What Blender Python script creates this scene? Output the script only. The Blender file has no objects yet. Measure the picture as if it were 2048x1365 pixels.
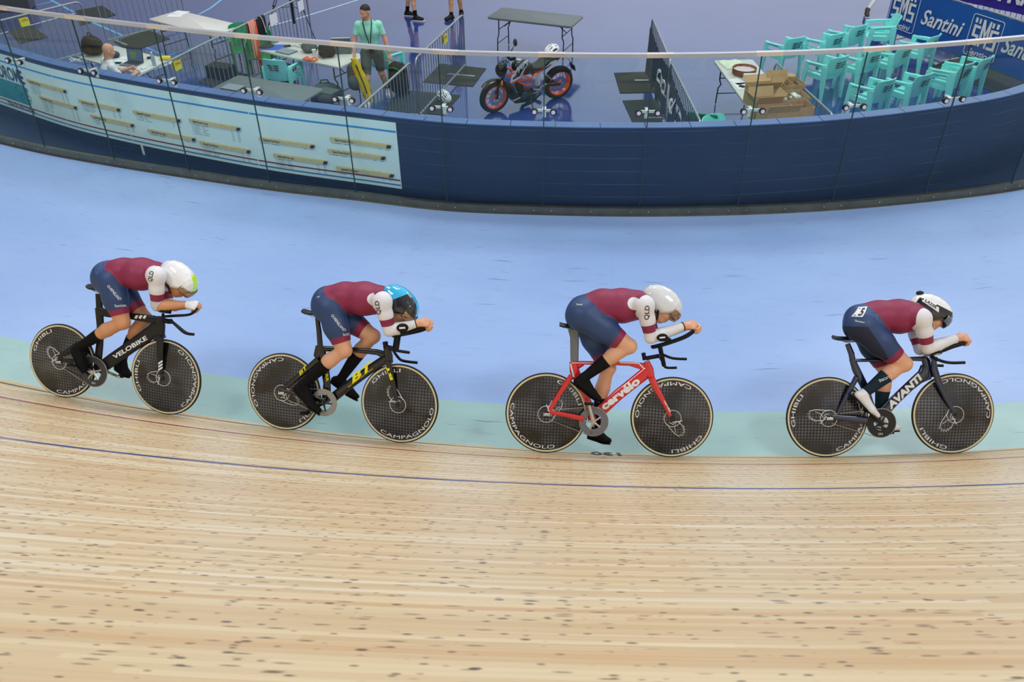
import bpy, math, random
import numpy as np
from mathutils import Vector, Matrix
from mathutils.bvhtree import BVHTree
random.seed(7); np.random.seed(7)
PI = math.pi
SC = bpy.context.scene
COL = SC.collection
# ------------------------------------------------------------------ camera
TH, RO, FPX, CH = 0.6374, -0.0111, 1712.12, 5.1224
_fw = Vector((0, math.cos(TH), -math.sin(TH)))
_r0 = Vector((1, 0, 0)); _u0 = Vector((0, math.sin(TH), math.cos(TH)))
CR = math.cos(RO) * _r0 + math.sin(RO) * _u0
CU = -math.sin(RO) * _r0 + math.cos(RO) * _u0
CP = Vector((0, 0, CH))
cd = bpy.data.cameras.new('camera'); cam = bpy.data.objects.new('camera', cd); COL.objects.link(cam)
cd.sensor_width = 36; cd.lens = FPX / 2048 * 36; cd.clip_start = .05; cd.clip_end = 300
cam.matrix_world = Matrix(((CR.x, CU.x, -_fw.x, CP.x), (CR.y, CU.y, -_fw.y, CP.y), (CR.z, CU.z, -_fw.z, CP.z), (0, 0, 0, 1)))
cd.dof.use_dof = True; cd.dof.focus_distance = 7.3; cd.dof.aperture_fstop = 4.5
SC.camera = cam
SC.view_settings.view_transform = 'Standard'; SC.view_settings.look = 'None'
SC.view_settings.exposure = 0.47; SC.view_settings.gamma = 1
SC.view_settings.use_curve_mapping = False
# ------------------------------------------------------------------ light: the pale hall roof, brighter over the far straight, and its lamp banks
W = bpy.data.worlds.new('hall'); SC.world = W; W.use_nodes = True
wn = W.node_tree.nodes; wl = W.node_tree.links; wn.clear()
wo = wn.new('ShaderNodeOutputWorld'); wb = wn.new('ShaderNodeBackground'); wt = wn.new('ShaderNodeTexCoord')
ws = wn.new('ShaderNodeSeparateXYZ'); wl.new(wt.outputs['Generated'], ws.inputs[0])
wr = wn.new('ShaderNodeValToRGB'); wl.new(ws.outputs['Z'], wr.inputs[0])
cr = wr.color_ramp; cr.elements[0].position = 0.0; cr.elements[0].color = (.25, .27, .31, 1); cr.elements[1].position = .95; cr.elements[1].color = (.62, .64, .68, 1)
e = cr.elements.new(.12); e.color = (.55, .56, .62, 1)
e = cr.elements.new(.30); e.color = (.80, .87, 1.0, 1)
e = cr.elements.new(.62); e.color = (.62, .64, .70, 1)
wy = wn.new('ShaderNodeMapRange'); wl.new(ws.outputs['Y'], wy.inputs[0])
wy.inputs[1].default_value = -.3; wy.inputs[2].default_value = .8; wy.inputs[3].default_value = .62; wy.inputs[4].default_value = .92
wm = wn.new('ShaderNodeMath'); wm.operation = 'MULTIPLY'; wl.new(wy.outputs[0], wm.inputs[0])
wx = wn.new('ShaderNodeMapRange'); wl.new(ws.outputs['X'], wx.inputs[0]); wx.inputs[1].default_value = -.5; wx.inputs[2].default_value = .12; wx.inputs[3].default_value = .22; wx.inputs[4].default_value = 1.0; wl.new(wx.outputs[0], wm.inputs[1])
wl.new(wr.outputs[0], wb.inputs[0]); wl.new(wm.outputs[0], wb.inputs[1]); wl.new(wb.outputs[0], wo.inputs[0])
def lamp(name, loc, target, sx, sy, watts, col=(1, .98, .95)):
    l = bpy.data.lights.new(name, 'AREA'); l.shape = 'RECTANGLE'; l.size = sx; l.size_y = sy; l.energy = watts; l.color = col
    o = bpy.data.objects.new(name, l); COL.objects.link(o); o.location = loc
    o.rotation_euler = (Vector(target) - Vector(loc)).to_track_quat('-Z', 'Y').to_euler()
    return o
lamp('roof_lamp_bank', (-9, 2, 14), (-1, 8, 0), 5, 2.2, 480)
lamp('roof_lamp_bank', (8, -1, 14), (2, 8, 0), 5, 2.2, 480)
lamp('roof_lamp_bank', (0, 15, 15), (0, 9, 0), 7, 2.2, 620)
lamp('roof_lamp_bank', (14, 22, 15), (4, 14, 0), 6, 2.2, 460)
lamp('roof_lamp_bank', (-14, 22, 15), (-4, 14, 0), 6, 2.2, 360)

lamp('added_fill_lamp', (6.5, -11.6, 5.8), (1, 6, .5), 1.6, 1.0, 330)  # two lamps added behind the camera for disc wheel highlights and frontal fill
lamp('added_fill_lamp', (-9, -10, 8.5), (-1, 6, .5), 1.6, 1.0, 330)

def ray(px, py):
    return (_fw + CR * ((px - 1024) / FPX) - CU * ((py - 682.5) / FPX))
def at(px, py, z):
    d = ray(px, py); t = (z - CP.z) / d.z
    return CP + d * t
# ------------------------------------------------------------------ materials
def lin(c): return tuple(((v / 255) / 12.92 if v / 255 <= .04045 else ((v / 255 + .055) / 1.055) ** 2.4) for v in c)
_mats = {}
def M(name, col, rough=.5, metal=0.0, spec=.5, coat=0.0, noise=0.0, nscale=20.0, bump=0.0, emit=None, trans=0.0, alpha=1.0, ior=1.45):
    if name in _mats: return _mats[name]
    m = bpy.data.materials.new(name); m.use_nodes = True; n = m.node_tree.nodes; l = m.node_tree.links
    b = n['Principled BSDF']; c = lin(col)
    b.inputs['Base Color'].default_value = (*c, 1); b.inputs['Roughness'].default_value = rough; b.inputs['Metallic'].default_value = metal
    b.inputs['Specular IOR Level'].default_value = spec; b.inputs['Coat Weight'].default_value = coat; b.inputs['Coat Roughness'].default_value = .06
    b.inputs['Transmission Weight'].default_value = trans; b.inputs['Alpha'].default_value = alpha; b.inputs['IOR'].default_value = ior
    if emit: b.inputs['Emission Color'].default_value = (*lin(emit[0]), 1); b.inputs['Emission Strength'].default_value = emit[1]
    if noise or bump:
        tc = n.new('ShaderNodeTexCoord'); nz = n.new('ShaderNodeTexNoise'); nz.inputs['Scale'].default_value = nscale; nz.inputs['Detail'].default_value = 3
        l.new(tc.outputs['Object'], nz.inputs['Vector'])
        if noise:
            mr = n.new('ShaderNodeMapRange'); mr.inputs[1].default_value = .3; mr.inputs[2].default_value = .7; mr.inputs[3].default_value = 1 - noise; mr.inputs[4].default_value = 1 + noise
            l.new(nz.outputs[0], mr.inputs[0]); vm = n.new('ShaderNodeVectorMath'); vm.operation = 'SCALE'; vm.inputs[0].default_value = c
            l.new(mr.outputs[0], vm.inputs['Scale']); l.new(vm.outputs[0], b.inputs['Base Color'])
        if bump:
            bp = n.new('ShaderNodeBump'); bp.inputs['Strength'].default_value = bump; bp.inputs['Distance'].default_value = .01
            l.new(nz.outputs[0], bp.inputs['Height']); l.new(bp.outputs[0], b.inputs['Normal'])
    _mats[name] = m; return m
# ------------------------------------------------------------------ mesh builder
class MB:
    def __init__(s): s.v = []; s.f = []; s.m = []; s.k = 0
    def add(s, vs, fs, k=None):
        o = len(s.v); s.v += [tuple(v) for v in vs]; s.f += [tuple(i + o for i in f) for f in fs]; s.m += [s.k if k is None else k] * len(fs); return s
    def box(s, lo, hi, k=None, mat=None):
        x0, y0, z0 = lo; x1, y1, z1 = hi
        vs = [Vector(p) for p in ((x0, y0, z0), (x1, y0, z0), (x1, y1, z0), (x0, y1, z0), (x0, y0, z1), (x1, y0, z1), (x1, y1, z1), (x0, y1, z1))]
        if mat: vs = [mat @ v for v in vs]
        return s.add(vs, [(0, 3, 2, 1), (4, 5, 6, 7), (0, 1, 5, 4), (1, 2, 6, 5), (2, 3, 7, 6), (3, 0, 4, 7)], k)
    def rings(s, rs, closed=False, caps=True, k=None):
        n = len(rs[0]); vs = [p for r in rs for p in r]; fs = []
        R = len(rs); rr = R if closed else R - 1
        for i in range(rr):
            a = i * n; b = ((i + 1) % R) * n
            for j in range(n): fs.append((a + j, a + (j + 1) % n, b + (j + 1) % n, b + j))
        if caps and not closed:
            fs.append(tuple(range(n))[::-1]); fs.append(tuple((R - 1) * n + j for j in range(n)))
        return s.add(vs, fs, k)
    def tube(s, pts, r, n=10, closed=False, k=None, flat=None):
        pts = [Vector(p) for p in pts]; rs = []
        N = len(pts); rad = r if isinstance(r, (list, tuple)) else [r] * N
        up = None
        for i, p in enumerate(pts):
            if closed: t = pts[(i + 1) % N] - pts[i - 1]
            else: t = pts[min(i + 1, N - 1)] - pts[max(i - 1, 0)]
            t.normalize()
            if up is None:
                up = Vector((0, 0, 1)) if abs(t.z) < .9 else Vector((0, 1, 0))
            a = t.cross(up)
            if a.length < 1e-4: a = t.orthogonal()
            a.normalize(); b = a.cross(t).normalized(); up = b
            ra = rad[i]; rb = ra * (flat or 1)
            rs.append([p + a * (math.cos(2 * PI * j / n) * ra) + b * (math.sin(2 * PI * j / n) * rb) for j in range(n)])
        return s.rings(rs, closed, True, k)
    def cyl(s, p0, p1, r0, r1=None, n=16, k=None): return s.tube([p0, p1], [r0, r1 if r1 is not None else r0], n, False, k)
    def ell(s, c, r, n=16, m=10, mat=None, k=None, zmin=-1):
        rs = []
        for i in range(m + 1):
            a = -PI / 2 + PI * i / m
            if math.sin(a) < zmin: continue
            rs.append([Vector((c[0] + r[0] * math.cos(a) * math.cos(2 * PI * j / n), c[1] + r[1] * math.cos(a) * math.sin(2 * PI * j / n), c[2] + r[2] * math.sin(a))) for j in range(n)])
        if mat: rs = [[mat @ p for p in q] for q in rs]
        return s.rings(rs, False, True, k)
    def prism(s, poly, fn, k=None, both=True):
        n = len(poly); a = [fn(p[0], p[1], 0) for p in poly]; b = [fn(p[0], p[1], 1) for p in poly]
        fs = [(i, (i + 1) % n, n + (i + 1) % n, n + i) for i in range(n)] + [tuple(range(n))[::-1], tuple(n + i for i in range(n))]
        return s.add(a + b, fs, k)
    def lathe(s, prof, fn, n=48, k=None, closed=False):
        rs = [[fn(r * math.cos(2 * PI * j / n), r * math.sin(2 * PI * j / n), z) for j in range(n)] for r, z in prof]
        return s.rings(rs, closed, False, k)
    def build(s, name, mats, parent=None, smooth=True, angle=40, bevel=0.0, recalc=True):
        me = bpy.data.meshes.new(name); me.from_pydata([tuple(v) for v in s.v], [], s.f)
        mats = mats if isinstance(mats, (list, tuple)) else [mats]
        for m in mats: me.materials.append(m)
        if len(mats) > 1: me.polygons.foreach_set('material_index', s.m)
        me.update()
        if recalc:
            import bmesh
            bm = bmesh.new(); bm.from_mesh(me); bmesh.ops.recalc_face_normals(bm, faces=bm.faces); bm.to_mesh(me); bm.free()
        if smooth: me.shade_smooth() if hasattr(me, 'shade_smooth') else None; me.set_sharp_from_angle(angle=math.radians(angle))
        o = bpy.data.objects.new(name, me); COL.objects.link(o)
        if parent: o.parent = parent
        if bevel:
            md = o.modifiers.new('bevel', 'BEVEL'); md.width = bevel; md.segments = 2; md.limit_method = 'ANGLE'
        return o
def tag(o, label=None, cat=None, group=None, kind=None):
    if label: o['label'] = label
    if cat: o['category'] = cat
    if group: o['group'] = group
    if kind: o['kind'] = kind
    return o
def empty(name, loc=(0, 0, 0), rz=0, mat=None):
    o = bpy.data.objects.new(name, None); COL.objects.link(o); o.empty_display_size = .1
    if mat is not None: o.matrix_world = mat
    else: o.location = loc; o.rotation_euler = (0, 0, rz)
    return o
def copy_tree(o, parent=None):
    c = o.copy(); COL.objects.link(c); c.parent = parent
    for ch in [x for x in bpy.data.objects if x.parent == o]: copy_tree(ch, c)
    return c
# ------------------------------------------------------------------ lettering
_txt = {}
def text2d(s, shear=0.0, bold=0.0, space=1.0):
    """flat outline of a word: points (unit cap height, left edge 0) and faces"""
    key = (s, shear, bold, space)
    if key in _txt: return _txt[key]
    cu = bpy.data.curves.new('t', 'FONT'); cu.body = s; cu.size = 1; cu.shear = shear; cu.offset = bold; cu.resolution_u = 3; cu.space_character = space
    ob = bpy.data.objects.new('t', cu); COL.objects.link(ob)
    dg = bpy.context.evaluated_depsgraph_get(); me = bpy.data.meshes.new_from_object(ob.evaluated_get(dg))
    v = np.array([(p.co.x, p.co.y) for p in me.vertices]); f = [tuple(p.vertices) for p in me.polygons]
    bpy.data.objects.remove(ob); bpy.data.curves.remove(cu); bpy.data.meshes.remove(me)
    x0 = v[:, 0].min(); v[:, 0] -= x0; v /= .70
    _txt[key] = (v, f, float(v[:, 0].max())); return _txt[key]
def letter(mb, s, fn, h=1.0, width=None, shear=0, bold=0, k=None, center=False):
    """adds word s; fn(x,y) maps metres on the flat to a 3d point"""
    v, f, w = text2d(s, shear, bold); sx = h if width is None else width / w
    off = -w * sx / 2 if center else 0
    mb.add([fn(a * sx + off, b * h) for a, b in v], f, k)
    return w * sx
# ------------------------------------------------------------------ the track
TC = (2.5114, 27.3615)
def rin(a): return 22.1256 + .3808 * a * a - 1.4929 * a ** 3
def bank(a): return .6985 + .1876 * a
def trackp(a, s, h=0.0):
    b = bank(a); r = rin(a) + s * math.cos(b) - h * math.sin(b) if s > 0 else rin(a) + s
    z = (s * math.sin(b) if s > 0 else 0) + h * (math.cos(b) if s > 0 else 1)
    return Vector((TC[0] + r * math.sin(a), TC[1] - r * math.cos(a), z))
def strip(name, svals, mat, a0=-.95, a1=.75, n=170, h=0.0, kind='structure'):
    vs = []; uv = []; fs = []
    for i in range(n + 1):
        a = a0 + (a1 - a0) * i / n
        for s in svals: vs.append(trackp(a, s, h)); uv.append((a * 22.0, s))
    m = len(svals)
    for i in range(n):
        for j in range(m - 1): fs.append((i * m + j, (i + 1) * m + j, (i + 1) * m + j + 1, i * m + j + 1))
    me = bpy.data.meshes.new(name); me.from_pydata([tuple(v) for v in vs], [], fs); me.materials.append(mat)
    l = me.uv_layers.new(name='UVMap')
    for p in me.polygons:
        for li in p.loop_indices: l.data[li].uv = uv[me.loops[li].vertex_index]
    me.shade_smooth()
    o = bpy.data.objects.new(name, me); COL.objects.link(o); tag(o, kind=kind); return o
class NT:
    """small shader-graph helper"""
    def __init__(s, name):
        s.m = bpy.data.materials.new(name); s.m.use_nodes = True; s.n = s.m.node_tree.nodes; s.l = s.m.node_tree.links; s.b = s.n['Principled BSDF']
    def node(s, t, **kw):
        n = s.n.new(t)
        for k, v in kw.items(): setattr(n, k, v)
        return n
    def put(s, sock, v):
        if hasattr(v, 'is_output') or isinstance(v, bpy.types.NodeSocket): s.l.new(v, sock)
        elif v is not None: sock.default_value = v
    def math(s, op, a, b=None, c=None):
        n = s.node('ShaderNodeMath', operation=op)
        for i, v in enumerate((a, b, c)):
            if v is not None: s.put(n.inputs[i], v)
        return n.outputs[0]
    def xyz(s, x, y, z=0.0):
        n = s.node('ShaderNodeCombineXYZ'); s.put(n.inputs[0], x); s.put(n.inputs[1], y); s.put(n.inputs[2], z); return n.outputs[0]
    def noise(s, vec, scale, detail=2, rough=.5):
        n = s.node('ShaderNodeTexNoise'); s.put(n.inputs['Vector'], vec); n.inputs['Scale'].default_value = scale; n.inputs['Detail'].default_value = detail; n.inputs['Roughness'].default_value = rough; return n.outputs[0]
    def white(s, vec):
        n = s.node('ShaderNodeTexWhiteNoise'); n.noise_dimensions = '3D'; s.put(n.inputs['Vector'], vec); return n.outputs['Value']
    def mix(s, f, a, b, mode='MIX'):
        n = s.node('ShaderNodeMix', data_type='RGBA', blend_type=mode); s.put(n.inputs[0], f)
        for i, v in ((6, a), (7, b)):
            s.put(n.inputs[i], (*v, 1) if isinstance(v, tuple) and len(v) == 3 else v)
        return n.outputs[2]
    def rng(s, v, a, b, c=0.0, d=1.0):
        n = s.node('ShaderNodeMapRange'); s.put(n.inputs[0], v); n.inputs[1].default_value = a; n.inputs[2].default_value = b; n.inputs[3].default_value = c; n.inputs[4].default_value = d; return n.outputs[0]
    def band(s, v, c, hw, soft=.004):
        d = s.math('ABSOLUTE', s.math('SUBTRACT', v, c)); return s.rng(d, hw + soft, hw)
    def uv(s):
        t = s.node('ShaderNodeUVMap'); x = s.node('ShaderNodeSeparateXYZ'); s.l.new(t.outputs[0], x.inputs[0]); return x.outputs[0], x.outputs[1]
def wood():
    t = NT('track_boards'); u, v = t.uv()
    W_ = .034
    vi = t.math('FLOOR', t.math('DIVIDE', v, W_)); vf = t.math('FRACT', t.math('DIVIDE', v, W_))
    sh = t.math('MULTIPLY', t.white(t.xyz(vi, 3.1)), 9.0)
    ui = t.math('FLOOR', t.math('DIVIDE', t.math('ADD', u, sh), 3.1))
    rnd = t.white(t.xyz(vi, ui)); rnd2 = t.white(t.xyz(vi, ui, 5.0))
    c = t.mix(rnd, lin((208, 180, 136)), lin((226, 206, 166)))
    c = t.mix(t.math('MULTIPLY', t.math('GREATER_THAN', rnd2, .84), .65), c, lin((240, 230, 202)))
    c = t.mix(t.math('MULTIPLY', t.math('LESS_THAN', rnd2, .16), .42), c, lin((208, 164, 116)))
    gr = t.noise(t.xyz(t.math('MULTIPLY', u, .8), t.math('MULTIPLY', v, 150.0)), 1.0, 4, .6)
    c = t.mix(t.rng(gr, .45, .75, 0, .34), c, lin((172, 142, 104)))
    big = t.noise(t.xyz(t.math('MULTIPLY', u, .25), t.math('MULTIPLY', v, 1.6)), 1.0, 3)
    c = t.mix(t.rng(big, .35, .7, 0, .35), c, lin((212, 188, 148)))
    # pale streaks along the grain
    st = t.noise(t.xyz(t.math('MULTIPLY', u, .9), t.math('MULTIPLY', v, 60.0), 7.0), 1.0, 2)
    c = t.mix(t.rng(st, .62, .72, 0, .42), c, lin((243, 233, 212)))
    # seams
    seam = t.rng(t.math('ABSOLUTE', t.math('SUBTRACT', vf, .5)), .465, .5, 0, .3)
    c = t.mix(seam, c, lin((142, 112, 82)))
    # knots and nail marks
    for (su, sv, thr, lo, hi, z) in ((13.0, 24.0, .74, .12, .20, 0.0), (8.0, 17.0, .74, .08, .13, 4.0), (24.0, 50.0, .76, .15, .27, 9.0), (12.0, 70.0, .78, .18, .30, 2.0)):
        vo = t.node('ShaderNodeTexVoronoi'); vo.inputs['Scale'].default_value = 1.0; vo.inputs['Randomness'].default_value = 1
        t.put(vo.inputs['Vector'], t.xyz(t.math('MULTIPLY', u, su), t.math('MULTIPLY', v, sv), z))
        wv = t.node('ShaderNodeSeparateColor'); t.l.new(vo.outputs['Color'], wv.inputs[0])
        k = t.math('MULTIPLY', t.rng(vo.outputs['Distance'], hi, lo), t.math('GREATER_THAN', wv.outputs[0], thr))
        kc = t.mix(wv.outputs[1], lin((58, 52, 58)), lin((98, 72, 58)))
        c = t.mix(t.math('MULTIPLY', k, .95), c, kc)
    wear = t.noise(t.xyz(t.math('MULTIPLY', u, 2.0), t.math('MULTIPLY', v, 40.0)), 1.0, 3)
    wr_ = t.rng(wear, .3, .55, .55, 1)
    low = t.rng(v, 1.2, .1, 0, .28)
    c = t.mix(low, c, lin((198, 156, 104)))
    for cc, hw, col in ((.185, .028, (52, 56, 66)), (.83, .027, (146, 40, 56)), (2.38, .027, (56, 68, 128))):
        c = t.mix(t.math('MULTIPLY', t.band(v, cc, hw), wr_), c, lin(col))
    t.put(t.b.inputs['Base Color'], c); t.b.inputs['Roughness'].default_value = .38; t.b.inputs['Specular IOR Level'].default_value = .35
    bp = t.node('ShaderNodeBump'); bp.inputs['Strength'].default_value = .12; bp.inputs['Distance'].default_value = .003; t.put(bp.inputs['Height'], gr); t.l.new(bp.outputs[0], t.b.inputs['Normal'])
    return t.m
def apron(name, col, col2, rough=.33):
    t = NT(name); u, v = t.uv()
    n1 = t.noise(t.xyz(t.math('MULTIPLY', u, .35), t.math('MULTIPLY', v, .7)), 1.0, 3)
    c = t.mix(t.rng(n1, .35, .68), lin(col), lin(col2))
    # scuffs along the riding direction
    for su, sv, thr, z, al in ((1.1, 9.0, .93, 1.0, .55), (2.6, 22.0, .95, 5.0, .75)):
        vo = t.node('ShaderNodeTexVoronoi'); vo.inputs['Scale'].default_value = 1.0
        t.put(vo.inputs['Vector'], t.xyz(t.math('MULTIPLY', u, su), t.math('MULTIPLY', t.math('ADD', v, t.math('MULTIPLY', t.noise(t.xyz(u, v), 2.0), .12)), sv * 2.2), z))
        wv = t.node('ShaderNodeSeparateColor'); t.l.new(vo.outputs['Color'], wv.inputs[0])
        k = t.math('MULTIPLY', t.rng(vo.outputs['Distance'], .2, .1), t.math('GREATER_THAN', wv.outputs[0], thr))
        c = t.mix(t.math('MULTIPLY', k, al), c, lin((88, 98, 118)))
    sm = t.noise(t.xyz(t.math('MULTIPLY', u, 4.0), t.math('MULTIPLY', v, 14.0)), 1.0, 4)
    c = t.mix(t.rng(sm, .55, .8, 0, .25), c, lin((120, 140, 175)))
    # sheet joints running across
    ju = t.math('FRACT', t.math('DIVIDE', t.math('ADD', u, 60.0), 2.44)); c = t.mix(t.rng(t.math('ABSOLUTE', t.math('SUBTRACT', ju, .5)), .4985, .5, 0, .35), c, lin((110, 130, 170)))
    t.put(t.b.inputs['Base Color'], c); t.b.inputs['Roughness'].default_value = rough; t.b.inputs['Specular IOR Level'].default_value = .4
    bp = t.node('ShaderNodeBump'); bp.inputs['Strength'].default_value = .05; bp.inputs['Distance'].default_value = .02; t.put(bp.inputs['Height'], n1); t.l.new(bp.outputs[0], t.b.inputs['Normal'])
    return t.m
GB = .567
trk = strip('track_banking', [0, .02, .5, 1, 2, 3, 4, 5, 6, 7.1], wood())
trk['label'] = 'banked pine board track with black, red and blue lines'
gapr = strip('apron_band', [-GB, -.3, 0], apron('band_paint', (146, 184, 184), (158, 194, 192)))
gapr['label'] = 'pale green painted band at the foot of the banking'
# blue safety apron from the green band to the wall behind the glass
FC = (2.2883, 27.2914)
def rf(a): return 17.7624 - .8172 * a * a - 3.5631 * a ** 3
fpx = [(94, 306), (233, 331), (382.5, 354.6), (542, 378), (713.6, 398), (895, 419), (1085, 427), (1278, 430), (1472, 427), (1660.6, 418), (1845.6, 401.5), (2018, 380)]
FV = [at(x, y, 0) for x, y in fpx]
def polar(p): return math.atan2(p.x - FC[0], FC[1] - p.y)
def fpt(a, dr=0.0, z=0.0):
    r = rf(a) + dr; return Vector((FC[0] + r * math.sin(a), FC[1] - r * math.cos(a), z))
for k in range(5):
    a = polar(FV[0]); FV.insert(0, fpt(a - 1.23 / rf(a)))
for k in range(4):
    a = polar(FV[-1]); FV.append(fpt(a + 1.22 / rf(a)))
# smooth curve through the fence vertices, parametrised by panel index
def fcurve(t, off=0.0, z=0.0):
    """point on the wall line: t in panel units, off = metres towards the infield"""
    n = len(FV) - 1; t = max(0.0, min(n - 1e-6, t)); i = int(t); f = t - i
    p0 = FV[max(i - 1, 0)]; p1 = FV[i]; p2 = FV[i + 1]; p3 = FV[min(i + 2, n)]
    p = .5 * ((2 * p1) + (p2 - p0) * f + (2 * p0 - 5 * p1 + 4 * p2 - p3) * f * f + (3 * p1 - p0 - 3 * p2 + p3) * f ** 3)
    d = .5 * ((p2 - p0) + 2 * (2 * p0 - 5 * p1 + 4 * p2 - p3) * f + 3 * (3 * p1 - p0 - 3 * p2 + p3) * f * f); d.normalize()
    nrm = Vector((-d.y, d.x, 0))
    if off >= .08 and WEX: off += float(np.interp(t, WEX[0], WEX[1]))
    q = p + nrm * off; q.z = z; return q
NP = len(FV) - 1
WEX = None
def _wall_setback():
    """the wall bends more than the glass: how far it stands back from it, measured along its top"""
    pts = [(0, 107, 1.045), (70, 127, 1.045), (152, 148, 1.045), (293, 176, 1.045), (400, 194, 1.045), (500, 208, 1.045), (640, 228, 1.045), (787, 244, 1.045), (1087, 254, 1.11), (1290, 257, 1.11), (1499, 250.6, 1.11), (1703, 238, 1.11), (1862, 218, 1.11), (2047, 184, 1.11)]
    ts, vs = [], []
    for px, py, z in pts:
        q = at(px, py, z); best = None
        for k in range(NP * 40):
            p = fcurve(k / 40); d2 = (p.x - q.x) ** 2 + (p.y - q.y) ** 2
            if best is None or d2 < best[0]: best = (d2, k / 40)
        ts.append(best[1]); vs.append(math.sqrt(best[0]) - .118)
    ts = np.array(ts); co = np.polyfit(ts, np.array(vs), 4); g = np.linspace(ts[0], ts[-1], 60); v = np.polyval(co, g); print('setback', np.round(ts, 2), np.round(vs, 3), np.round(v[::6], 3))
    g2 = np.concatenate([[0], g, [NP]]); s0 = (v[1] - v[0]) / (g[1] - g[0]); s1 = (v[-1] - v[-2]) / (g[-1] - g[-2]); v2 = np.concatenate([[v[0] - s0 * g[0]], v, [v[-1] + s1 * (NP - g[-1])]]); return g2, v2
WEX = _wall_setback()
def ghx(t): return .0012 * (t - 11.4) ** 2
def fseg(name, prof, mat, t0=0, t1=None, step=.1, kind='structure', smooth=True, parent=None, uvs=True):
    """sweep a profile [(off, z)...] (closed) along the wall line"""
    t1 = NP if t1 is None else t1; n = max(2, int((t1 - t0) / step)); mb = MB()
    mb.rings([[fcurve(t0 + (t1 - t0) * i / n, o, z + (ghx(t0 + (t1 - t0) * i / n) if z > 1.5 else 0)) for o, z in prof] for i in range(n + 1)])
    o = mb.build(name, mat, parent, angle=30)
    if kind: tag(o, kind=kind)
    return o
# apron sheet
def build_apron():
    vs = []; uv = []; fs = []; n = 170; m = 9
    import bisect
    A = [math.atan2(fcurve(i / 10).x - TC[0], TC[1] - fcurve(i / 10).y) for i in range(NP * 10 + 1)]
    R = [math.hypot(fcurve(i / 10).x - TC[0], TC[1] - fcurve(i / 10).y) for i in range(NP * 10 + 1)]
    for i in range(n + 1):
        a = -.95 + 1.7 * i / n; ri = float(np.interp(a, A, R)) - .35; ro = rin(a) - GB
        for j in range(m):
            r = ri + (ro - ri) * j / (m - 1); vs.append((TC[0] + r * math.sin(a), TC[1] - r * math.cos(a), 0)); uv.append((a * 20, r - rin(a)))
    for i in range(n):
        for j in range(m - 1): fs.append((i * m + j, (i + 1) * m + j, (i + 1) * m + j + 1, i * m + j + 1))
    me = bpy.data.meshes.new('safety_apron'); me.from_pydata(vs, [], fs); me.materials.append(apron('apron_paint', (142, 173, 224), (154, 184, 232)))
    l = me.uv_layers.new(name='UVMap')
    for p in me.polygons:
        for li in p.loop_indices: l.data[li].uv = uv[me.loops[li].vertex_index]
    me.shade_smooth(); o = bpy.data.objects.new('safety_apron', me); COL.objects.link(o); tag(o, 'light blue painted flat apron between glass and riders', kind='structure')
build_apron()
# distance mark painted on the boards beside the black line
def surf(px, py, h=0.0):
    d = ray(px, py); lo, hi = .5, 60.0
    def g(t):
        p = CP + d * t; a = math.atan2(p.x - TC[0], TC[1] - p.y); r = math.hypot(p.x - TC[0], p.y - TC[1]) - rin(a)
        return p.z - (math.tan(bank(a)) * r if r > 0 else 0) - h
    t = lo
    while t < hi and g(t) > 0: t += .02
    lo = t - .02; hi = t
    for _ in range(30):
        mid = (lo + hi) / 2
        if g(mid) > 0: lo = mid
        else: hi = mid
    return CP + d * lo
def track_as(p):
    a = math.atan2(p.x - TC[0], TC[1] - p.y); r = math.hypot(p.x - TC[0], p.y - TC[1]) - rin(a)
    return a, (r / math.cos(bank(a)) if r > 0 else r)
a0, s0 = track_as(surf(1239, 903)); s1 = track_as(surf(1239, 913.5))[1]; mb = MB()
letter(mb, '130', lambda x, y: trackp(a0 - x / 22.4, max(s0, .01) + y, .003), h=(s1 - max(s0, .01)) * .85, width=.25, bold=.03)
tag(mb.build('distance_mark', M('mark_black', (70, 66, 64), .6), trk, smooth=False))
# ------------------------------------------------------------------ infield floor
ZI = -.7092
def floor_mat():
    t = NT('infield_floor'); tc = t.node('ShaderNodeTexCoord')
    n1 = t.noise(tc.outputs['Object'], .35, 3); c = t.mix(t.rng(n1, .3, .7), lin((40, 64, 128)), lin((52, 72, 134)))
    t.put(t.b.inputs['Base Color'], c); t.b.inputs['Specular IOR Level'].default_value = .62
    n2 = t.noise(tc.outputs['Object'], 1.4, 4); t.put(t.b.inputs['Roughness'], t.rng(n2, .35, .7, .07, .16))
    t.b.inputs['Coat Weight'].default_value = .2; t.b.inputs['Coat Roughness'].default_value = .05; t.b.inputs['Coat IOR'].default_value = 1.6
    bp = t.node('ShaderNodeBump'); bp.inputs['Strength'].default_value = .03; bp.inputs['Distance'].default_value = .05; t.put(bp.inputs['Height'], n1); t.l.new(bp.outputs[0], t.b.inputs['Normal'])
    return t.m
mb = MB(); ring = [fcurve(i / 5, .3, ZI) for i in range(NP * 5 + 1)]
cx, cy = 2.3, 34.0
n = len(ring); vs = [tuple(p) for p in ring] + [(cx + (p.x - cx) * .4 + (30 * (p.x - cx) / 12), 60, ZI) for p in ring]
mb.add(vs, [(i, i + 1, n + i + 1, n + i) for i in range(n - 1)])
flr = mb.build('floor', floor_mat(), smooth=False); tag(flr, 'glossy violet blue infield floor', kind='structure')
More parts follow.
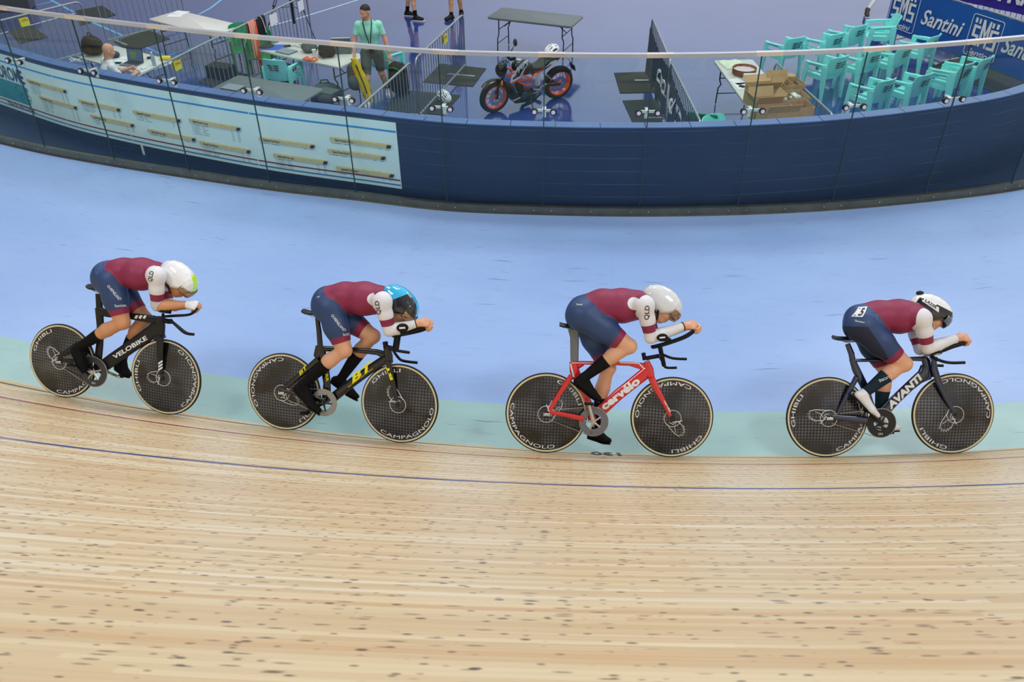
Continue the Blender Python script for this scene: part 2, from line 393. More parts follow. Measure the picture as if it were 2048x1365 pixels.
def line_on_floor(pts, w, col, name='floor_marking'):
    mb = MB(); P = [at(x, y, ZI) for x, y in pts]
    L = []; R_ = []
    for i, p in enumerate(P):
        d = (P[min(i + 1, len(P) - 1)] - P[max(i - 1, 0)]).normalized(); nn = Vector((-d.y, d.x, 0)) * w / 2
        L.append(p + nn + Vector((0, 0, .003))); R_.append(p - nn + Vector((0, 0, .003)))
    k = len(P); mb.add(L + R_, [(i, i + 1, k + i + 1, k + i) for i in range(k - 1)])
    o = mb.build(name, M('line_%d_%d_%d' % col, col, .25), flr, smooth=False); return o
line_on_floor([(90, -6), (147, 24)], .07, (96, 178, 232)); line_on_floor([(67, 12), (103, 4)], .06, (96, 178, 232))
line_on_floor([(185, 45), (247, 72)], .07, (96, 178, 232))
line_on_floor([(293, 95), (318, 107), (331, 113.5), (350, 107.5), (380, 98)], .06, (86, 170, 228))
line_on_floor([(322, 107), (333, 104.3), (346, 105), (352, 107.5)], .045, (86, 170, 228))
line_on_floor([(297, 68), (330, 59)], .05, (96, 178, 232)); line_on_floor([(352, 107.5), (400, 92), (450, 79), (462, 75)], .045, (96, 178, 232))
line_on_floor([(398, 29), (422, 16), (445, -2)], .07, (120, 190, 240))
line_on_floor([(525, 57), (600, 36), (710, 2), (724, -3)], .06, (190, 222, 250))
line_on_floor([(-20, 73), (0, 68), (135, 30), (190, 17.5)], .05, (232, 238, 240))
# ------------------------------------------------------------------ wall, coping, channel
def wall_mat():
    t = NT('wall_panels'); tc = t.node('ShaderNodeTexCoord'); x = t.node('ShaderNodeSeparateXYZ'); t.l.new(tc.outputs['Object'], x.inputs[0])
    z = x.outputs[2]; c = lin((8, 30, 72))
    zf = t.math('FRACT', t.math('DIVIDE', t.math('ADD', z, .055), .172))
    ln = t.rng(t.math('ABSOLUTE', t.math('SUBTRACT', zf, .5)), .016, .006); nz = t.noise(tc.outputs['Object'], 1.5, 2)
    c2 = t.mix(t.math('MULTIPLY', ln, t.rng(nz, .38, .6, .1, .75)), c, lin((96, 124, 170)))
    t.put(t.b.inputs['Base Color'], c2); t.b.inputs['Roughness'].default_value = .45; return t.m
WH = 1.105
wallm = wall_mat()
w = fseg('wall_infield', [(.12, -.02), (.12, WH), (.13, WH), (.13, ZI - .05), (.26, ZI - .05), (.26, WH - .03), (.125, WH - .03), (.125, -.02)][0:2] + [(.26, WH), (.26, ZI - .02), (.2, ZI - .02), (.2, -.02)], wallm)
tag(w, 'dark navy boarded wall curving round the infield', kind='structure')
tag(fseg('trim_ledge', [(.03, -.01), (.03, .006), (.13, .006), (.13, -.01)], M('ledge_navy', (10, 30, 70), .5)), kind='structure')
cm = M('coping_blue', (74, 104, 158), .3, spec=.6, noise=.08, nscale=3)
NB = int(NP / .44)
for i in range(NB):
    t0 = NP * i / NB + .004; t1 = NP * (i + 1) / NB - .004
    tag(fseg('trim_coping', [(.115, WH), (.115, WH + .012), (.275, WH + .012), (.275, WH)], cm, t0, t1, step=.11), kind='structure')
ch = fseg('base_channel', [(-.05, 0), (-.05, .008), (-.028, .012), (-.026, .10), (.034, .10), (.036, 0)], M('channel_grey', (112, 116, 106), .38, metal=.75, noise=.15, nscale=6), kind=None)
tag(ch, 'long grey metal channel holding the glass panels at apron level', 'channel')
sme = None
for i in range(3, NP - 3):
    for f in (.09, .5, .91):
        p = fcurve(i + f, -.027, .055); q = fcurve(i + f, -.034, .055)
        if sme is None: mb = MB(); mb.ell((0, 0, 0), (.008, .008, .008), 10, 6); o = mb.build('fixing_screw', M('steel', (205, 208, 205), .25, metal=1), ch); sme = o.data
        else: o = bpy.data.objects.new('fixing_screw', sme); COL.objects.link(o); o.parent = ch
        o.location = q
# ------------------------------------------------------------------ glass panels, clamps, handrail
gm = NT('barrier_glass'); gn = gm.n; gl = gm.l; out = gn['Material Output']
tr = gn.new('ShaderNodeBsdfTransparent'); tr.inputs[0].default_value = (.905, .965, .955, 1)
gs = gn.new('ShaderNodeBsdfGlossy'); gs.inputs['Roughness'].default_value = .02; gs.inputs[0].default_value = (.9, 1, 1, 1)
lw = gn.new('ShaderNodeLayerWeight'); lw.inputs[0].default_value = .5; pw = gn.new('ShaderNodeMath'); pw.operation = 'POWER'; gl.new(lw.outputs['Facing'], pw.inputs[0]); pw.inputs[1].default_value = 4
fr = gn.new('ShaderNodeMath'); fr.operation = 'MULTIPLY_ADD'; gl.new(pw.outputs[0], fr.inputs[0]); fr.inputs[1].default_value = .5; fr.inputs[2].default_value = .02; mx = gn.new('ShaderNodeMixShader')
gl.new(fr.outputs[0], mx.inputs[0]); gl.new(tr.outputs[0], mx.inputs[1]); gl.new(gs.outputs[0], mx.inputs[2]); gl.new(mx.outputs[0], out.inputs[0])
GLASS = gm.m
GH = 1.985
seal = M('glass_edge', (34, 62, 66), .3)
places = ['far left edge of the photo', 'behind the left rider', 'between the seated bald man and the first rider']
for i in range(NP):
    a = FV[i].copy(); b = FV[i + 1].copy(); d = (b - a).normalized(); nrm = Vector((-d.y, d.x, 0)); g = .006
    mb = MB(); p0 = a + d * g; p1 = b - d * g
    vs = []
    for o_ in (-.006, .006):
        for p, z in ((p0, .02), (p1, .02), (p1, GH + ghx(i + 1)), (p0, GH + ghx(i))): q = p + nrm * o_; vs.append((q.x, q.y, z))
    mb.add(vs, [(0, 1, 2, 3), (7, 6, 5, 4), (3, 2, 6, 7)])
    o = mb.build('glass_panel', GLASS, smooth=False, recalc=False)
    tag(o, 'clear glass barrier panel standing in front of the navy wall', 'glass panel', 'glass panels of the curved barrier')
    e = MB(); q = b
    e.add([(q + d * s_ * .006 + nrm * o_).to_tuple()[:2] + (z,) for z in (.02, GH + ghx(i + 1) - .02) for s_ in (-1, 1) for o_ in (-.007, .007)], [(0, 1, 3, 2), (4, 6, 7, 5), (0, 2, 6, 4), (1, 5, 7, 3), (0, 4, 5, 1), (2, 3, 7, 6)])
    e.build('edge_seal', seal, o, smooth=False)
wt_ = M('clamp_white', (222, 222, 214), .35, metal=.3); blk = M('black_rubber', (18, 18, 20), .55); pu = M('clamp_cap', (206, 204, 222), .3)
for i in range(1, NP):
    q = FV[i]; d = (FV[i + 1] - FV[i - 1]).normalized(); nrm = Vector((-d.y, d.x, 0)); z = 1.335
    t = empty('panel_clamp', (q.x, q.y, z), math.atan2(d.y, d.x))
    tag(t, 'pale bar clamp with two round black and white discs bridging a glass joint', 'clamp', 'bar clamps bridging the glass joints')
    mb = MB(); mb.box((-.13, .012, -.016), (.13, .03, .016)); mb.box((-.03, .03, -.022), (.03, .13, -.14)) if 0 else None; mb.box((-.022, .03, -.014), (.022, .16, .0)); mb.box((-.022, .13, -.13), (.022, .145, 0))
    mb.build('bar', wt_, t, bevel=.003)
    for s_ in (-1, 1):
        mb = MB(); mb.cyl((s_ * .11, -.022, -.004), (s_ * .11, .012, -.004), .037, n=20); dd = mb.build('disc', blk, t)
        mb = MB(); mb.cyl((s_ * .11, -.028, -.004), (s_ * .11, -.021, -.004), .024, n=20); mb.build('disc_cap', pu, dd)
rail = fseg('handrail', [(-.028, GH - .012), (-.028, GH + .03), (.028, GH + .03), (.028, GH - .012)], M('brushed_steel', (200, 204, 210), .34, metal=.8, noise=.04, nscale=2), kind=None, step=.2)
tag(rail, 'brushed steel handrail running along the top of the glass', 'handrail')
for i in range(1, NP):
    fseg('rail_sleeve', [(-.0295, GH - .013), (-.0295, GH + .0315), (.0295, GH + .0315), (.0295, GH - .013)], M('sleeve_steel', (226, 224, 222), .2, metal=.85), i - .19 + .13, i + .19, kind=None, parent=rail)
# ------------------------------------------------------------------ records board on the wall
def find_t(px, py, z):
    """panel parameter of the wall face point seen at the pixel x near height z"""
    best = None
    for k in range(NP * 40):
        p = fcurve(k / 40, .118, z); d = p - CP; Z = d.dot(_fw); X = 1024 + FPX * d.dot(CR) / Z
        e_ = abs(X - px)
        if best is None or e_ < best[0]: best = (e_, k / 40)
    return best[1]
def zof(px, py, t):
    p = fcurve(t, .118, 0); r = ray(px, py); # height where the sight line crosses the wall face at t
    L_ = Vector((p.x, p.y, 0)); k = (L_.xy.length) / (Vector((r.x, r.y)).length); return CP.z + r.z * k
BT1 = find_t(797, 300, .6); BT0 = 0.0
board = fseg('records_board', [(.108, .155), (.108, WH - .06), (.1195, WH - .06), (.1195, .155)], M('board_white', (216, 233, 236), .35, noise=.03, nscale=1.5), BT0, BT1, step=.08, kind=None)
tag(board, 'long pale record board of the track fixed to the navy wall', 'board')
def bstrip(z0, z1, col, name='board_line', t0=BT0, t1=BT1, off=.106):
    fseg(name, [(off, z0), (off, z1), (off + .003, z1), (off + .003, z0)], M('bl_%d_%d_%d' % col, col, .4), t0, t1, step=.08, kind=None, parent=board)
TOPZ = WH - .06
ARC = 1.222
cuts = [find_t(x, 300, .6) for x in (120, 252, 507)]
tt = [BT0] + cuts + [BT1]
for i in range(len(tt) - 1):
    a, b = tt[i] + .006, tt[i + 1] - .006
    bstrip(.915, .940, (34, 140, 208), t0=a, t1=b); bstrip(.262, .282, (120, 44, 56), t0=a, t1=b); bstrip(.195, .214, (26, 112, 184), t0=a, t1=b)
wood_pl = M('plaque_wood', (206, 184, 136), .45, noise=.12, nscale=30); ink = M('board_ink', (44, 52, 60), .6); nav = M('plaque_end', (30, 30, 66), .5)
def wfn(t0, z0, off=.104): return lambda x, y: fcurve(t0 + x / ARC, off, z0 + y)
pl = [((68, 158), (130, 178)), ((72, 194), (148, 214)), ((158, 199), (240, 219)), ((172, 231), (259, 251)), ((267, 221), (362, 240)), ((288, 260), (382, 279)), ((380, 238), (482, 256)), ((392, 284), (494, 302)),
      ((518, 274), (626, 292)), ((542, 307), (650, 325)), ((663, 276), (781, 290)), ((653, 299), (770, 314)), ((665, 335), (782, 349))]
pl[0] = ((59, 158), (136, 180)); nlines = [6, 7, 4, 3, 3, 1, 6, 6, 1, 6, 1, 1, 2]
for i, ((xa, ya), (xb, yb)) in enumerate(pl):
    ta = find_t(xa, ya, .7); za = zof(xa, ya, ta); tb = find_t(xb, yb, .7); zb = zof(xb, yb, tb); z = (za + zb) / 2 - .01
    mb = MB(); n = 6
    mb.rings([[fcurve(ta + (tb - ta) * k / n, .083 if 0 < k < n else .09, z + dz) if o_ == 0 else fcurve(ta + (tb - ta) * k / n, .108, z + dz) for o_, dz in ((0, -.024), (0, .024), (1, .024), (1, -.024))] for k in range(n + 1)])
    p = mb.build('timber_plaque', wood_pl, board)
    mb = MB(); mb.rings([[fcurve(tb - .05 + .045 * k, .081, z - .023), fcurve(tb - .03 + .045 * k, .081, z + .022), fcurve(tb - .03 + .045 * k, .084, z + .022), fcurve(tb - .05 + .045 * k, .084, z - .023)] for k in range(2)]); mb.build('plaque_end', nav, p)
    mb = MB(); names = ['Queensland Track Record', 'Senior Men Four Laps', 'Senior Women One Lap', 'Teams Pursuit Record']
    letter(mb, names[i % 4], wfn(ta + .06, z - .013, .0815), h=.03, width=(tb - ta) * ARC * .3, bold=.02); mb.build('lettering', ink, p, smooth=False)
    mb = MB(); rr = random.Random(i)
    for k in range(nlines[i]):
        y0 = z - .06 - k * .026; x0 = .05 if nlines[i] > 1 else .04
        mb.add([fcurve(ta + (x0 + a_) / ARC, .1065, y0 + b_) for a_, b_ in ((-.03, 0), (-.018, 0), (-.018, .009), (-.03, .009))], [(0, 1, 2, 3)])
        for w0, w1 in ((x0, x0 + rr.uniform(.08, .13)), (x0 + .14, x0 + rr.uniform(.17, .26)), ((tb - ta) * ARC - .16, (tb - ta) * ARC - .13), ((tb - ta) * ARC - .07, (tb - ta) * ARC - .03)):
            x = w0
            while x < w1:
                e_ = min(w1, x + rr.uniform(.006, .014))
                mb.add([fcurve(ta + a_ / ARC, .1065, y0 + b_) for a_, b_ in ((x, 0), (e_, 0), (e_, .009), (x, .009))], [(0, 1, 2, 3)]); x = e_ + .005
    mb.build('record_lines', M('fine_print', (92, 112, 124), .6), board, smooth=False)
# emblem and words at the left end
mb = MB(); te = find_t(45, 160, .8); letter(mb, 'VELODROME', lambda x, y: fcurve(te + (x - 1.1) / ARC, .105, .66 + y), h=.20, width=1.1, bold=.03); mb.build('lettering', M('board_navy', (34, 66, 92), .5), board, smooth=False)
mb = MB(); letter(mb, 'TRACK RECORDS', wfn(find_t(17, 220, .25), .286 - .075, .105), h=.05, width=find_t(72, 235, .25) * ARC - find_t(17, 220, .25) * ARC, bold=.03, shear=0); mb.build('lettering', M('board_maroon', (84, 48, 76), .5), board, smooth=False)
mb = MB(); tl = te - 1.0; zr = random.Random(3); top = []; N = 26
outline = [(tl, .31), (te - .12, .31)]
for k in range(N):
    f = k / (N - 1); outline.append((te - .12 + .10 * math.sin(f * 3) + zr.uniform(-.05, .05) - .10 * f, .31 + .31 * f))
outline += [(te - .02, .63), (tl, .63)]
# tessellate as horizontal slices so that it follows the wall
for k in range(31):
    z0 = .31 + .32 * k / 31; z1 = .31 + .32 * (k + 1) / 31; f = k / 31
    e_ = te - .08 + .07 * math.sin(f * 3) + zr.uniform(-.06, .05); nn = 8
    for j in range(nn):
        a = tl + (e_ - tl) * j / nn; b = tl + (e_ - tl) * (j + 1) / nn
        mb.add([fcurve(a, .1062, z0), fcurve(b, .1062, z0), fcurve(b, .1062, z1), fcurve(a, .1062, z1)], [(0, 1, 2, 3)])
mb.build('teal_panel', M('board_teal', (30, 138, 150), .45), board, smooth=False)
mb = MB(); tw = find_t(56, 200, .35)
for cx_, rr_ in ((tw - .02, .085),):
    mb.tube([fcurve(cx_ + rr_ * math.cos(2 * PI * k / 24) / ARC, .104, .40 + rr_ * math.sin(2 * PI * k / 24)) for k in range(24)], .0035, 5, True)
for a_, b_ in (((-.16, .40), (-.02, .40)), ((-.16, .40), (-.05, .50)), ((-.05, .50), (-.02, .40)), ((-.14, .52), (-.05, .50)), ((-.20, .55), (-.10, .62)), ((-.20, .55), (-.16, .40))):
    mb.tube([fcurve(tw + a_[0] / ARC, .104, a_[1]), fcurve(tw + b_[0] / ARC, .104, b_[1])], .005, 5)
mb.build('cyclist_emblem', M('board_teal2', (24, 104, 120), .45), board)
mb = MB(); ts = find_t(282, 318, .1); mb.rings([[fcurve(ts + k * .04 / ARC, .112, z_) for z_ in (.0, .155)] + [fcurve(ts + k * .04 / ARC, .118, z_) for z_ in (.155, 0)] for k in range(2)]); mb.build('lower_strip', M('board_white', (206, 226, 228)), board)
# ------------------------------------------------------------------ bodies: smooth distance field turned into one continuous surface
class SDF:
    def __init__(s, h=.007):
        s.h = h; s.prims = []
    def cap(s, a, b, ra, rb, k=.02, flat=None, tag_=None, sub=False):
        s.prims.append(('c', np.array(a, float), np.array(b, float), ra, rb, k, flat, tag_, sub)); return s
    def ell(s, c, r, R=None, k=.02, tag_=None, sub=False):
        s.prims.append(('e', np.array(c, float), np.array(r, float), R, None, k, None, tag_, sub)); return s
    @staticmethod
    def _cap(P, a, b, ra, rb, flat):
        d = b - a; L2 = max(float(d @ d), 1e-9); q = P - a; t = np.clip((q @ d) / L2, 0, 1)
        w = q - t[..., None] * d
        if flat is not None:
            ax, sc = flat  # stretch along axis ax: distances along it count less
            c = (w @ ax); w = w - c[..., None] * ax * (1 - 1 / sc)
        return np.sqrt((w ** 2).sum(-1)) - (ra + (rb - ra) * t), t
    @staticmethod
    def _ell(P, c, r, R):
        q = P - c
        if R is not None: q = q @ R  # columns are the local axes
        k0 = np.sqrt(((q / r) ** 2).sum(-1)); k1 = np.sqrt(((q / (r * r)) ** 2).sum(-1)); return k0 * (k0 - 1) / np.maximum(k1, 1e-6)
    def mesh(s, smooth=2):
        h = s.h; lo = np.full(3, 1e9); hi = -lo
        for p in s.prims:
            if p[8]: continue
            if p[0] == 'c':
                m = max(p[3], p[4]) * (p[6][1] if p[6] else 1)
                for q in (p[1], p[2]): lo = np.minimum(lo, q - m); hi = np.maximum(hi, q + m)
            else:
                m = p[2].max(); lo = np.minimum(lo, p[1] - m); hi = np.maximum(hi, p[1] + m)
        lo -= 4 * h; hi += 4 * h; n = np.ceil((hi - lo) / h).astype(int) + 1
        F = np.full(n, .12, np.float32); G = [lo[i] + h * np.arange(n[i]) for i in range(3)]
        for p in s.prims:
            if p[0] == 'c':
                m = max(p[3], p[4]) * (p[6][1] if p[6] else 1) + .05; a = np.minimum(p[1], p[2]) - m; b = np.maximum(p[1], p[2]) + m
            else: m = p[2].max() + .05; a = p[1] - m; b = p[1] + m
            i0 = np.maximum(0, np.floor((a - lo) / h).astype(int)); i1 = np.minimum(n, np.ceil((b - lo) / h).astype(int) + 1)
            if (i1 <= i0).any(): continue
            sl = tuple(slice(i0[k], i1[k]) for k in range(3))
            X, Y, Z = np.meshgrid(G[0][sl[0]], G[1][sl[1]], G[2][sl[2]], indexing='ij'); P = np.stack([X, Y, Z], -1)
            d = s._cap(P, p[1], p[2], p[3], p[4], p[6])[0] if p[0] == 'c' else s._ell(P, p[1], p[2], p[3])
            f = F[sl]; k = p[5]
            if p[8]:
                d = -d; hh = np.clip(.5 - .5 * (d - f) / -k if False else .5 + .5 * (d - f) / k, 0, 1); F[sl] = f * (1 - hh) + d * hh + k * hh * (1 - hh)
            else:
                hh = np.clip(.5 + .5 * (f - d) / k, 0, 1); F[sl] = f * (1 - hh) + d * hh - k * hh * (1 - hh)
        # surface nets
        sg = F < 0
        c = [sg[x:n[0] - 1 + x, y:n[1] - 1 + y, z:n[2] - 1 + z] for x in (0, 1) for y in (0, 1) for z in (0, 1)]
        cnt = sum(q.astype(np.int8) for q in c); act = (cnt > 0) & (cnt < 8); idx = np.full(act.shape, -1, np.int64); I = np.argwhere(act); idx[act] = np.arange(len(I))
        acc = np.zeros((len(I), 3)); num = np.zeros(len(I))
        corners = [(x, y, z) for x in (0, 1) for y in (0, 1) for z in (0, 1)]
        for A in corners:
            for ax in range(3):
                if A[ax]: continue
                B = list(A); B[ax] = 1
                fa = F[I[:, 0] + A[0], I[:, 1] + A[1], I[:, 2] + A[2]]; fb = F[I[:, 0] + B[0], I[:, 1] + B[1], I[:, 2] + B[2]]
                m = (fa < 0) != (fb < 0); t = np.where(m, fa / np.where(fa - fb == 0, 1, fa - fb), 0)
                q = np.tile(np.array(A, float), (len(I), 1)); q[:, ax] += t; acc += q * m[:, None]; num += m
        V = (I + acc / num[:, None]) * h + lo
        Q = []
        for ax in range(3):
            o1, o2 = [(1, 2), (2, 0), (0, 1)][ax]
            a = sg[:-1] if ax == 0 else sg[:, :-1] if ax == 1 else sg[:, :, :-1]; b = sg[1:] if ax == 0 else sg[:, 1:] if ax == 1 else sg[:, :, 1:]
            E_ = np.argwhere(a != b); E_ = E_[(E_[:, o1] > 0) & (E_[:, o2] > 0) & (E_[:, o1] < n[o1] - 1) & (E_[:, o2] < n[o2] - 1)]
            ins = sg[E_[:, 0], E_[:, 1], E_[:, 2]]
            def g(d1, d2):
                e = E_.copy(); e[:, o1] -= d1; e[:, o2] -= d2; return idx[e[:, 0], e[:, 1], e[:, 2]]
            q = np.stack([g(1, 1), g(0, 1), g(0, 0), g(1, 0)], 1); q[~ins] = q[~ins][:, ::-1]; Q.append(q)
        Q = np.concatenate(Q); Q = Q[(Q >= 0).all(1)]
        T = np.concatenate([Q[:, [0, 1, 2]], Q[:, [0, 2, 3]]])
        for _ in range(smooth):
            S = np.zeros_like(V); N = np.zeros(len(V))
            for i, j in ((0, 1), (1, 2), (2, 3), (3, 0)):
                np.add.at(S, Q[:, i], V[Q[:, j]]); np.add.at(S, Q[:, j], V[Q[:, i]]); np.add.at(N, Q[:, i], 1); np.add.at(N, Q[:, j], 1)
            V = V * .45 + .55 * S / N[:, None]
        return V, T
    def labels(s, V):
        """nearest tagged primitive of every vertex and how far along it (0..1)"""
        best = np.full(len(V), 1e9); lab = np.full(len(V), -1); tt = np.zeros(len(V)); names = []
        for i, p in enumerate(s.prims):
            if p[7] is None or p[8]: continue
            if p[0] == 'c': d, t = s._cap(V, p[1], p[2], p[3], p[4], p[6])
            else: d = s._ell(V, p[1], p[2], p[3]); t = np.zeros(len(V))
            m = d < best; best[m] = d[m]; lab[m] = i; tt[m] = t[m]
        nm = np.array([s.prims[i][7] if i >= 0 else '' for i in lab]); return nm, tt
def vnormals(V, T):
    N = np.zeros_like(V); fn = np.cross(V[T[:, 1]] - V[T[:, 0]], V[T[:, 2]] - V[T[:, 0]])
    for i in range(3): np.add.at(N, T[:, i], fn)
    return N / np.maximum(np.linalg.norm(N, axis=1, keepdims=True), 1e-12)
def cut(V, T, A, f):
    """cut triangles along f=0; A = dict of per-vertex arrays carried along; returns V,T,A with f appended sign-clean"""
    s = f > 0; ns = s[T].sum(1); keep = T[(ns == 0) | (ns == 3)]; mix = T[(ns == 1) | (ns == 2)]
    if not len(mix): return V, T, A
    newV = []; cache = {}; base = len(V); out = []; ia = []; ib = []; tw = []
    def mid(a, b):
        key = (a, b) if a < b else (b, a)
        if key not in cache:
            a_, b_ = key; t = f[a_] / (f[a_] - f[b_]); cache[key] = base + len(ia); ia.append(a_); ib.append(b_); tw.append(t)
        return cache[key]
    for t in mix:
        a, b, c = t
        st = (s[a], s[b], s[c])
        if sum(st) == 1: k = st.index(True)
        else: k = st.index(False)
        a, b, c = (t[k], t[(k + 1) % 3], t[(k + 2) % 3]); ab = mid(a, b); ca = mid(c, a)
        out += [(a, ab, ca), (ab, b, c), (ab, c, ca)]
    ia = np.array(ia); ib = np.array(ib); tw = np.array(tw)
    V2 = np.concatenate([V, V[ia] * (1 - tw)[:, None] + V[ib] * tw[:, None]])
    A2 = {}
    for k, v in A.items():
        if v.ndim == 1: A2[k] = np.concatenate([v, v[ia] * (1 - tw) + v[ib] * tw])
        else: A2[k] = np.concatenate([v, v[ia] * (1 - tw)[:, None] + v[ib] * tw[:, None]])
    return V2, np.concatenate([keep, np.array(out, int)]), A2
def mesh_obj(name, V, T, mats, parent, midx=None, smooth=True):
    u, inv = np.unique(T.ravel(), return_inverse=True); V = V[u]; T = inv.reshape(T.shape)
    me = bpy.data.meshes.new(name); me.vertices.add(len(V)); me.vertices.foreach_set('co', V.astype(np.float32).ravel())
    me.loops.add(len(T) * 3); me.loops.foreach_set('vertex_index', T.astype(np.int32).ravel())
    me.polygons.add(len(T)); me.polygons.foreach_set('loop_start', (np.arange(len(T)) * 3).astype(np.int32)); me.polygons.foreach_set('loop_total', np.full(len(T), 3, np.int32))
    mats = mats if isinstance(mats, (list, tuple)) else [mats]
    for m in mats: me.materials.append(m)
    if midx is not None: me.polygons.foreach_set('material_index', midx.astype(np.int32))
    me.update(calc_edges=True); me.validate()
    if smooth: me.shade_smooth()
    o = bpy.data.objects.new(name, me); COL.objects.link(o); o.parent = parent; return o
def patch(name, V, T, N, sel, off, mat, parent, midx=None):
    """garment: the chosen faces of the body lifted off the skin"""
    return mesh_obj(name, V + N * off, T[sel], mat, parent, None if midx is None else midx[sel])
def project_text(name, s, bvh, org, ux, uy, dirn, mat, parent, h=.03, width=None, shear=0, bold=.01, off=.004, center=True, spacing=1):
    """word laid on the body surface, seen along dirn"""
    v, f, w = text2d(s, shear, bold); sx = h if width is None else width / w; o0 = -w * sx / 2 if center else 0
    P = []
    for a, b in v:
        p = org + ux * (a * sx + o0) + uy * ((b - .35) * h); st = p - dirn * .4
        hit = bvh.ray_cast(st, dirn, .9)
        P.append((hit[0] - dirn * off) if hit[0] is not None else None)
    if all(p is None for p in P): return None
    df = np.mean([(p - (org)).dot(dirn) for p in P if p is not None])
    for i, p in enumerate(P):
        a, b = v[i]; q = org + ux * (a * sx + o0) + uy * ((b - .35) * h)
        if p is None or abs((p - org).dot(dirn) - df) > .05: P[i] = q + dirn * df
    mb = MB(); mb.add(P, f); return mb.build(name, mat, parent, smooth=False)
def V3(*a): return np.array(a, float)
def hand(S, wrist, dirv, palm, side, sc=1.0, curl=1.0, k=.006, tg='hand'):
    """palm, four bent fingers of different length and a thumb. dirv: forearm to knuckles; palm: the way the palm faces; side: towards the little finger"""
    d = dirv / np.linalg.norm(dirv); p = palm - d * (palm @ d); p /= np.linalg.norm(p); q = side - d * (side @ d) - p * (side @ p); q /= np.linalg.norm(q)
    kn = wrist + d * .075 * sc
    S.cap(wrist, wrist + d * .03 * sc, .027 * sc, .028 * sc, .015, tag_=tg)
    for i, off in enumerate((-.028, -.010, .009, .027)):
        b = kn + q * off * sc + d * (.008, .012, .008, 0.0)[i] * sc
        S.cap(wrist + q * off * .6 * sc + d * .02 * sc, b, .014 * sc, .0125 * sc, .012, tag_=tg)
        L = (.040, .045, .042, .033)[i] * sc; r = (.0098, .0100, .0096, .0086)[i] * sc
        a1 = 1.0 * curl; a2 = 2.2 * curl; a3 = 2.9 * curl
        e1 = b + (d * math.cos(a1) + p * math.sin(a1)) * L; e2 = e1 + (d * math.cos(a2) + p * math.sin(a2)) * L * .72; e3 = e2 + (d * math.cos(a3) + p * math.sin(a3)) * L * .5
        S.cap(b, e1, r, r * .95, k, tag_='finger'); S.cap(e1, e2, r * .95, r * .9, k * .6, tag_='finger'); S.cap(e2, e3, r * .9, r * .8, k * .6, tag_='finger')
    tb = wrist - q * .024 * sc + d * .022 * sc + p * .006 * sc; t1 = tb - q * .022 * sc + d * .030 * sc + p * .018 * sc; t2 = t1 + d * .026 * sc + p * .018 * sc * curl + q * .006 * sc
    S.cap(tb, t1, .0145 * sc, .0115 * sc, .010, tag_=tg); S.cap(t1, t2, .011 * sc, .0088 * sc, .005, tag_='finger')
def rot_axes(fw, up):
    """columns forward, up, side"""
    f = fw / np.linalg.norm(fw); u = up - f * (up @ f); u /= np.linalg.norm(u); s = np.cross(f, u); return np.stack([f, u, s], 1)
def head(S, c, fw, up, neck, nr=.055, sc=1.0):
    """c = centre of the head; face looks along fw, crown along up"""
    R = rot_axes(fw, up); f, u, s = R[:, 0], R[:, 1], R[:, 2]; q = lambda a, b, e=0: c + (f * a + u * b + s * e) * sc
    S.ell(q(-.008, .028), V3(.094, .090, .074) * sc, R, .02, 'head')
    S.ell(q(.052, -.048), V3(.046, .040, .040) * sc, R, .02, 'head'); S.ell(q(.020, -.045), V3(.064, .078, .057) * sc, R, .03, 'head')
    S.cap(q(.052, -.098, -.012), q(.052, -.098, .012), .023 * sc, .024 * sc, .03, tag_='head')   # chin
    S.cap(q(.088, .012), q(.113, -.028), .009 * sc, .013 * sc, .008, tag_='head'); S.ell(q(.117, -.034), V3(.013, .010, .013) * sc, R, .006, 'head')                # nose
    for e in (-1, 1):
        S.cap(q(.078, .028, .018 * e), q(.070, .026, .048 * e), .011 * sc, .010 * sc, .014, tag_='head')  # brow
        S.ell(q(.086, .004, .031 * e), V3(.009, .009, .014) * sc, R, .008, 'head', sub=True)
        S.ell(q(.078, .003, .031 * e), V3(.012, .011, .013) * sc, R, .004, 'head')
        S.ell(q(.055, -.030, .045 * e), V3(.030, .026, .018) * sc, R, .025, 'head')
        S.ell(q(-.008, -.012, .078 * e), V3(.018, .030, .009) * sc, R, .006, 'ear')
        S.cap(q(.098, -.038, .004 * e), q(.096, -.037, .013 * e), .009 * sc, .008 * sc, .006, tag_='head')
    S.cap(q(.093, -.057, -.014), q(.093, -.057, .014), .0095 * sc, .0095 * sc, .006, tag_='lip')
    S.cap(q(.088, -.077, -.012), q(.088, -.077, .012), .0105 * sc, .0105 * sc, .006, tag_='lip')
    S.cap(q(.106, -.067, -.011), q(.106, -.067, .011), .0042 * sc, .0042 * sc, .003, sub=True)
    S.cap(neck, q(-.020, -.050), nr, .052 * sc, .03, tag_='neck')
    return R
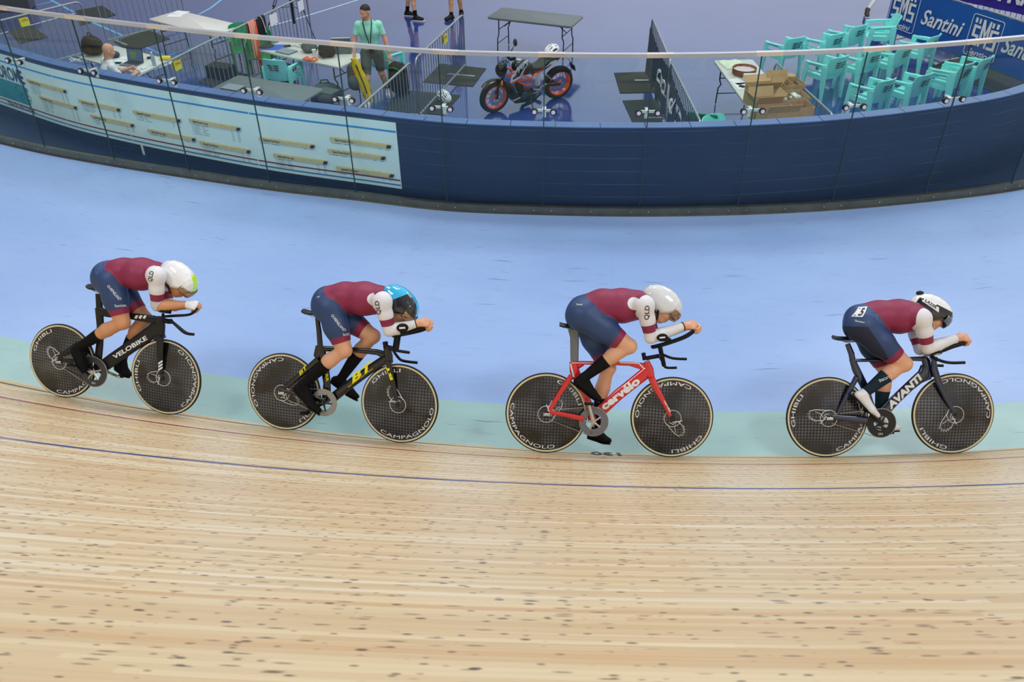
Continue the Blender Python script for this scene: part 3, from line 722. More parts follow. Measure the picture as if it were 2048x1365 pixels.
# ------------------------------------------------------------------ bicycles
WR = .336
class Frame:
    """bike plane: x forward, y up (leaning with the rider), z towards the drive side, in metres from the rear contact point"""
    def __init__(s, c0, c1, lam, crop, scale):
        s.O = surf(*c0); F = surf(*c1); s.ex = (F - s.O); s.wb = s.ex.length; s.ex.normalize()
        n = Vector((-s.ex.y, s.ex.x, 0)).normalized(); l = math.radians(lam); u = math.cos(l) * Vector((0, 0, 1)) + math.sin(l) * n
        s.ey = (u - s.ex * u.dot(s.ex)).normalized(); s.ez = s.ex.cross(s.ey); s.crop = crop; s.sc = scale
        a, b, c, o = s.ex, s.ey, s.ez, s.O
        s.mat = Matrix(((a.x, b.x, c.x, o.x), (a.y, b.y, c.y, o.y), (a.z, b.z, c.z, o.z), (0, 0, 0, 1)))
    def __call__(s, cx, cy, z=0.0):
        px = s.crop[0] + cx / s.sc; py = s.crop[1] + cy / s.sc; d = ray(px, py)
        t = (z - (CP - s.O).dot(s.ez)) / d.dot(s.ez); p = CP + d * t - s.O
        return Vector((p.dot(s.ex), p.dot(s.ey), z))
FR = [Frame((126, 795), (331, 829), 26, (40, 490), 3.7925), Frame((568, 860.5), (797, 886), 27, (480, 540), 3.7905),
      Frame((1090, 906), (1339, 915), 28, (1000, 550), 3.593), Frame((1653, 915), (1903, 908), 30, (1560, 570), 3.791)]
def disc_mat():
    t = NT('carbon_disc'); tc = t.node('ShaderNodeTexCoord'); mp = t.node('ShaderNodeMapping'); mp.inputs['Rotation'].default_value = (0, 0, .8); t.l.new(tc.outputs['Object'], mp.inputs[0])
    ck = t.node('ShaderNodeTexChecker'); ck.inputs['Scale'].default_value = 1 / .0165; t.l.new(mp.outputs[0], ck.inputs['Vector'])
    x = t.node('ShaderNodeSeparateXYZ'); t.l.new(mp.outputs[0], x.inputs[0])
    a = t.math('GREATER_THAN', t.math('FRACT', t.math('DIVIDE', x.outputs[0], .036)), .5); b = t.math('GREATER_THAN', t.math('FRACT', t.math('DIVIDE', x.outputs[1], .036)), .5)
    k = t.math('ABSOLUTE', t.math('SUBTRACT', a, b)); oi = t.node('ShaderNodeObjectInfo'); n = t.noise(t.xyz(t.math('ADD', x.outputs[0], oi.outputs['Random']), x.outputs[1]), 3.6, 2)
    c = t.mix(t.math('MULTIPLY', k, t.rng(n, .42, .62, .08, 1)), lin((12, 15, 20)), lin((86, 96, 114)))
    t.put(t.b.inputs['Base Color'], c); t.b.inputs['Roughness'].default_value = .36; t.b.inputs['Coat Weight'].default_value = 1; t.b.inputs['Coat Roughness'].default_value = .13
    t.b.inputs['Metallic'].default_value = .6; return t.m
DISC = disc_mat(); TYRE = M('tyre_black', (24, 24, 26), .6); TAN = M('tyre_tan', (214, 205, 166), .6); WHT = M('print_white', (226, 230, 232), .45); RED = M('print_red', (196, 40, 52), .5)
ALU = M('alloy', (198, 200, 204), .25, metal=.9); DKM = M('dark_metal', (60, 62, 66), .35, metal=.8); CARB = M('matt_carbon', (34, 35, 38), .42, coat=.15); GRIP = M('bar_black', (14, 14, 16), .5, spec=.3)
def wheel(root, cx, thg):
    """lens-shaped carbon disc wheel"""
    me = MB(); prof = [(.036, .052), (.06, .046), (.12, .034), (.20, .022), (.28, .0125), (.312, .011)]
    full = [(.0001, .052)] + prof + [(r, -z) for r, z in prof[::-1]] + [(.0001, -.052)]
    me.lathe(full, lambda x, y, z: Vector((x, y, z)), 96)
    w = me.build('disc_wheel', DISC, root, angle=30); w.location = (cx, WR, 0)
    m = MB(); m.lathe([(.311, .0115), (.318, .0135), (.3245, .0125)], lambda x, y, z: Vector((x, y, z)), 96); m.lathe([(.311, -.0115), (.318, -.0135), (.3245, -.0125)], lambda x, y, z: Vector((x, y, z)), 96)
    t = m.build('tan_sidewall', TAN, w, recalc=False)
    m = MB(); m.lathe([(.3235, .0125), (.330, .0095), (.3355, .003), (.3355, -.003), (.330, -.0095), (.3235, -.0125)], lambda x, y, z: Vector((x, y, z)), 96); m.build('tyre', TYRE, w, recalc=False)
    m = MB(); m.cyl((0, 0, -.055), (0, 0, .055), .024, n=24); m.cyl((0, 0, -.062), (0, 0, .064), .009, n=12); m.build('hub', DKM, w)
    zs = lambda r: float(np.interp(r, [p[0] for p in prof], [p[1] for p in prof])) + .0012
    def arc(mb, s, r, th0, th1, h, outward, side=1, k=None):
        v, f, wd = text2d(s, .0, .0); sg = 1 if outward else -1
        P = []
        for a, b in v:
            th = th0 + (th1 - th0) * a / wd; rr = r + (b * h if outward else (1 - b) * h - h * 0)
            P.append(Vector((rr * math.cos(th), rr * math.sin(th), zs(rr))))
        mb.add(P, f, k)
    m = MB(); g = math.radians(thg)
    arc(m, 'GHIBLI', .268, g + .50, g - .50, .030, True); arc(m, 'CAMPAGNOLO', .268, g + PI - 1.06, g + PI + 1.06, .030, False)
    m.build('lettering', WHT, w, smooth=False, recalc=False)
    # feathered wing and ring round the hub
    m = MB(); ring = [Vector((.068 * math.cos(k * PI / 24), .068 * math.sin(k * PI / 24), zs(.068))) for k in range(48)]; m.tube(ring, .0022, 5, True)
    def wp(a, b):
        x = a * math.cos(g) - b * math.sin(g); y = a * math.sin(g) + b * math.cos(g); r = math.hypot(x, y); return Vector((x, y, zs(min(r, .3))))
    up = [(.02, -.06), (.07, -.055), (.12, -.045), (.165, -.02), (.15, -.012), (.172, .002), (.148, .008), (.168, .02), (.14, .02), (.155, .035), (.122, .030), (.135, .045), (.102, .036), (.11, .050), (.08, .038), (.05, .03), (.03, .01), (.045, -.02), (.015, -.035)]
    m.tube([wp(*p) for p in up], .0026, 5); m.tube([wp(.055, .06), wp(.025, -.015)], .0032, 5); m.tube([wp(.03, .02), wp(.07, -.02), wp(.12, -.03)], .0018, 5)
    m.build('wing_emblem', WHT, w)
    m = MB(); arc(m, 'o ooo', .296, g + 2.2, g + 2.32, .008, True); m.build('red_mark', RED, w, smooth=False, recalc=False)
    return w
def blade(mb, F, pts, zh, z0=0.0, k=None, n=12):
    """aero tube through crop points (x, y, width in crop px) lying in the bike plane"""
    P = [F(p[0], p[1], z0) for p in pts]; rs = []
    for i, p in enumerate(P):
        t = (P[min(i + 1, len(P) - 1)] - P[max(i - 1, 0)]).normalized(); b = Vector((-t.y, t.x, 0))
        w = (F(pts[i][0] + pts[i][2], pts[i][1], z0) - p).length / 2; zz = zh[i] if isinstance(zh, (list, tuple)) else zh
        r = []
        for j in range(n):
            a = 2 * PI * j / n; ca, sa = math.cos(a), math.sin(a); e = .7
            r.append(p + b * (w * math.copysign(abs(ca) ** e, ca)) + Vector((0, 0, zz * math.copysign(abs(sa) ** e, sa))))
        rs.append(r)
    mb.rings(rs, False, True, k)
def flat_text(parent, F, s, p0, p1, z, h, mat, shear=0, bold=.02, name='lettering', stretch=True):
    a = F(p0[0], p0[1], z); b = F(p1[0], p1[1], z); u = (b - a); L = u.length; u.normalize(); v = Vector((-u.y, u.x, 0)); mb = MB()
    letter(mb, s, lambda x, y: a + u * x + v * y + Vector((0, 0, .001)), h=h, width=L if stretch else None, shear=shear, bold=bold); return mb.build(name, mat, parent, smooth=False)
def quadpatch(parent, F, polys, z, mat, name='stripe'):
    mb = MB()
    for poly in polys:
        mb.prism(poly, lambda x, y, q: F(x, y, z + q * .0015))
    return mb.build(name, mat, parent, smooth=False)
def bike(i, label, D):
    F = FR[i]; root = empty('track_bicycle', mat=F.mat.copy()); tag(root, label, 'bicycle', 'track bicycles of the pursuit riders')
    wheel(root, 0.0, D['th'][0]); wheel(root, F.wb, D['th'][1])
    fm = D['mat']; mb = MB()
    for pts, zh, z0 in D['tubes']: blade(mb, F, pts, zh, z0)
    fr_ = mb.build('frame', fm, root, angle=50)
    fk = MB()
    for z0 in (-.052, .052): blade(fk, F, D['fork'], .011, z0)
    a = D['fork'][0]; blade(fk, F, [(a[0] - 4, a[1] - 12, a[2] * .9), (a[0] + 2, a[1] + 14, a[2] * 1.0)], .062)
    fko = fk.build('fork', fm, root, angle=50)
    st = MB()
    for z0 in (-.05, .05):
        blade(st, F, D['cstay'], .008, z0); blade(st, F, D['sstay'], .007, z0 * .9)
    st.build('rear_stay', fm, root, angle=50)
    if 'post' in D: pm = MB(); blade(pm, F, D['post'], .014); pm.build('seatpost', D.get('postmat', CARB), root, angle=50)
    # saddle
    sx, sy, sl = D['saddle']; p = F(sx, sy); sl_ = .265; rs = []
    for k in range(9):
        f = k / 8; w = .068 * (1 - f) ** .7 + .018 if f < .9 else .014; hgt = .018 if f < .85 else .010
        w = float(np.interp(f, [0, .08, .3, .55, 1], [.045, .066, .058, .028, .012]))
        dy = -.008 * math.sin(f * PI) + (.006 if f < .1 else 0)
        rs.append([p + Vector((f * sl_, dy + hgt * math.sin(2 * PI * j / 14) - hgt, w * math.cos(2 * PI * j / 14))) for j in range(14)])
    mb = MB(); mb.rings(rs); sd = mb.build('saddle', M('saddle_black', (22, 22, 24), .4), root)
    mb = MB()
    for z in (-.02, .02): mb.tube([p + Vector((.05, -.035, z * 1.6)), p + Vector((.09, -.052, z)), p + Vector((.17, -.052, z)), p + Vector((.22, -.03, z * .5))], .0035, 8)
    mb.build('saddle_rails', ALU, sd)
    # crank set
    bb = F(*D['bb'], 0); cr_ = D['cr']; R_ = F(D['bb'][0] + D['ringr'], D['bb'][1], .045).x - F(*D['bb'], .045).x
    mb = MB(); zc = .045; ri = R_ * D.get('inner', .55); nt = 60; prof = []
    for k in range(nt * 2):
        rr = R_ if k % 2 else R_ - .0045; a_ = PI * k / nt; prof.append((rr * math.cos(a_), rr * math.sin(a_)))
    inn = [(ri * math.cos(PI * k / nt), ri * math.sin(PI * k / nt)) for k in range(nt * 2)]
    rs = [[bb + Vector((x, y, zc - .002)) for x, y in inn], [bb + Vector((x, y, zc + .002)) for x, y in inn], [bb + Vector((x, y, zc + .002)) for x, y in prof], [bb + Vector((x, y, zc - .002)) for x, y in prof]]
    mb.rings(rs, closed=True, caps=False); cring = mb.build('chainring', D['ringmat'], root, angle=30)
    for t_ in (0,):
        q = MB(); letter(q, D.get('ringtxt', '3C'), lambda x, y: bb + Vector((R_ * .55 + y * math.cos(-.8) * 0 - .09 + x, -R_ * .82 + y, zc + .003)), h=.018, center=False); q.build('lettering', D.get('ringink', WHT), cring, smooth=False)
    arm = math.radians(D['crank']); cl = .168; cmx = D['crmat']
    for side, nm in ((1, 1), (-1, -1)):
        a_ = arm if side == 1 else arm + PI; mb = MB(); z0 = .062 * side; d = Vector((math.cos(a_), math.sin(a_), 0)); n_ = Vector((-d.y, d.x, 0)); e0 = bb; rs = []
        for k, (f, wd, th) in enumerate(((-.10, .010, .006), (-.04, .017, .009), (.1, .017, .0085), (.5, .013, .0075), (.93, .013, .007), (1.04, .011, .006), (1.08, .005, .005))):
            c = e0 + d * cl * f + Vector((0, 0, z0 + .012 * f * side)); rs.append([c + n_ * wd * math.cos(2 * PI * j / 12) + Vector((0, 0, th * math.sin(2 * PI * j / 12))) for j in range(12)])
        mb.rings(rs); ca = mb.build('crank_arm', cmx, root, angle=50)
        pe = e0 + d * cl + Vector((0, 0, z0 + .045 * side)); mb = MB(); mb.cyl(pe + Vector((0, 0, -.036 * side)), pe + Vector((0, 0, .03 * side)), .007, n=10); mb.box(pe + Vector((-.035, -.008, -.03)), pe + Vector((.038, .006, .03))); mb.build('pedal', GRIP, ca, bevel=.003)
    if D.get('spider', 1):
        mb = MB()
        for k in range(5):
            a_ = arm + 2 * PI * k / 5 + (.63 if D.get('spider') == 2 else 0); d = Vector((math.cos(a_), math.sin(a_), 0)); mb.tube([bb + Vector((0, 0, zc + .006)), bb + d * ri * .5 + Vector((0, 0, zc + .006)), bb + d * (ri + .008) + Vector((0, 0, zc + .003))], [.014, .008, .007], 8, flat=.5)
        mb.cyl(bb + Vector((0, 0, zc + .0)), bb + Vector((0, 0, zc + .024)), .018, n=18); mb.build('spider', cmx, root)
    mb = MB(); mb.cyl(bb + Vector((0, 0, -.058)), bb + Vector((0, 0, .05)), .02, n=18); mb.build('bottom_bracket', DKM, root)
    # chain: top run, ring, bottom run, sprocket
    rc = .032; hub = Vector((0, WR, zc)); bc = bb + Vector((0, 0, zc)); dd = (bc - hub); L_ = dd.length; th = math.atan2(dd.y, dd.x); ph = math.acos((R_ - rc) / L_)
    path = [bc + Vector((math.cos(a_), math.sin(a_), 0)) * R_ for a_ in np.linspace(th + PI - ph, th - PI + ph, 40)] + [hub + Vector((math.cos(a_), math.sin(a_), 0)) * rc for a_ in np.linspace(th - PI + ph, th - 2 * PI + PI - ph, 14)]
    P2 = []
    for k in range(len(path)):
        a_, b_ = path[k], path[(k + 1) % len(path)]; m_ = max(1, int((b_ - a_).length / .0127))
        for j in range(m_): P2.append(a_ + (b_ - a_) * j / m_)
    mb = MB(); mb.tube(P2, [.0045 if k % 2 else .0028 for k in range(len(P2))], 6, True, flat=.9); mb.build('chain', M('chain_steel', (168, 166, 160), .35, metal=.9), root)
    mb = MB(); mb.cyl((0, WR, zc - .003), (0, WR, zc + .003), rc, n=24); mb.build('sprocket', DKM, root)
    for z in (-.062, .062): mb = MB(); mb.box((-.024, WR - .012, z - .004), (.03, WR + .013, z + .004)); mb.cyl((0, WR, z - .01), (0, WR, z + .01), .011, n=6); mb.build('axle_plate', ALU, root, bevel=.003)
    # bars
    for key, nm in (('base', 'base_bar'), ('ext', 'extension_bar'), ('stem', 'stem')):
        mb = MB()
        for pts, r in D[key]:
            P = [F(x, y, z) for x, y, z in pts]; mb.tube(smooth_path(P, 4), r, 10)
        mb.build(nm, D.get(key + 'mat', GRIP), root)
    for (x, y, z, rx) in D['pads']:
        c = F(x, y, z); rs = []
        for k in range(7):
            f = k / 6 - .5; wz = .045 * math.sqrt(max(.05, 1 - (2 * f) ** 4)); rs.append([c + Vector((f * rx, .012 * abs(math.cos(PI * j / 6)) ** 2 * (1.6 if 1 else 1) - .006 + (.006 if j < 6 else -.006), wz * math.cos(2 * PI * j / 12))) for j in range(12)])
        mb = MB(); mb.rings(rs); mb.build('arm_rest', GRIP, root)
    for (x, y, z, rx, ry, ang) in D.get('cups', ()):
        c = F(x, y, z); a_ = math.radians(ang); mb = MB(); rs = []
        for zz, s1 in ((-.006, .9), (-.003, 1), (.003, 1), (.006, .9)): rs.append([c + Vector((rx * s1 * math.cos(t_) * math.cos(a_) - ry * s1 * math.sin(t_) * math.sin(a_), rx * s1 * math.cos(t_) * math.sin(a_) + ry * s1 * math.sin(t_) * math.cos(a_), zz)) for t_ in [2 * PI * k / 20 for k in range(20)]])
        mb.rings(rs); cu_ = mb.build('arm_cup', GRIP, root); mb = MB(); mb.box((-rx * .5, -ry * .2, 0), (rx * .5, ry * .2, .001), mat=Matrix.Translation(c + Vector((0, 0, .0065))) @ Matrix.Rotation(a_, 4, 'Z')); mb.build('cup_mark', WHT, cu_, smooth=False)
    return root, fr_, fko
def smooth_path(P, m=4):
    if len(P) < 3: return P
    out = []; n = len(P)
    for i in range(n - 1):
        p0, p1, p2, p3 = P[max(i - 1, 0)], P[i], P[i + 1], P[min(i + 2, n - 1)]
        for j in range(m):
            f = j / m; out.append(.5 * (2 * p1 + (p2 - p0) * f + (2 * p0 - 5 * p1 + 4 * p2 - p3) * f * f + (3 * p1 - p0 - 3 * p2 + p3) * f ** 3))
    return out + [P[-1]]
BLKF = M('frame_matt_black', (26, 28, 32), .42, coat=.1, spec=.35); BTF = M('frame_gloss_black', (12, 13, 15), .3, coat=.8, spec=.3); REDF = M('frame_red', (206, 26, 38), .28, coat=1); NAVF = M('frame_navy', (16, 34, 66), .25, metal=.35, coat=1)
YEL = M('print_yellow', (232, 226, 30), .4); GREYR = M('ring_grey', (96, 98, 104), .4, metal=.5); SILR = M('ring_silver', (150, 154, 158), .35, metal=.6); BLKR = M('ring_black', (40, 41, 44), .4, metal=.4)
b1, f1, k1 = bike(0, 'matt black track bicycle with white wordmark on its down tube, leftmost rider', dict(th=(140, 185), mat=BLKF, crank=163, cr=0, bb=(583, 955), ringr=104, inner=.56, ringmat=M('ring_dark', (70, 72, 77), .4, metal=.4), crmat=ALU, spider=1, ringtxt='GN',
    tubes=[([(600, 480, 60), (610, 620, 52), (605, 760, 50), (585, 930, 60)], .015, 0), ([(600, 500, 60), (660, 520, 52), (850, 543, 44), (1020, 568, 58), (1060, 600, 70)], .017, 0), ([(1062, 545, 62), (1062, 620, 72), (1060, 705, 66)], .026, 0), ([(1050, 625, 110), (1000, 662, 96), (850, 768, 86), (700, 872, 86), (600, 945, 80)], .024, 0), ([(596, 372, 44), (604, 500, 48)], .014, 0)],
    fork=[(1060, 700, 60), (1062, 790, 50), (1066, 900, 38), (1072, 985, 28)], cstay=[(292, 860, 26), (420, 900, 30), (560, 938, 40)], sstay=[(292, 855, 30), (430, 760, 38), (600, 700, 46)],
    saddle=(522, 302, 1), ext=[([(1075, 545, .07), (1160, 540, .055), (1290, 528, .045), (1345, 480, .035)], .011), ([(1085, 545, -.07), (1170, 538, -.055), (1290, 528, -.045), (1350, 484, -.035)], .011)],
    base=[([(1140, 575, .0), (1150, 580, .12), (1185, 612, .17), (1250, 668, .18), (1318, 680, .18)], .012), ([(1140, 575, .0), (1150, 580, -.12), (1190, 612, -.17), (1262, 668, -.18), (1320, 680, -.18)], .012)],
    stem=[([(1048, 560, 0), (1120, 580, 0), (1150, 580, 0)], .022), ([(1085, 580, .07), (1085, 520, .07)], .012), ([(1085, 580, -.07), (1085, 520, -.07)], .012)], pads=[(1100, 508, .085, .11), (1100, 508, -.085, .11)]))
flat_text(f1, FR[0], 'VELOBIKE', (716, 868), (968, 716), .026, .036, WHT, bold=.03)
quadpatch(f1, FR[0], [[(865 + k * 32, 556), (880 + k * 32, 534), (898 + k * 32, 537), (883 + k * 32, 563)] for k in range(3)], .019, WHT)
quadpatch(k1, FR[0], [[(1048, 895 + k * 24), (1080, 875 + k * 24), (1082, 888 + k * 24), (1050, 910 + k * 24)] for k in range(3)], .064, WHT)
b2, f2, k2 = bike(1, 'glossy black track bicycle with yellow letters, second rider from the left', dict(th=(331, 118), mat=BTF, crank=213, cr=0, bb=(652, 998), ringr=97, inner=.58, ringmat=SILR, crmat=DKM, spider=1, ringtxt='3C', ringink=M('print_dark', (50, 50, 56), .5),
    tubes=[([(605, 575, 62), (605, 640, 100), (640, 720, 66), (660, 860, 54), (655, 985, 70)], .016, 0), ([(640, 598, 40), (860, 606, 36), (1040, 625, 44), (1110, 650, 60)], .016, 0), ([(1115, 592, 50), (1126, 650, 62), (1132, 705, 56)], .026, 0), ([(1110, 672, 70), (1000, 745, 66), (850, 855, 68), (700, 975, 70)], .023, 0)],
    post=[(585, 360, 30), (600, 470, 38), (610, 600, 42)], postmat=BTF,
    fork=[(1125, 700, 46), (1145, 800, 42), (1172, 920, 34), (1188, 995, 24)], cstay=[(320, 918, 24), (480, 955, 28), (640, 992, 40)], sstay=[(318, 910, 30), (440, 810, 34), (590, 680, 44)],
    saddle=(480, 300, 1), ext=[([(1150, 500, .06), (1240, 482, .05), (1340, 452, .045), (1402, 436, .04)], .012), ([(1160, 505, -.06), (1250, 490, -.05), (1360, 466, -.045), (1415, 446, -.04)], .012)],
    base=[([(1145, 592, 0), (1150, 594, .10), (1185, 612, .17), (1285, 628, .18)], .012), ([(1145, 600, 0), (1160, 610, -.10), (1195, 660, -.17), (1235, 690, -.18), (1345, 705, -.18)], .012)],
    stem=[([(1100, 545, 0), (1108, 600, 0)], .022), ([(1108, 590, 0), (1150, 598, 0)], .024), ([(1170, 600, .03), (1185, 500, .05)], .017), ([(1190, 605, -.03), (1205, 505, -.05)], .017)], pads=[(1225, 478, .085, .11), (1235, 480, -.085, .11)], cups=[(1232, 440, .15, .050, .036, 8)]))
flat_text(f2, FR[1], 'BT', (850, 862), (1030, 722), .025, .052, YEL, shear=.35, bold=.04); flat_text(f2, FR[1], 'BIKE TECHNOLOGIES AUSTRALIA', (822, 893), (1010, 752), .025, .009, YEL, bold=.0)
flat_text(k2, FR[1], 'BT', (1160, 832), (1122, 722), .0645, .024, YEL, bold=.04); flat_text(f2, FR[1], 'RR', (648, 790), (655, 850), .018, .022, YEL, bold=.04); flat_text(f2, FR[1], 'BT', (455, 803), (520, 735), .054, .028, YEL, shear=.3, bold=.03)
b3, f3, k3 = bike(2, 'bright red track bicycle with white wordmark on its down tube, third rider from the left', dict(th=(45, 301), mat=REDF, crank=106, cr=0, bb=(668, 1046), ringr=107, inner=.52, ringmat=M('ring_mid', (118, 120, 128), .45, metal=.4), crmat=ALU, spider=1, ringtxt='32', ringink=M('print_dark', (50, 50, 56), .5),
    tubes=[([(522, 622, 48), (535, 690, 74), (580, 800, 58), (640, 940, 56), (662, 1040, 60)], .015, 0), ([(520, 632, 26), (700, 634, 26), (930, 640, 30), (1010, 655, 50), (1060, 680, 70)], .016, 0), ([(1052, 622, 44), (1075, 680, 60), (1088, 742, 50)], .026, 0), ([(1065, 692, 90), (960, 775, 84), (850, 862, 84), (720, 985, 80)], .024, 0), ([(560, 660, 36), (600, 640, 26)], .014, 0)],
    post=[(530, 390, 84), (535, 450, 64), (535, 620, 58)], postmat=M('post_grey', (112, 116, 122), .4, metal=.3),
    fork=[(1090, 745, 50), (1130, 830, 44), (1185, 930, 34), (1222, 1015, 26)], cstay=[(352, 985, 30), (460, 1005, 32), (600, 1035, 40)], sstay=[(350, 985, 30), (430, 850, 34), (515, 725, 42)],
    saddle=(428, 345, 1), ext=[([(1085, 520, .05), (1170, 498, .05), (1310, 450, .045), (1392, 402, .04)], .013), ([(1095, 524, -.05), (1190, 500, -.05), (1330, 450, -.045), (1398, 404, -.04)], .013)],
    base=[([(1145, 590, 0), (1160, 572, .10), (1240, 600, .17), (1342, 606, .18)], .011), ([(1150, 595, 0), (1165, 620, -.10), (1190, 665, -.17), (1270, 668, -.18)], .011)],
    stem=[([(1030, 562, 0), (1040, 612, 0)], .017), ([(1050, 600, 0), (1150, 582, 0)], .017), ([(1148, 515, .03), (1165, 590, .02), (1178, 650, -.02)], .018), ([(1150, 515, -.04), (1165, 590, -.02)], .018)], pads=[(1165, 462, .085, .11), (1180, 470, -.085, .11)], cups=[(1166, 450, .165, .044, .030, 8)]))
flat_text(f3, FR[2], 'cervélo', (748, 975), (1012, 772), .0255, .062, WHT, bold=.05); flat_text(k3, FR[2], 'cervélo', (1176, 908), (1222, 990), .0645, .014, WHT, bold=.03)
quadpatch(f3, FR[2], [[(512, 632), (690, 632), (690, 637), (516, 637)], [(860, 628), (1000, 632), (1068, 706), (1060, 708), (996, 640), (860, 634)], [(502, 640), (512, 640), (536, 735), (524, 735)]], .0175, WHT)
b4, f4, k4 = bike(3, 'metallic navy track bicycle with white wordmark on its down tube, rightmost rider', dict(th=(166, 232), mat=NAVF, crank=137, cr=0, bb=(750, 1041), ringr=112, inner=.5, ringmat=BLKR, crmat=M('crank_black', (26, 27, 30), .35), spider=1, ringtxt='GN',
    tubes=[([(545, 562, 44), (575, 640, 62), (640, 770, 62), (680, 900, 62), (735, 1030, 66)], .016, 0), ([(545, 574, 26), (800, 572, 24), (1000, 562, 32), (1100, 560, 44)], .014, 0), ([(1095, 552, 46), (1120, 620, 76), (1140, 700, 54)], .024, 0), ([(1115, 640, 120), (1080, 685, 90), (980, 770, 76), (880, 865, 76), (790, 960, 78)], .024, 0), ([(1140, 700, 30), (1060, 740, 20), (1020, 780, 8)], .014, 0)],
    post=[(512, 450, 40), (540, 520, 46), (552, 580, 46)], postmat=NAVF,
    fork=[(1166, 560, 34), (1172, 640, 50), (1200, 730, 50), (1260, 860, 40), (1315, 965, 28)], cstay=[(395, 1000, 34), (520, 1015, 50), (660, 1030, 60)], sstay=[(438, 975, 30), (500, 850, 34), (582, 700, 46)],
    saddle=(405, 388, 1), ext=[([(1130, 520, .07), (1220, 498, .065), (1300, 470, .06), (1400, 440, .05)], [.010, .02, .02, .016]*1 + [.016] * 9), ([(1140, 520, -.07), (1230, 500, -.065), (1310, 470, -.06), (1405, 442, -.05)], [.010, .02, .02, .016] + [.016] * 9)],
    base=[([(1150, 548, 0), (1160, 552, .12), (1230, 580, .17), (1300, 592, .18), (1402, 590, .18)], .012), ([(1150, 590, 0), (1160, 606, -.14), (1190, 612, -.18), (1238, 614, -.18)], .012)],
    stem=[([(1085, 532, .03), (1215, 520, .03)], .008), ([(1085, 538, -.03), (1215, 526, -.03)], .008), ([(1140, 515, .06), (1140, 555, .03)], .008), ([(1165, 515, .06), (1165, 555, .03)], .008)], stemmat=ALU, pads=[(1165, 512, .085, .11), (1175, 516, -.085, .11)]))
flat_text(f4, FR[3], 'AVANTI', (838, 948), (1085, 705), .0255, .055, WHT, bold=.05, shear=.2)
# ------------------------------------------------------------------ riders
SKIN = M('skin_tan', (206, 148, 108), .5, noise=.05, nscale=12); SKIN2 = M('skin_pale', (218, 164, 130), .5, noise=.05, nscale=12)
SNAV = M('suit_navy', (42, 66, 110), .5, noise=.05, nscale=8, bump=.05); SDRK = M('suit_deep_navy', (24, 32, 58), .55); SMAR = M('suit_maroon', (136, 38, 74), .55, noise=.07, nscale=8, bump=.05); SWHT = M('suit_white', (222, 222, 228), .55, noise=.03, nscale=9)
def stripes(name, c1, c2, w, axis=0):
    t = NT(name); tc = t.node('ShaderNodeTexCoord'); x = t.node('ShaderNodeSeparateXYZ'); t.l.new(tc.outputs['Object'], x.inputs[0])
    k = t.math('GREATER_THAN', t.math('FRACT', t.math('DIVIDE', x.outputs[axis], w)), .8); t.put(t.b.inputs['Base Color'], t.mix(k, lin(c1), lin(c2))); t.b.inputs['Roughness'].default_value = .6; return t.m
SSTR = stripes('sleeve_pinstripe', (214, 216, 222), (70, 74, 90), .0115)
def pattern():
    t = NT('suit_contour_print'); tc = t.node('ShaderNodeTexCoord'); n = t.noise(tc.outputs['Object'], 9.0, 1); w = t.math('FRACT', t.math('MULTIPLY', n, 9.0))
    t.put(t.b.inputs['Base Color'], t.mix(t.band(w, .5, .06, .03), lin((54, 80, 128)), lin((34, 50, 92)))); t.b.inputs['Roughness'].default_value = .55; return t.m
SPAT = pattern()
SOCK = M('sock_black', (14, 15, 17), .8, spec=.2); SOCKT = M('sock_petrol', (28, 46, 58), .8, spec=.2); SHOEW = M('shoe_white', (226, 228, 232), .4)
VIS = M('visor_gold', (150, 120, 92), .12, metal=.75, coat=1); VISC = M('visor_smoke', (96, 108, 130), .1, metal=.4, coat=1)
STRAP = M('strap_black', (20, 20, 22), .7)
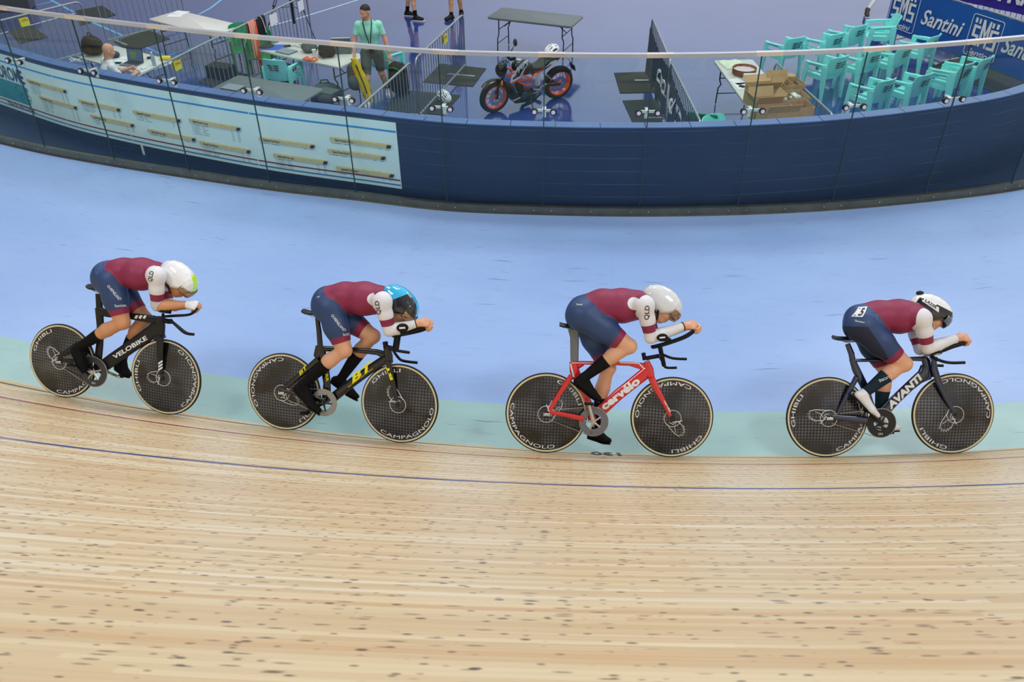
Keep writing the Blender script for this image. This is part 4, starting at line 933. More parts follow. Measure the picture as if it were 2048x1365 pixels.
def helmet(root, c, R, shell, style):
    f, u, s = (Vector(R[:, i]) for i in range(3)); c = Vector(c)
    q = lambda a, b, e=0: c + f * a + u * b + s * e
    st = [(-.215, .012, -.018, .006), (-.205, .045, -.034, .040), (-.17, .088, -.052, .074), (-.12, .121, -.068, .094), (-.06, .140, -.078, .104), (0, .144, -.070, .108), (.05, .134, -.022, .105), (.09, .114, .006, .093), (.118, .088, .018, .072), (.135, .062, .026, .042), (.141, .045, .035, .012)]
    st = [tuple(float(np.interp(k, range(len(st)), [t[j] for t in st])) for j in range(4)) for k in np.linspace(0, len(st) - 1, 91)]
    N = 96; mb = MB(); rs = []
    for a, top, bot, w in st:
        m = (top * .35 + bot * .65); r = []
        for j in range(N):
            th = 2 * PI * j / N; cs, sn = math.cos(th), math.sin(th); hh = (top - m) if sn > 0 else (m - bot)
            r.append(q(a, m + hh * math.copysign(abs(sn) ** .9, sn), w * math.copysign(abs(cs) ** (.9 if sn > 0 else .6), cs)))
        rs.append(r)
    mb.rings(rs)
    def mi(a, b, e):   # which colour: index into the material list
        if style == 'lime': return 1 if (a > .028 + .0 and abs(e) < .034 and b > .03) else 0
        if style == 'cyan': return 1 if a > -.095 + .3 * (b + .03) and abs(e) > .030 else 0
        if style == 'lazer': return 1 if b < .075 + .18 * a and a > -.19 else 0
        return 0
    for k, fc in enumerate(mb.f):
        p = sum((mb.v[i] if isinstance(mb.v[i], Vector) else Vector(mb.v[i]) for i in fc), Vector()) / len(fc) - c; mb.m[k] = mi(p.dot(f), p.dot(u), p.dot(s))
        if len(fc) <= 4 and p.dot(u) < -.0 and False: mb.m[k] = 0
    hv = np.array([tuple(p) for p in mb.v]); tr = []
    for fc in mb.f:
        for j in range(1, len(fc) - 1): tr.append((fc[0], fc[j], fc[j + 1]))
    tr = np.array(tr); dv = hv - np.array(tuple(c)); a_, b_, e_ = dv @ R[:, 0], dv @ R[:, 1], dv @ R[:, 2]
    fld = {'lime': np.minimum(np.minimum(a_ - .028, .034 - np.abs(e_)), b_ - .03), 'cyan': np.minimum(a_ + .095 - .3 * (b_ + .03), np.abs(e_) - .030), 'lazer': np.minimum(.075 + .18 * a_ - b_, a_ + .19), 'plain': np.full(len(hv), -1.0)}[style]
    hv, tr, hA = cut(hv, tr, {'f': fld}, fld); h = mesh_obj('helmet', hv, tr, shell, root, (hA['f'][tr].mean(1) > 0).astype(int) if len(shell) > 1 else None); h.data.set_sharp_from_angle(angle=math.radians(60))
    # visor
    vb = MB(); rows = [(.054, .004), (.042, .008), (.024, .010), (.004, .008), (-.014, .002), (-.024, -.004)]; n = 28
    for sgn in (1,):
        rs = []
        for b, ex in rows:
            r = []; fr = .056 + ex
            for j in range(n + 1):
                th = math.radians(-82 + 164 * j / n); side = abs(math.sin(th)); bb_ = b + (.012 * side if b < 0 else -.004 * side); r.append(q(.046 + (fr + .044) * math.cos(th), bb_ - .016 * (1 - side) * (1 if b < 0 else .3), (.104 + ex) * math.sin(th)))
            rs.append(r)
        k = len(rows); vs = [p for r in rs for p in r]; fs = [(i * (n + 1) + j, i * (n + 1) + j + 1, (i + 1) * (n + 1) + j + 1, (i + 1) * (n + 1) + j) for i in range(k - 1) for j in range(n)]; vb.add(vs, fs)
    v = vb.build('visor', VISC if style == 'lazer' else VIS, h, recalc=False, angle=80); sm = v.modifiers.new('thick', 'SOLIDIFY'); sm.thickness = .002
    sb = MB()
    for e in (-1, 1):
        sb.tube([q(-.03, -.05, .088 * e), q(-.005, -.08, .075 * e), q(.020, -.108, .050 * e), q(.030, -.128, .0)], .009, 6, flat=.5); sb.tube([q(-.09, -.04, .085 * e), q(-.05, -.075, .078 * e), q(-.005, -.08, .076 * e)], .005, 6, flat=.5)
    sb.build('chin_strap', STRAP, h)
    if style == 'lazer':
        for e in (1,):
            bp = MB(); pts = [(-.165, .055), (-.03, .052), (-.012, .022), (-.155, .020)]
            vs = [q(a, b, .112 * e - .0) for a, b in pts]
            bv = BVHTree.FromPolygons([Vector(p) for p in mb.v], mb.f); V_, F_ = [], []
            for i in range(9):
                for j in range(4):
                    a = -.185 + .15 * i / 8 + .02 * j / 3; b = .052 - .034 * j / 3; p = q(a, b, .2); ht = bv.ray_cast(p, -s, .4); V_.append(ht[0] + s * .0015 if ht[0] else q(a, b, .08))
            bp.add(V_, [(i * 4 + j, i * 4 + j + 1, i * 4 + j + 5, i * 4 + j + 4) for i in range(8) for j in range(3)]); bp.build('name_panel', SHOEW, h)
            project_text('lettering', 'LAZER', bv, q(-.10, .036, 0), f, u, -s, M('ink_black', (20, 20, 24), .5), h, h=.022, width=.10, bold=.03, off=.003)
            bk = MB(); bk.ell(q(-.19, .075, 0), (.03, .02, .03), 12, 8); bk.build('rear_clip', STRAP, h)
    return h
def rider(i, label, J):
    F = FR[i]; root = empty('person', mat=F.mat.copy()); tag(root, label, 'person', 'pursuit riders')
    g = lambda k, z: V3(*F(J[k][0], J[k][1], z))
    S = SDF(.0062); zx = V3(0, 0, 1)
    pel, wai, che, uch, nec = g('pelvis', 0), g('waist', 0), g('chest', 0), g('upper', 0), g('neck', 0)
    for k, (a, ra) in (('N', (.155, .1)), ('F', (-.155, .1))): pass
    rp, rw, rc_, ru = J.get('rt', (.128, .118, .130, .112))
    S.cap(pel, wai, rp, rw, .04, (zx, 1.16), 'torso'); S.cap(wai, che, rw, rc_, .04, (zx, 1.16), 'torso'); S.cap(che, uch, rc_, ru, .04, (zx, 1.28), 'torso'); S.cap(uch, nec, ru * .85, .058, .05, (zx, 1.1), 'torso')
    info = {}
    for sd, z in (('N', 1), ('F', -1)):
        hip = g('hip' + sd, .085 * z); kn = g('knee' + sd, .085 * z); an = g('ankle' + sd, .095 * z); heel = g('heel' + sd, .098 * z); ball = g('ball' + sd, .105 * z); toe = g('toe' + sd, .108 * z)
        glu = hip * .72 + pel * .28; S.ell(glu + V3(-.035, -.012, 0), V3(.118, .112, .092), None, .05, 'torso')
        m = hip + (kn - hip) * .42; S.cap(hip, m, .112, .104, .035, (zx, .92), 'thighA' + sd); S.cap(m, kn, .104, .060, .03, (zx, .95), 'thighB' + sd)
        m2 = kn + (an - kn) * .33; d = (an - kn) / np.linalg.norm(an - kn); pn = V3(-d[1], d[0], 0); back = -pn if (-pn)[0] * 1 < 0 else pn
        pb = J.get('calf', .012); m2 = m2 + back * pb * (1 if back[0] < 0 else 1)
        S.ell(kn + V3(.012, .004, 0), V3(.052, .054, .05), None, .03, 'calfA' + sd)
        S.cap(kn, m2, .052, .060, .02, (zx, .92), 'calfA' + sd); S.cap(m2, an, .058, .033, .02, None, 'calfB' + sd)
        S.cap(an, heel, .033, .028, .015, None, 'foot' + sd); S.cap(heel, ball, .026, .029, .02, (zx, 1.25), 'foot' + sd); S.cap(ball, toe, .029, .017, .015, (zx, 1.6), 'foot' + sd); S.cap(an, ball, .032, .028, .012, None, 'foot' + sd)
        sh = g('shoulder' + sd, .165 * z); el = g('elbow' + sd, .115 * z); wr = g('wrist' + sd, .045 * z); kk = g('knuckle' + sd, .032 * z)
        S.ell(sh + V3(-.012, .004, -.006 * z), V3(.076, .074, .060), None, .035, 'torso' if 0 else 'uarm' + sd)
        m = sh + (el - sh) * .45; S.cap(sh, m, .060, .058, .03, None, 'uarm' + sd); S.cap(m, el, .056, .044, .02, None, 'uarmb' + sd)
        m3 = el + (wr - el) * .3; S.cap(el, m3, .043, .047, .012, None, 'farm' + sd); S.cap(m3, wr, .046, .028, .012, None, 'farmb' + sd)
        S.cap(uch, sh, .085, .055, .04, (V3(1, 0, 0), 1.15), 'torso')
        dv = kk - wr; hand(S, wr, dv, V3(-.1, -.55, -.8 * z), V3(.3, -.8, 0) if J.get('handflip', 0) == 0 else V3(0, -1, 0), 1.02, J.get('curl', .95)); info[sd] = (hip, kn, an, sh, el, wr)
    ha = math.radians(J['face']); fw = V3(math.cos(ha), math.sin(ha), 0); up = V3(-math.sin(ha), math.cos(ha), 0); hc = g('head', 0)
    R = head(S, hc, fw, up, nec, .056)
    V, T = S.mesh(2); nm, tt = S.labels(V)
    A = {}
    for sd in 'NF':
        c = np.full(len(V), -1.0)
        for key, o, sc_ in (('thighA', 0, .42), ('thighB', .42, .58), ('calfA', 1, .33), ('calfB', 1.33, .67), ('foot', 2, 1)):
            m = nm == key + sd; c[m] = o + tt[m] * sc_
        hip, kn, an, sh, el, wr = info[sd]
        # smooth coordinate near the knee from plain projections
        A['leg' + sd] = c; c2 = np.full(len(V), -1.0)
        for key, o, sc_ in (('uarm', 0, .45), ('uarmb', .45, .55), ('farm', 1, .3), ('farmb', 1.3, .7)):
            m = nm == key + sd; c2[m] = o + tt[m] * sc_
        A['arm' + sd] = c2; du = el - sh; Lu = np.linalg.norm(du); tu = ((V - sh) @ du) / Lu ** 2; du_ = np.linalg.norm(V - sh - np.clip(tu, 0, 1)[:, None] * du, axis=1); A['shd' + sd] = np.where(tu > 0, .079, .079) - du_; A['ua' + sd] = tu; A['top'] = sh[1] + J.get('top', .5) - V[:, 1]
        lq = (V - sh) * V3(1, 1, .55); ld = V3(*J.get('lobed', (-.088, .012)), 0); lt = np.clip((lq @ ld) / (ld @ ld), 0, 1); lob = np.linalg.norm(lq - lt[:, None] * ld, axis=1); A['shd' + sd] = np.maximum(A['shd' + sd], np.where(np.sign(V[:, 2]) == (1 if sd == 'N' else -1), J.get('lobe', .047) - lob, -1))
    hm = np.isin(nm, ['hand', 'finger']); side = V[:, 2] > 0
    for sd, m in (('N', hm & side), ('F', hm & ~side)): A['arm' + sd][m] = 2.05 + .0 * tt[m]
    A['hnd'] = np.where(hm, 1.0, -1.0); A['hd'] = np.where(np.isin(nm, ['head', 'lip', 'ear', 'neck']), 1.0, -1.0)
    p0, p1 = F(*J['belt'][0], 0), F(*J['belt'][1], 0); bn = V3(p1.y - p0.y, -(p1.x - p0.x), 0); bn /= np.linalg.norm(bn); bn = bn if bn[0] > 0 else -bn
    A['belt'] = (V - V3(*p0)) @ bn + .012 * np.sin(V[:, 2] * 22)
    A['nrm'] = vnormals(V, T)
    hem, bnd = J.get('hem', (.80, .66)); cuff = J['cuff']
    for sd in 'NF':
        for thr in (hem, bnd, J['sock'], 1.93): V, T, A = cut(V, T, A, A['leg' + sd] - thr)
        V, T, A = cut(V, T, A, A['arm' + sd] - cuff)
        V, T, A = cut(V, T, A, A['shd' + sd])
        for thr in (.56, .80): V, T, A = cut(V, T, A, A['ua' + sd] - thr)
    V, T, A = cut(V, T, A, A['top'])
    if J.get('dark'):
        for q_, (a_, b_) in enumerate(J['dark']): pa_, pb_ = F(*a_, 0), F(*b_, 0); nn_ = V3(pb_.y - pa_.y, -(pb_.x - pa_.x), 0); nn_ /= np.linalg.norm(nn_); A['dk%d' % q_] = -((V - V3(*pa_)) @ nn_) * -1; V, T, A = cut(V, T, A, A['dk%d' % q_])
    V, T, A = cut(V, T, A, A['belt']); V, T, A = cut(V, T, A, A['belt'] + .09)
    body = mesh_obj('body', V, T, J['skin'], root)
    N = vnormals(V, T); N = A['nrm'] / np.maximum(np.linalg.norm(A['nrm'], axis=1, keepdims=True), 1e-9)
    C = {k: v[T].mean(1) for k, v in A.items() if v.ndim == 1}; mx = {k: v[T].max(1) for k, v in A.items() if v.ndim == 1}
    legs = np.maximum(C['legN'], C['legF']); arms = np.maximum(C['armN'], C['armF']); isleg = np.maximum(mx['legN'], mx['legF']) >= 0; isarm = np.maximum(mx['armN'], mx['armF']) >= 0
    suit = ((~isleg) | (legs < hem)) & ((~isarm) | (arms < cuff)) & (C['hd'] < 0) & (mx['hnd'] < 0)
    mi = np.full(len(T), 1); mi[C['belt'] < 0] = 0; mi[isleg & (legs > -1)] = 0; mi[isleg & (legs > bnd)] = 1
    mi[(C['belt'] < 0) & (C['belt'] > -.09) & ~isleg] = 4 if J.get('print', 0) else 0
    armw = isarm & ~isleg; sh_ = (np.maximum(C['shdN'], C['shdF']) > 0) & ~isleg
    ua = np.where(T.size and (V[T].mean(1)[:, 2] > 0), C['uaN'], C['uaF']); fore = arms > 1.0; mi[sh_ | (armw & (arms > .3))] = 2; mi[(C['top'] < 0) & ~fore & ~isleg & (C['belt'] > 0) & (ua < .3)] = 1; mi[(sh_ | armw) & ~fore & (ua > .56) & (ua < .80)] = 1
    if J.get('short'): mi[(armw | sh_) & (ua >= .80) | fore] = 3
    if J.get('dark'): mi[(C['dk0'] > 0) & (C['dk1'] > 0) & ((mi == 0) | (mi == 4))] = 5; mi[isleg & (legs > bnd)] = 1
    patch('skinsuit', V, T, N, suit, .0035, [SNAV, SMAR, SWHT, SSTR, SPAT, SDRK], root, mi)
    # gripper seams at hem
    for sd in 'NF':
        lc = C['leg' + sd]; m = (lc > J['sock']) & (lc < (1.93 if J.get('shoe') else 3.2)); patch('sock', V, T, N, m, .004, J['sockmat'], root)
        m = (lc > 1.93); so = patch('shoe', V, T, N, m, .005, J.get('shoe', SOCK), root)
        ball, heel, toe = g('ball' + sd, (.105 if sd == 'N' else -.105)), g('heel' + sd, (.098 if sd == 'N' else -.098)), g('toe' + sd, (.108 if sd == 'N' else -.108))
        d = toe - heel; d /= np.linalg.norm(d); n_ = V3(d[1], -d[0], 0); mb = MB(); rs = []
        for f_, w_ in ((-.15, .018), (0, .028), (.35, .028), (.7, .040), (1.0, .034), (1.12, .014)):
            c_ = heel + (toe - heel) * f_ + n_ * (.036 if f_ < .9 else .026); rs.append([Vector(c_ + n_ * (.007 * math.sin(2 * PI * j / 10)) + V3(0, 0, w_ * math.cos(2 * PI * j / 10))) for j in range(10)])
        mb.rings(rs); mb.build('sole', M('sole_black', (24, 24, 26), .5), so)
        if J.get('glove'): m = (C['hnd'] > 0) & (C['arm' + sd] > 1.9); patch('glove', V, T, N, m, .003, SHOEW, root) if 0 else None
    if J.get('glove'):
        nmc = np.isin(nm, ['hand']); 
        V0, T0 = S.mesh(2); sel = nmc[T0].all(1); patch('glove', V0, T0, vnormals(V0, T0), sel, .0035, SHOEW, root)
    helmet(root, hc, R, J['shell'], J['style'])
    bvh = BVHTree.FromPolygons([Vector(v) for v in (V + N * .0035)], [tuple(int(x) for x in t) for t in T])
    dn = Vector((0, 0, -1))
    for (txt, a, b, h, mat) in J['text']:
        A_ = F(*a, .1); B_ = F(*b, .1); u = (B_ - A_); L_ = u.length; u.normalize(); v = Vector((-u.y, u.x, 0)); o = (A_ + B_) / 2; o.z = 0
        project_text('lettering', txt, bvh, o + Vector((0, 0, .1)), u, v, dn, mat, root, h=h, width=L_)
    if J.get('number'):
        P = []; nx, ny = 10, 8; q = J['number']
        for i_ in range(nx + 1):
            for j_ in range(ny + 1):
                a = i_ / nx; b = j_ / ny; x = (q[0][0] * (1 - a) + q[1][0] * a) * (1 - b) + (q[3][0] * (1 - a) + q[2][0] * a) * b; y = (q[0][1] * (1 - a) + q[1][1] * a) * (1 - b) + (q[3][1] * (1 - a) + q[2][1] * a) * b
                p = F(x, y, .08); h_ = bvh.ray_cast(Vector((p.x, p.y, .5)), Vector((0, 0, -1)), .8); hn = bvh.find_nearest(Vector((p.x, p.y, .05))) if h_[0] is None or h_[0].z < -.02 else h_; P.append(hn[0] + hn[1] * .004 * (1 if hn[1].z > -.2 else -1))
        mb = MB(); mb.add(P, [(i_ * (ny + 1) + j_, i_ * (ny + 1) + j_ + 1, (i_ + 1) * (ny + 1) + j_ + 1, (i_ + 1) * (ny + 1) + j_) for i_ in range(nx) for j_ in range(ny)]); nb = mb.build('race_number', SHOEW, root)
        k_ = lambda u, v: P[min(nx, max(0, round(u * nx))) * (ny + 1) + min(ny, max(0, round(v * ny)))]
        def bil(u, v):
            u = min(max(u * nx, 0), nx - 1e-6); v = min(max(v * ny, 0), ny - 1e-6); i_, j_ = int(u), int(v); fu, fv = u - i_, v - j_; g_ = lambda a, b: P[a * (ny + 1) + b]
            n_ = (g_(i_ + 1, j_) - g_(i_, j_)).cross(g_(i_, j_ + 1) - g_(i_, j_)).normalized(); n_ = n_ if n_.y > 0 or n_.z > 0 else -n_
            return (g_(i_, j_) * (1 - fu) + g_(i_ + 1, j_) * fu) * (1 - fv) + (g_(i_, j_ + 1) * (1 - fu) + g_(i_ + 1, j_ + 1) * fu) * fv + n_ * .0015
        mb = MB(); letter(mb, '15', lambda u, v: bil(.14 + u, .14 + v), h=.70, width=.7, bold=.04); mb.build('lettering', INK, nb, smooth=False)
    if J.get('cuffband'):
        for sd in 'N':
            _, _, _, sh, el, wr = info[sd]; d = Vector(wr - el).normalized(); mb = MB(); c_ = Vector(wr) - d * .012; a_ = d.orthogonal().normalized(); b_ = d.cross(a_)
            mb.tube([c_ + (a_ * math.cos(2 * PI * k / 20) + b_ * math.sin(2 * PI * k / 20)) * .033 for k in range(20)], .0035, 6, True); mb.build('wrist_band', STRAP, root)
    return root
INK = M('ink_black', (20, 20, 24), .5); PW = M('suit_print', (226, 228, 236), .5)
LIME = M('helmet_lime', (196, 240, 40), .3, coat=1); HW = M('helmet_white', (232, 234, 236), .25, coat=1); CY = M('helmet_cyan', (40, 180, 226), .2, coat=1); HB = M('helmet_black', (16, 17, 20), .12, coat=1); HG = M('helmet_silver', (212, 216, 218), .25, coat=1)
rider(0, 'track cyclist leftmost of the four, white helmet with lime stripe and white gloves', dict(pelvis=(672, 235), waist=(790, 212), chest=(925, 222), upper=(1020, 232), neck=(1105, 262), hipN=(690, 285), kneeN=(778, 590), ankleN=(440, 782), heelN=(420, 800), ballN=(472, 892), toeN=(492, 950), hipF=(700, 280), kneeF=(945, 560), ankleF=(775, 860), heelF=(745, 925), ballF=(795, 962), toeF=(830, 985),
    shoulderN=(1035, 235), elbowN=(1040, 462), wristN=(1258, 452), knuckleN=(1345, 462), shoulderF=(1075, 245), elbowF=(1128, 462), wristF=(1282, 462), knuckleF=(1365, 470), head=(1215, 285), face=-45, belt=((705, 130), (790, 320)), cuff=1.02, short=1, sock=1.50, skin=SKIN, sockmat=SOCK, shell=[HW, LIME], style='lime', glove=1, print=1, top=.5, lobe=.072, lobed=(-.03, .01),
    text=[('QLD', (1062, 268), (1078, 190), .038, INK), ('QUEENSLAND', (716, 300), (790, 412), .018, PW), ('Santini', (762, 456), (812, 460), .024, PW)]))
rider(1, 'track cyclist second from left, cyan and black helmet, head tucked low behind the fists', dict(pelvis=(672, 240), waist=(800, 208), chest=(945, 218), upper=(1050, 228), neck=(1125, 262), hipN=(690, 300), kneeN=(790, 612), ankleN=(478, 868), heelN=(440, 900), ballN=(540, 1020), toeN=(600, 1068), hipF=(700, 290), kneeF=(1005, 505), ankleF=(762, 832), heelF=(722, 838), ballF=(835, 925), toeF=(885, 962),
    shoulderN=(1080, 240), elbowN=(1130, 462), wristN=(1345, 405), knuckleN=(1425, 400), shoulderF=(1090, 250), elbowF=(1185, 465), wristF=(1372, 418), knuckleF=(1445, 412), head=(1222, 288), face=-48, belt=((680, 145), (800, 320)), cuff=1.93, sock=1.42, skin=SKIN2, sockmat=SOCK, shell=[CY, HB], style='cyan', cuffband=1,
    text=[('QLD', (1090, 328), (1090, 222), .038, INK), ('QUEENSLAND', (728, 332), (812, 458), .018, PW), ('Santini', (800, 486), (832, 488), .022, PW), ('Santini', (600, 205), (622, 198), .012, PW)]))
rider(2, 'track cyclist on the red bicycle, third from left, plain silver white helmet', dict(pelvis=(600, 262), waist=(735, 215), chest=(880, 222), upper=(985, 218), neck=(1078, 235), hipN=(615, 300), kneeN=(925, 515), ankleN=(600, 742), heelN=(560, 768), ballN=(665, 852), toeN=(712, 890), hipF=(615, 310), kneeF=(775, 672), ankleF=(692, 1105), heelF=(655, 1150), ballF=(735, 1172), toeF=(785, 1192),
    shoulderN=(1040, 220), elbowN=(1082, 452), wristN=(1325, 366), knuckleN=(1400, 360), shoulderF=(1040, 230), elbowF=(1105, 440), wristF=(1340, 372), knuckleF=(1410, 372), head=(1178, 230), face=-42, belt=((630, 150), (745, 285)), cuff=1.93, sock=1.48, skin=SKIN2, sockmat=SOCK, shell=[HG], style='plain', cuffband=1, hem=(.80, .68),
    text=[('QLD', (1045, 312), (1048, 208), .036, INK), ('Santini', (548, 210), (590, 210), .012, PW)]))
rider(3, 'track cyclist rightmost of the four, white and black helmet, white shoes, race number', dict(pelvis=(612, 268), waist=(745, 238), chest=(900, 240), upper=(1010, 238), neck=(1095, 245), hipN=(632, 322), kneeN=(940, 602), ankleN=(628, 832), heelN=(600, 838), ballN=(690, 945), toeN=(738, 990), hipF=(640, 330), kneeF=(812, 660), ankleF=(755, 1000), heelF=(760, 1060), ballF=(840, 1078), toeF=(895, 1085),
    shoulderN=(1075, 255), elbowN=(1122, 482), wristN=(1345, 402), knuckleN=(1412, 398), shoulderF=(1015, 290), elbowF=(1062, 490), wristF=(1320, 408), knuckleF=(1400, 412), head=(1155, 225), face=-38, belt=((650, 155), (775, 340)), cuff=1.93, sock=1.42, skin=SKIN2, sockmat=SOCKT, shoe=SHOEW, shell=[HW, HB], style='lazer', print=1, top=.5, lobe=.0, dark=(((585, 285), (790, 575)), ((470, 305), (640, 298))), number=((532, 240), (596, 240), (662, 166), (600, 172)), hem=(.80, .68),
    text=[('QLD', (1128, 318), (1122, 235), .02, INK), ('Santini', (552, 268), (608, 280), .014, PW), ('CUORE', (826, 682), (735, 722), .02, PW)]))
# ------------------------------------------------------------------ things on the infield
def P0(px, py, z=0.0): return at(px, py, ZI + z)
def yaw_of(a, b): d = b - a; return math.atan2(d.y, d.x)
STEEL = M('galvanised', (164, 172, 174), .35, metal=.7, noise=.08, nscale=5); TURQ = M('chair_turquoise', (138, 240, 232), .38, noise=.03, nscale=4); GREEN = M('chair_green', (10, 140, 86), .4)
PLW = M('table_white', (214, 216, 208), .45, noise=.03, nscale=3); PLG = M('table_grey', (104, 116, 116), .5, noise=.04, nscale=5); LEGB = M('table_leg_black', (34, 38, 50), .45, metal=.3)
MATB = M('rubber_mat', (44, 52, 50), .75, noise=.1, nscale=3); CARD = M('cardboard', (186, 154, 112), .8, noise=.05, nscale=8); PAPER = M('paper', (232, 236, 238), .6); BAG = M('bag_black', (20, 21, 24), .7, noise=.15, nscale=14, bump=.2); BAGG = M('bag_grey', (74, 82, 84), .7, noise=.12, nscale=16, bump=.2)
HOLE = M('slot_dark', (30, 60, 66), .7); SIGNY = M('sign_yellow', (226, 222, 60), .5); SIGNR = M('sign_red', (196, 60, 30), .5); ORG = M('orange', (240, 90, 30), .45); YLW = M('yellow_cloth', (228, 196, 30), .7); SCR = M('laptop_grey', (120, 128, 134), .35, metal=.6)
# mats
for q, lb in (([(881, 128), (972.5, 137.4), (946, 173.8), (846, 164.4)], 'dark rubber mat under the barrier left of the motorbike, the farther one'), ([(800, 180), (921, 191), (887, 231), (765, 222)], 'dark rubber mat beneath the white helmet, nearest the glass'),
              ([(1228, 146.5), (1299, 144), (1311, 185.5), (1240, 187)], 'square dark mat right of the motorbike, the farther one'), ([(1245, 202), (1316, 199), (1325, 244), (1265, 246)], 'square dark mat right of the motorbike, nearest the glass'),
              ([(18, 62), (62, 51), (97, 75), (38, 88)], 'dark mat under the barrier at the far left'), ([(150, 22), (205, 12), (232, 30), (160, 52)], 'dark mat beyond the seated bald man, at the top left'), ([(228, 84), (296, 60), (340, 78), (262, 104)], 'dark mat beyond the laptop table'),
              ([(1862, 134), (1918, 113), (2060, 162), (1990, 186)], 'long dark mat in front of the blue banner'), ([(395, 165), (440, 138), (500, 150), (455, 182)], 'dark mat below the long barrier behind the grey table')):
    mb = MB(); P = [P0(x, y) for x, y in q]; mb.add([p + Vector((0, 0, .001)) for p in P] + [p + Vector((0, 0, .009)) for p in P], [(3, 2, 1, 0), (4, 5, 6, 7), (0, 1, 5, 4), (1, 2, 6, 5), (2, 3, 7, 6), (3, 0, 4, 7)])
    tag(mb.build('rubber_mat', MATB, smooth=False), lb, 'mat', 'rubber mats on the infield floor')
# tables
def table(a, b, depth, away, topm, label, legm=LEGB, h=.74, group='folding tables of the infield'):
    """a, b: ground points under the ends of one long edge; the top spreads from there by depth"""
    d = (b - a); L = d.length; d.normalize(); n = Vector((-d.y, d.x, 0)) * (1 if away else -1); c = (a + b) / 2 + n * depth / 2
    t = empty('folding_table', (c.x, c.y, ZI), math.atan2(d.y, d.x)); tag(t, label, 'table', group)
    hx, hy = L / 2, depth / 2; mb = MB(); r = .05; out = []
    for sx, sy, a0 in ((1, 1, 0), (-1, 1, 90), (-1, -1, 180), (1, -1, 270)):
        for k in range(5): an = math.radians(a0 + 22.5 * k); out.append((sx * (hx - r) + r * math.cos(an), sy * (hy - r) + r * math.sin(an)))
    rs = [[Vector((x * s_, y * s_, z)) for x, y in out] for s_, z in ((.985, h - .042), (1, h - .034), (1, h - .008), (.992, h))]; mb.rings(rs); mb.build('tabletop', topm, t, angle=50)
    for sx in (-1, 1):
        mb = MB(); x0 = sx * (hx - .22); y1 = hy - .09
        for sy in (-1, 1): mb.tube([(x0, sy * y1, h - .04), (x0, sy * y1, h * .62), (x0 + sx * .02, sy * (y1 - .04), h * .5), (x0 + sx * .03, sy * y1, .30), (x0 + sx * .03, sy * (y1 + .01), .012)], .0125, 8)
        mb.tube([(x0, -y1, h * .66), (x0, y1, h * .66)], .009, 6); mb.tube([(x0 + sx * .03, -y1, .2), (x0 + sx * .03, y1, .2)], .009, 6); mb.tube([(x0, 0, h * .64), (x0 - sx * .3, 0, h - .045)], .009, 6)
        mb.build('leg_frame', legm, t)
    return t
table(P0(296, 38, .74), P0(426, 70.5, .74), .76, True, PLW, 'white folding table with two sheets of paper, above the handrail at upper left')
table(P0(517, 99.5, .74), P0(678, 134.5, .74), .76, True, PLW, 'white folding table crowded with bags and a laptop beside the standing man')
table(P0(475.7, 150, .74), P0(648, 177, .74), .76, False, PLG, 'grey folding table close behind the wall with a flat laptop on it')
table(P0(974, 34, .74), P0(1143, 53, .74), .76, True, PLG, 'empty grey folding table standing behind the motorbike')
table(P0(228, 91, .74), P0(349, 121.5, .74), .78, False, PLW, 'white folding table where the bald man sits with his laptop')
T5 = (P0(1427.6, 120.5, .74), P0(1504, 117, .74)); d5 = (T5[1] - T5[0]); w5 = d5.length; d5n = d5.normalized(); n5 = (P0(1501, 222, .74) - T5[0]).normalized(); a5 = T5[0]; b5 = a5 + n5 * 1.83
b5 = a5 + n5 * 2.43
table(Vector((a5.x, a5.y, 0)), Vector((b5.x, b5.y, 0)), .70, True, PLW, 'white folding table with wicker tray and cloths, left of the cardboard boxes')
c5 = a5 + n5 * 2.47; e5 = a5 + n5 * 3.65
table(Vector((c5.x, c5.y, 0)), Vector((e5.x, e5.y, 0)), .74, True, PLW, 'white table under the nearest cardboard boxes, almost hidden by the wall')
def t5(u, v): p = a5 + n5 * u + Vector((-n5.y, n5.x, 0)) * v; return Vector((p.x, p.y, ZI + .74))
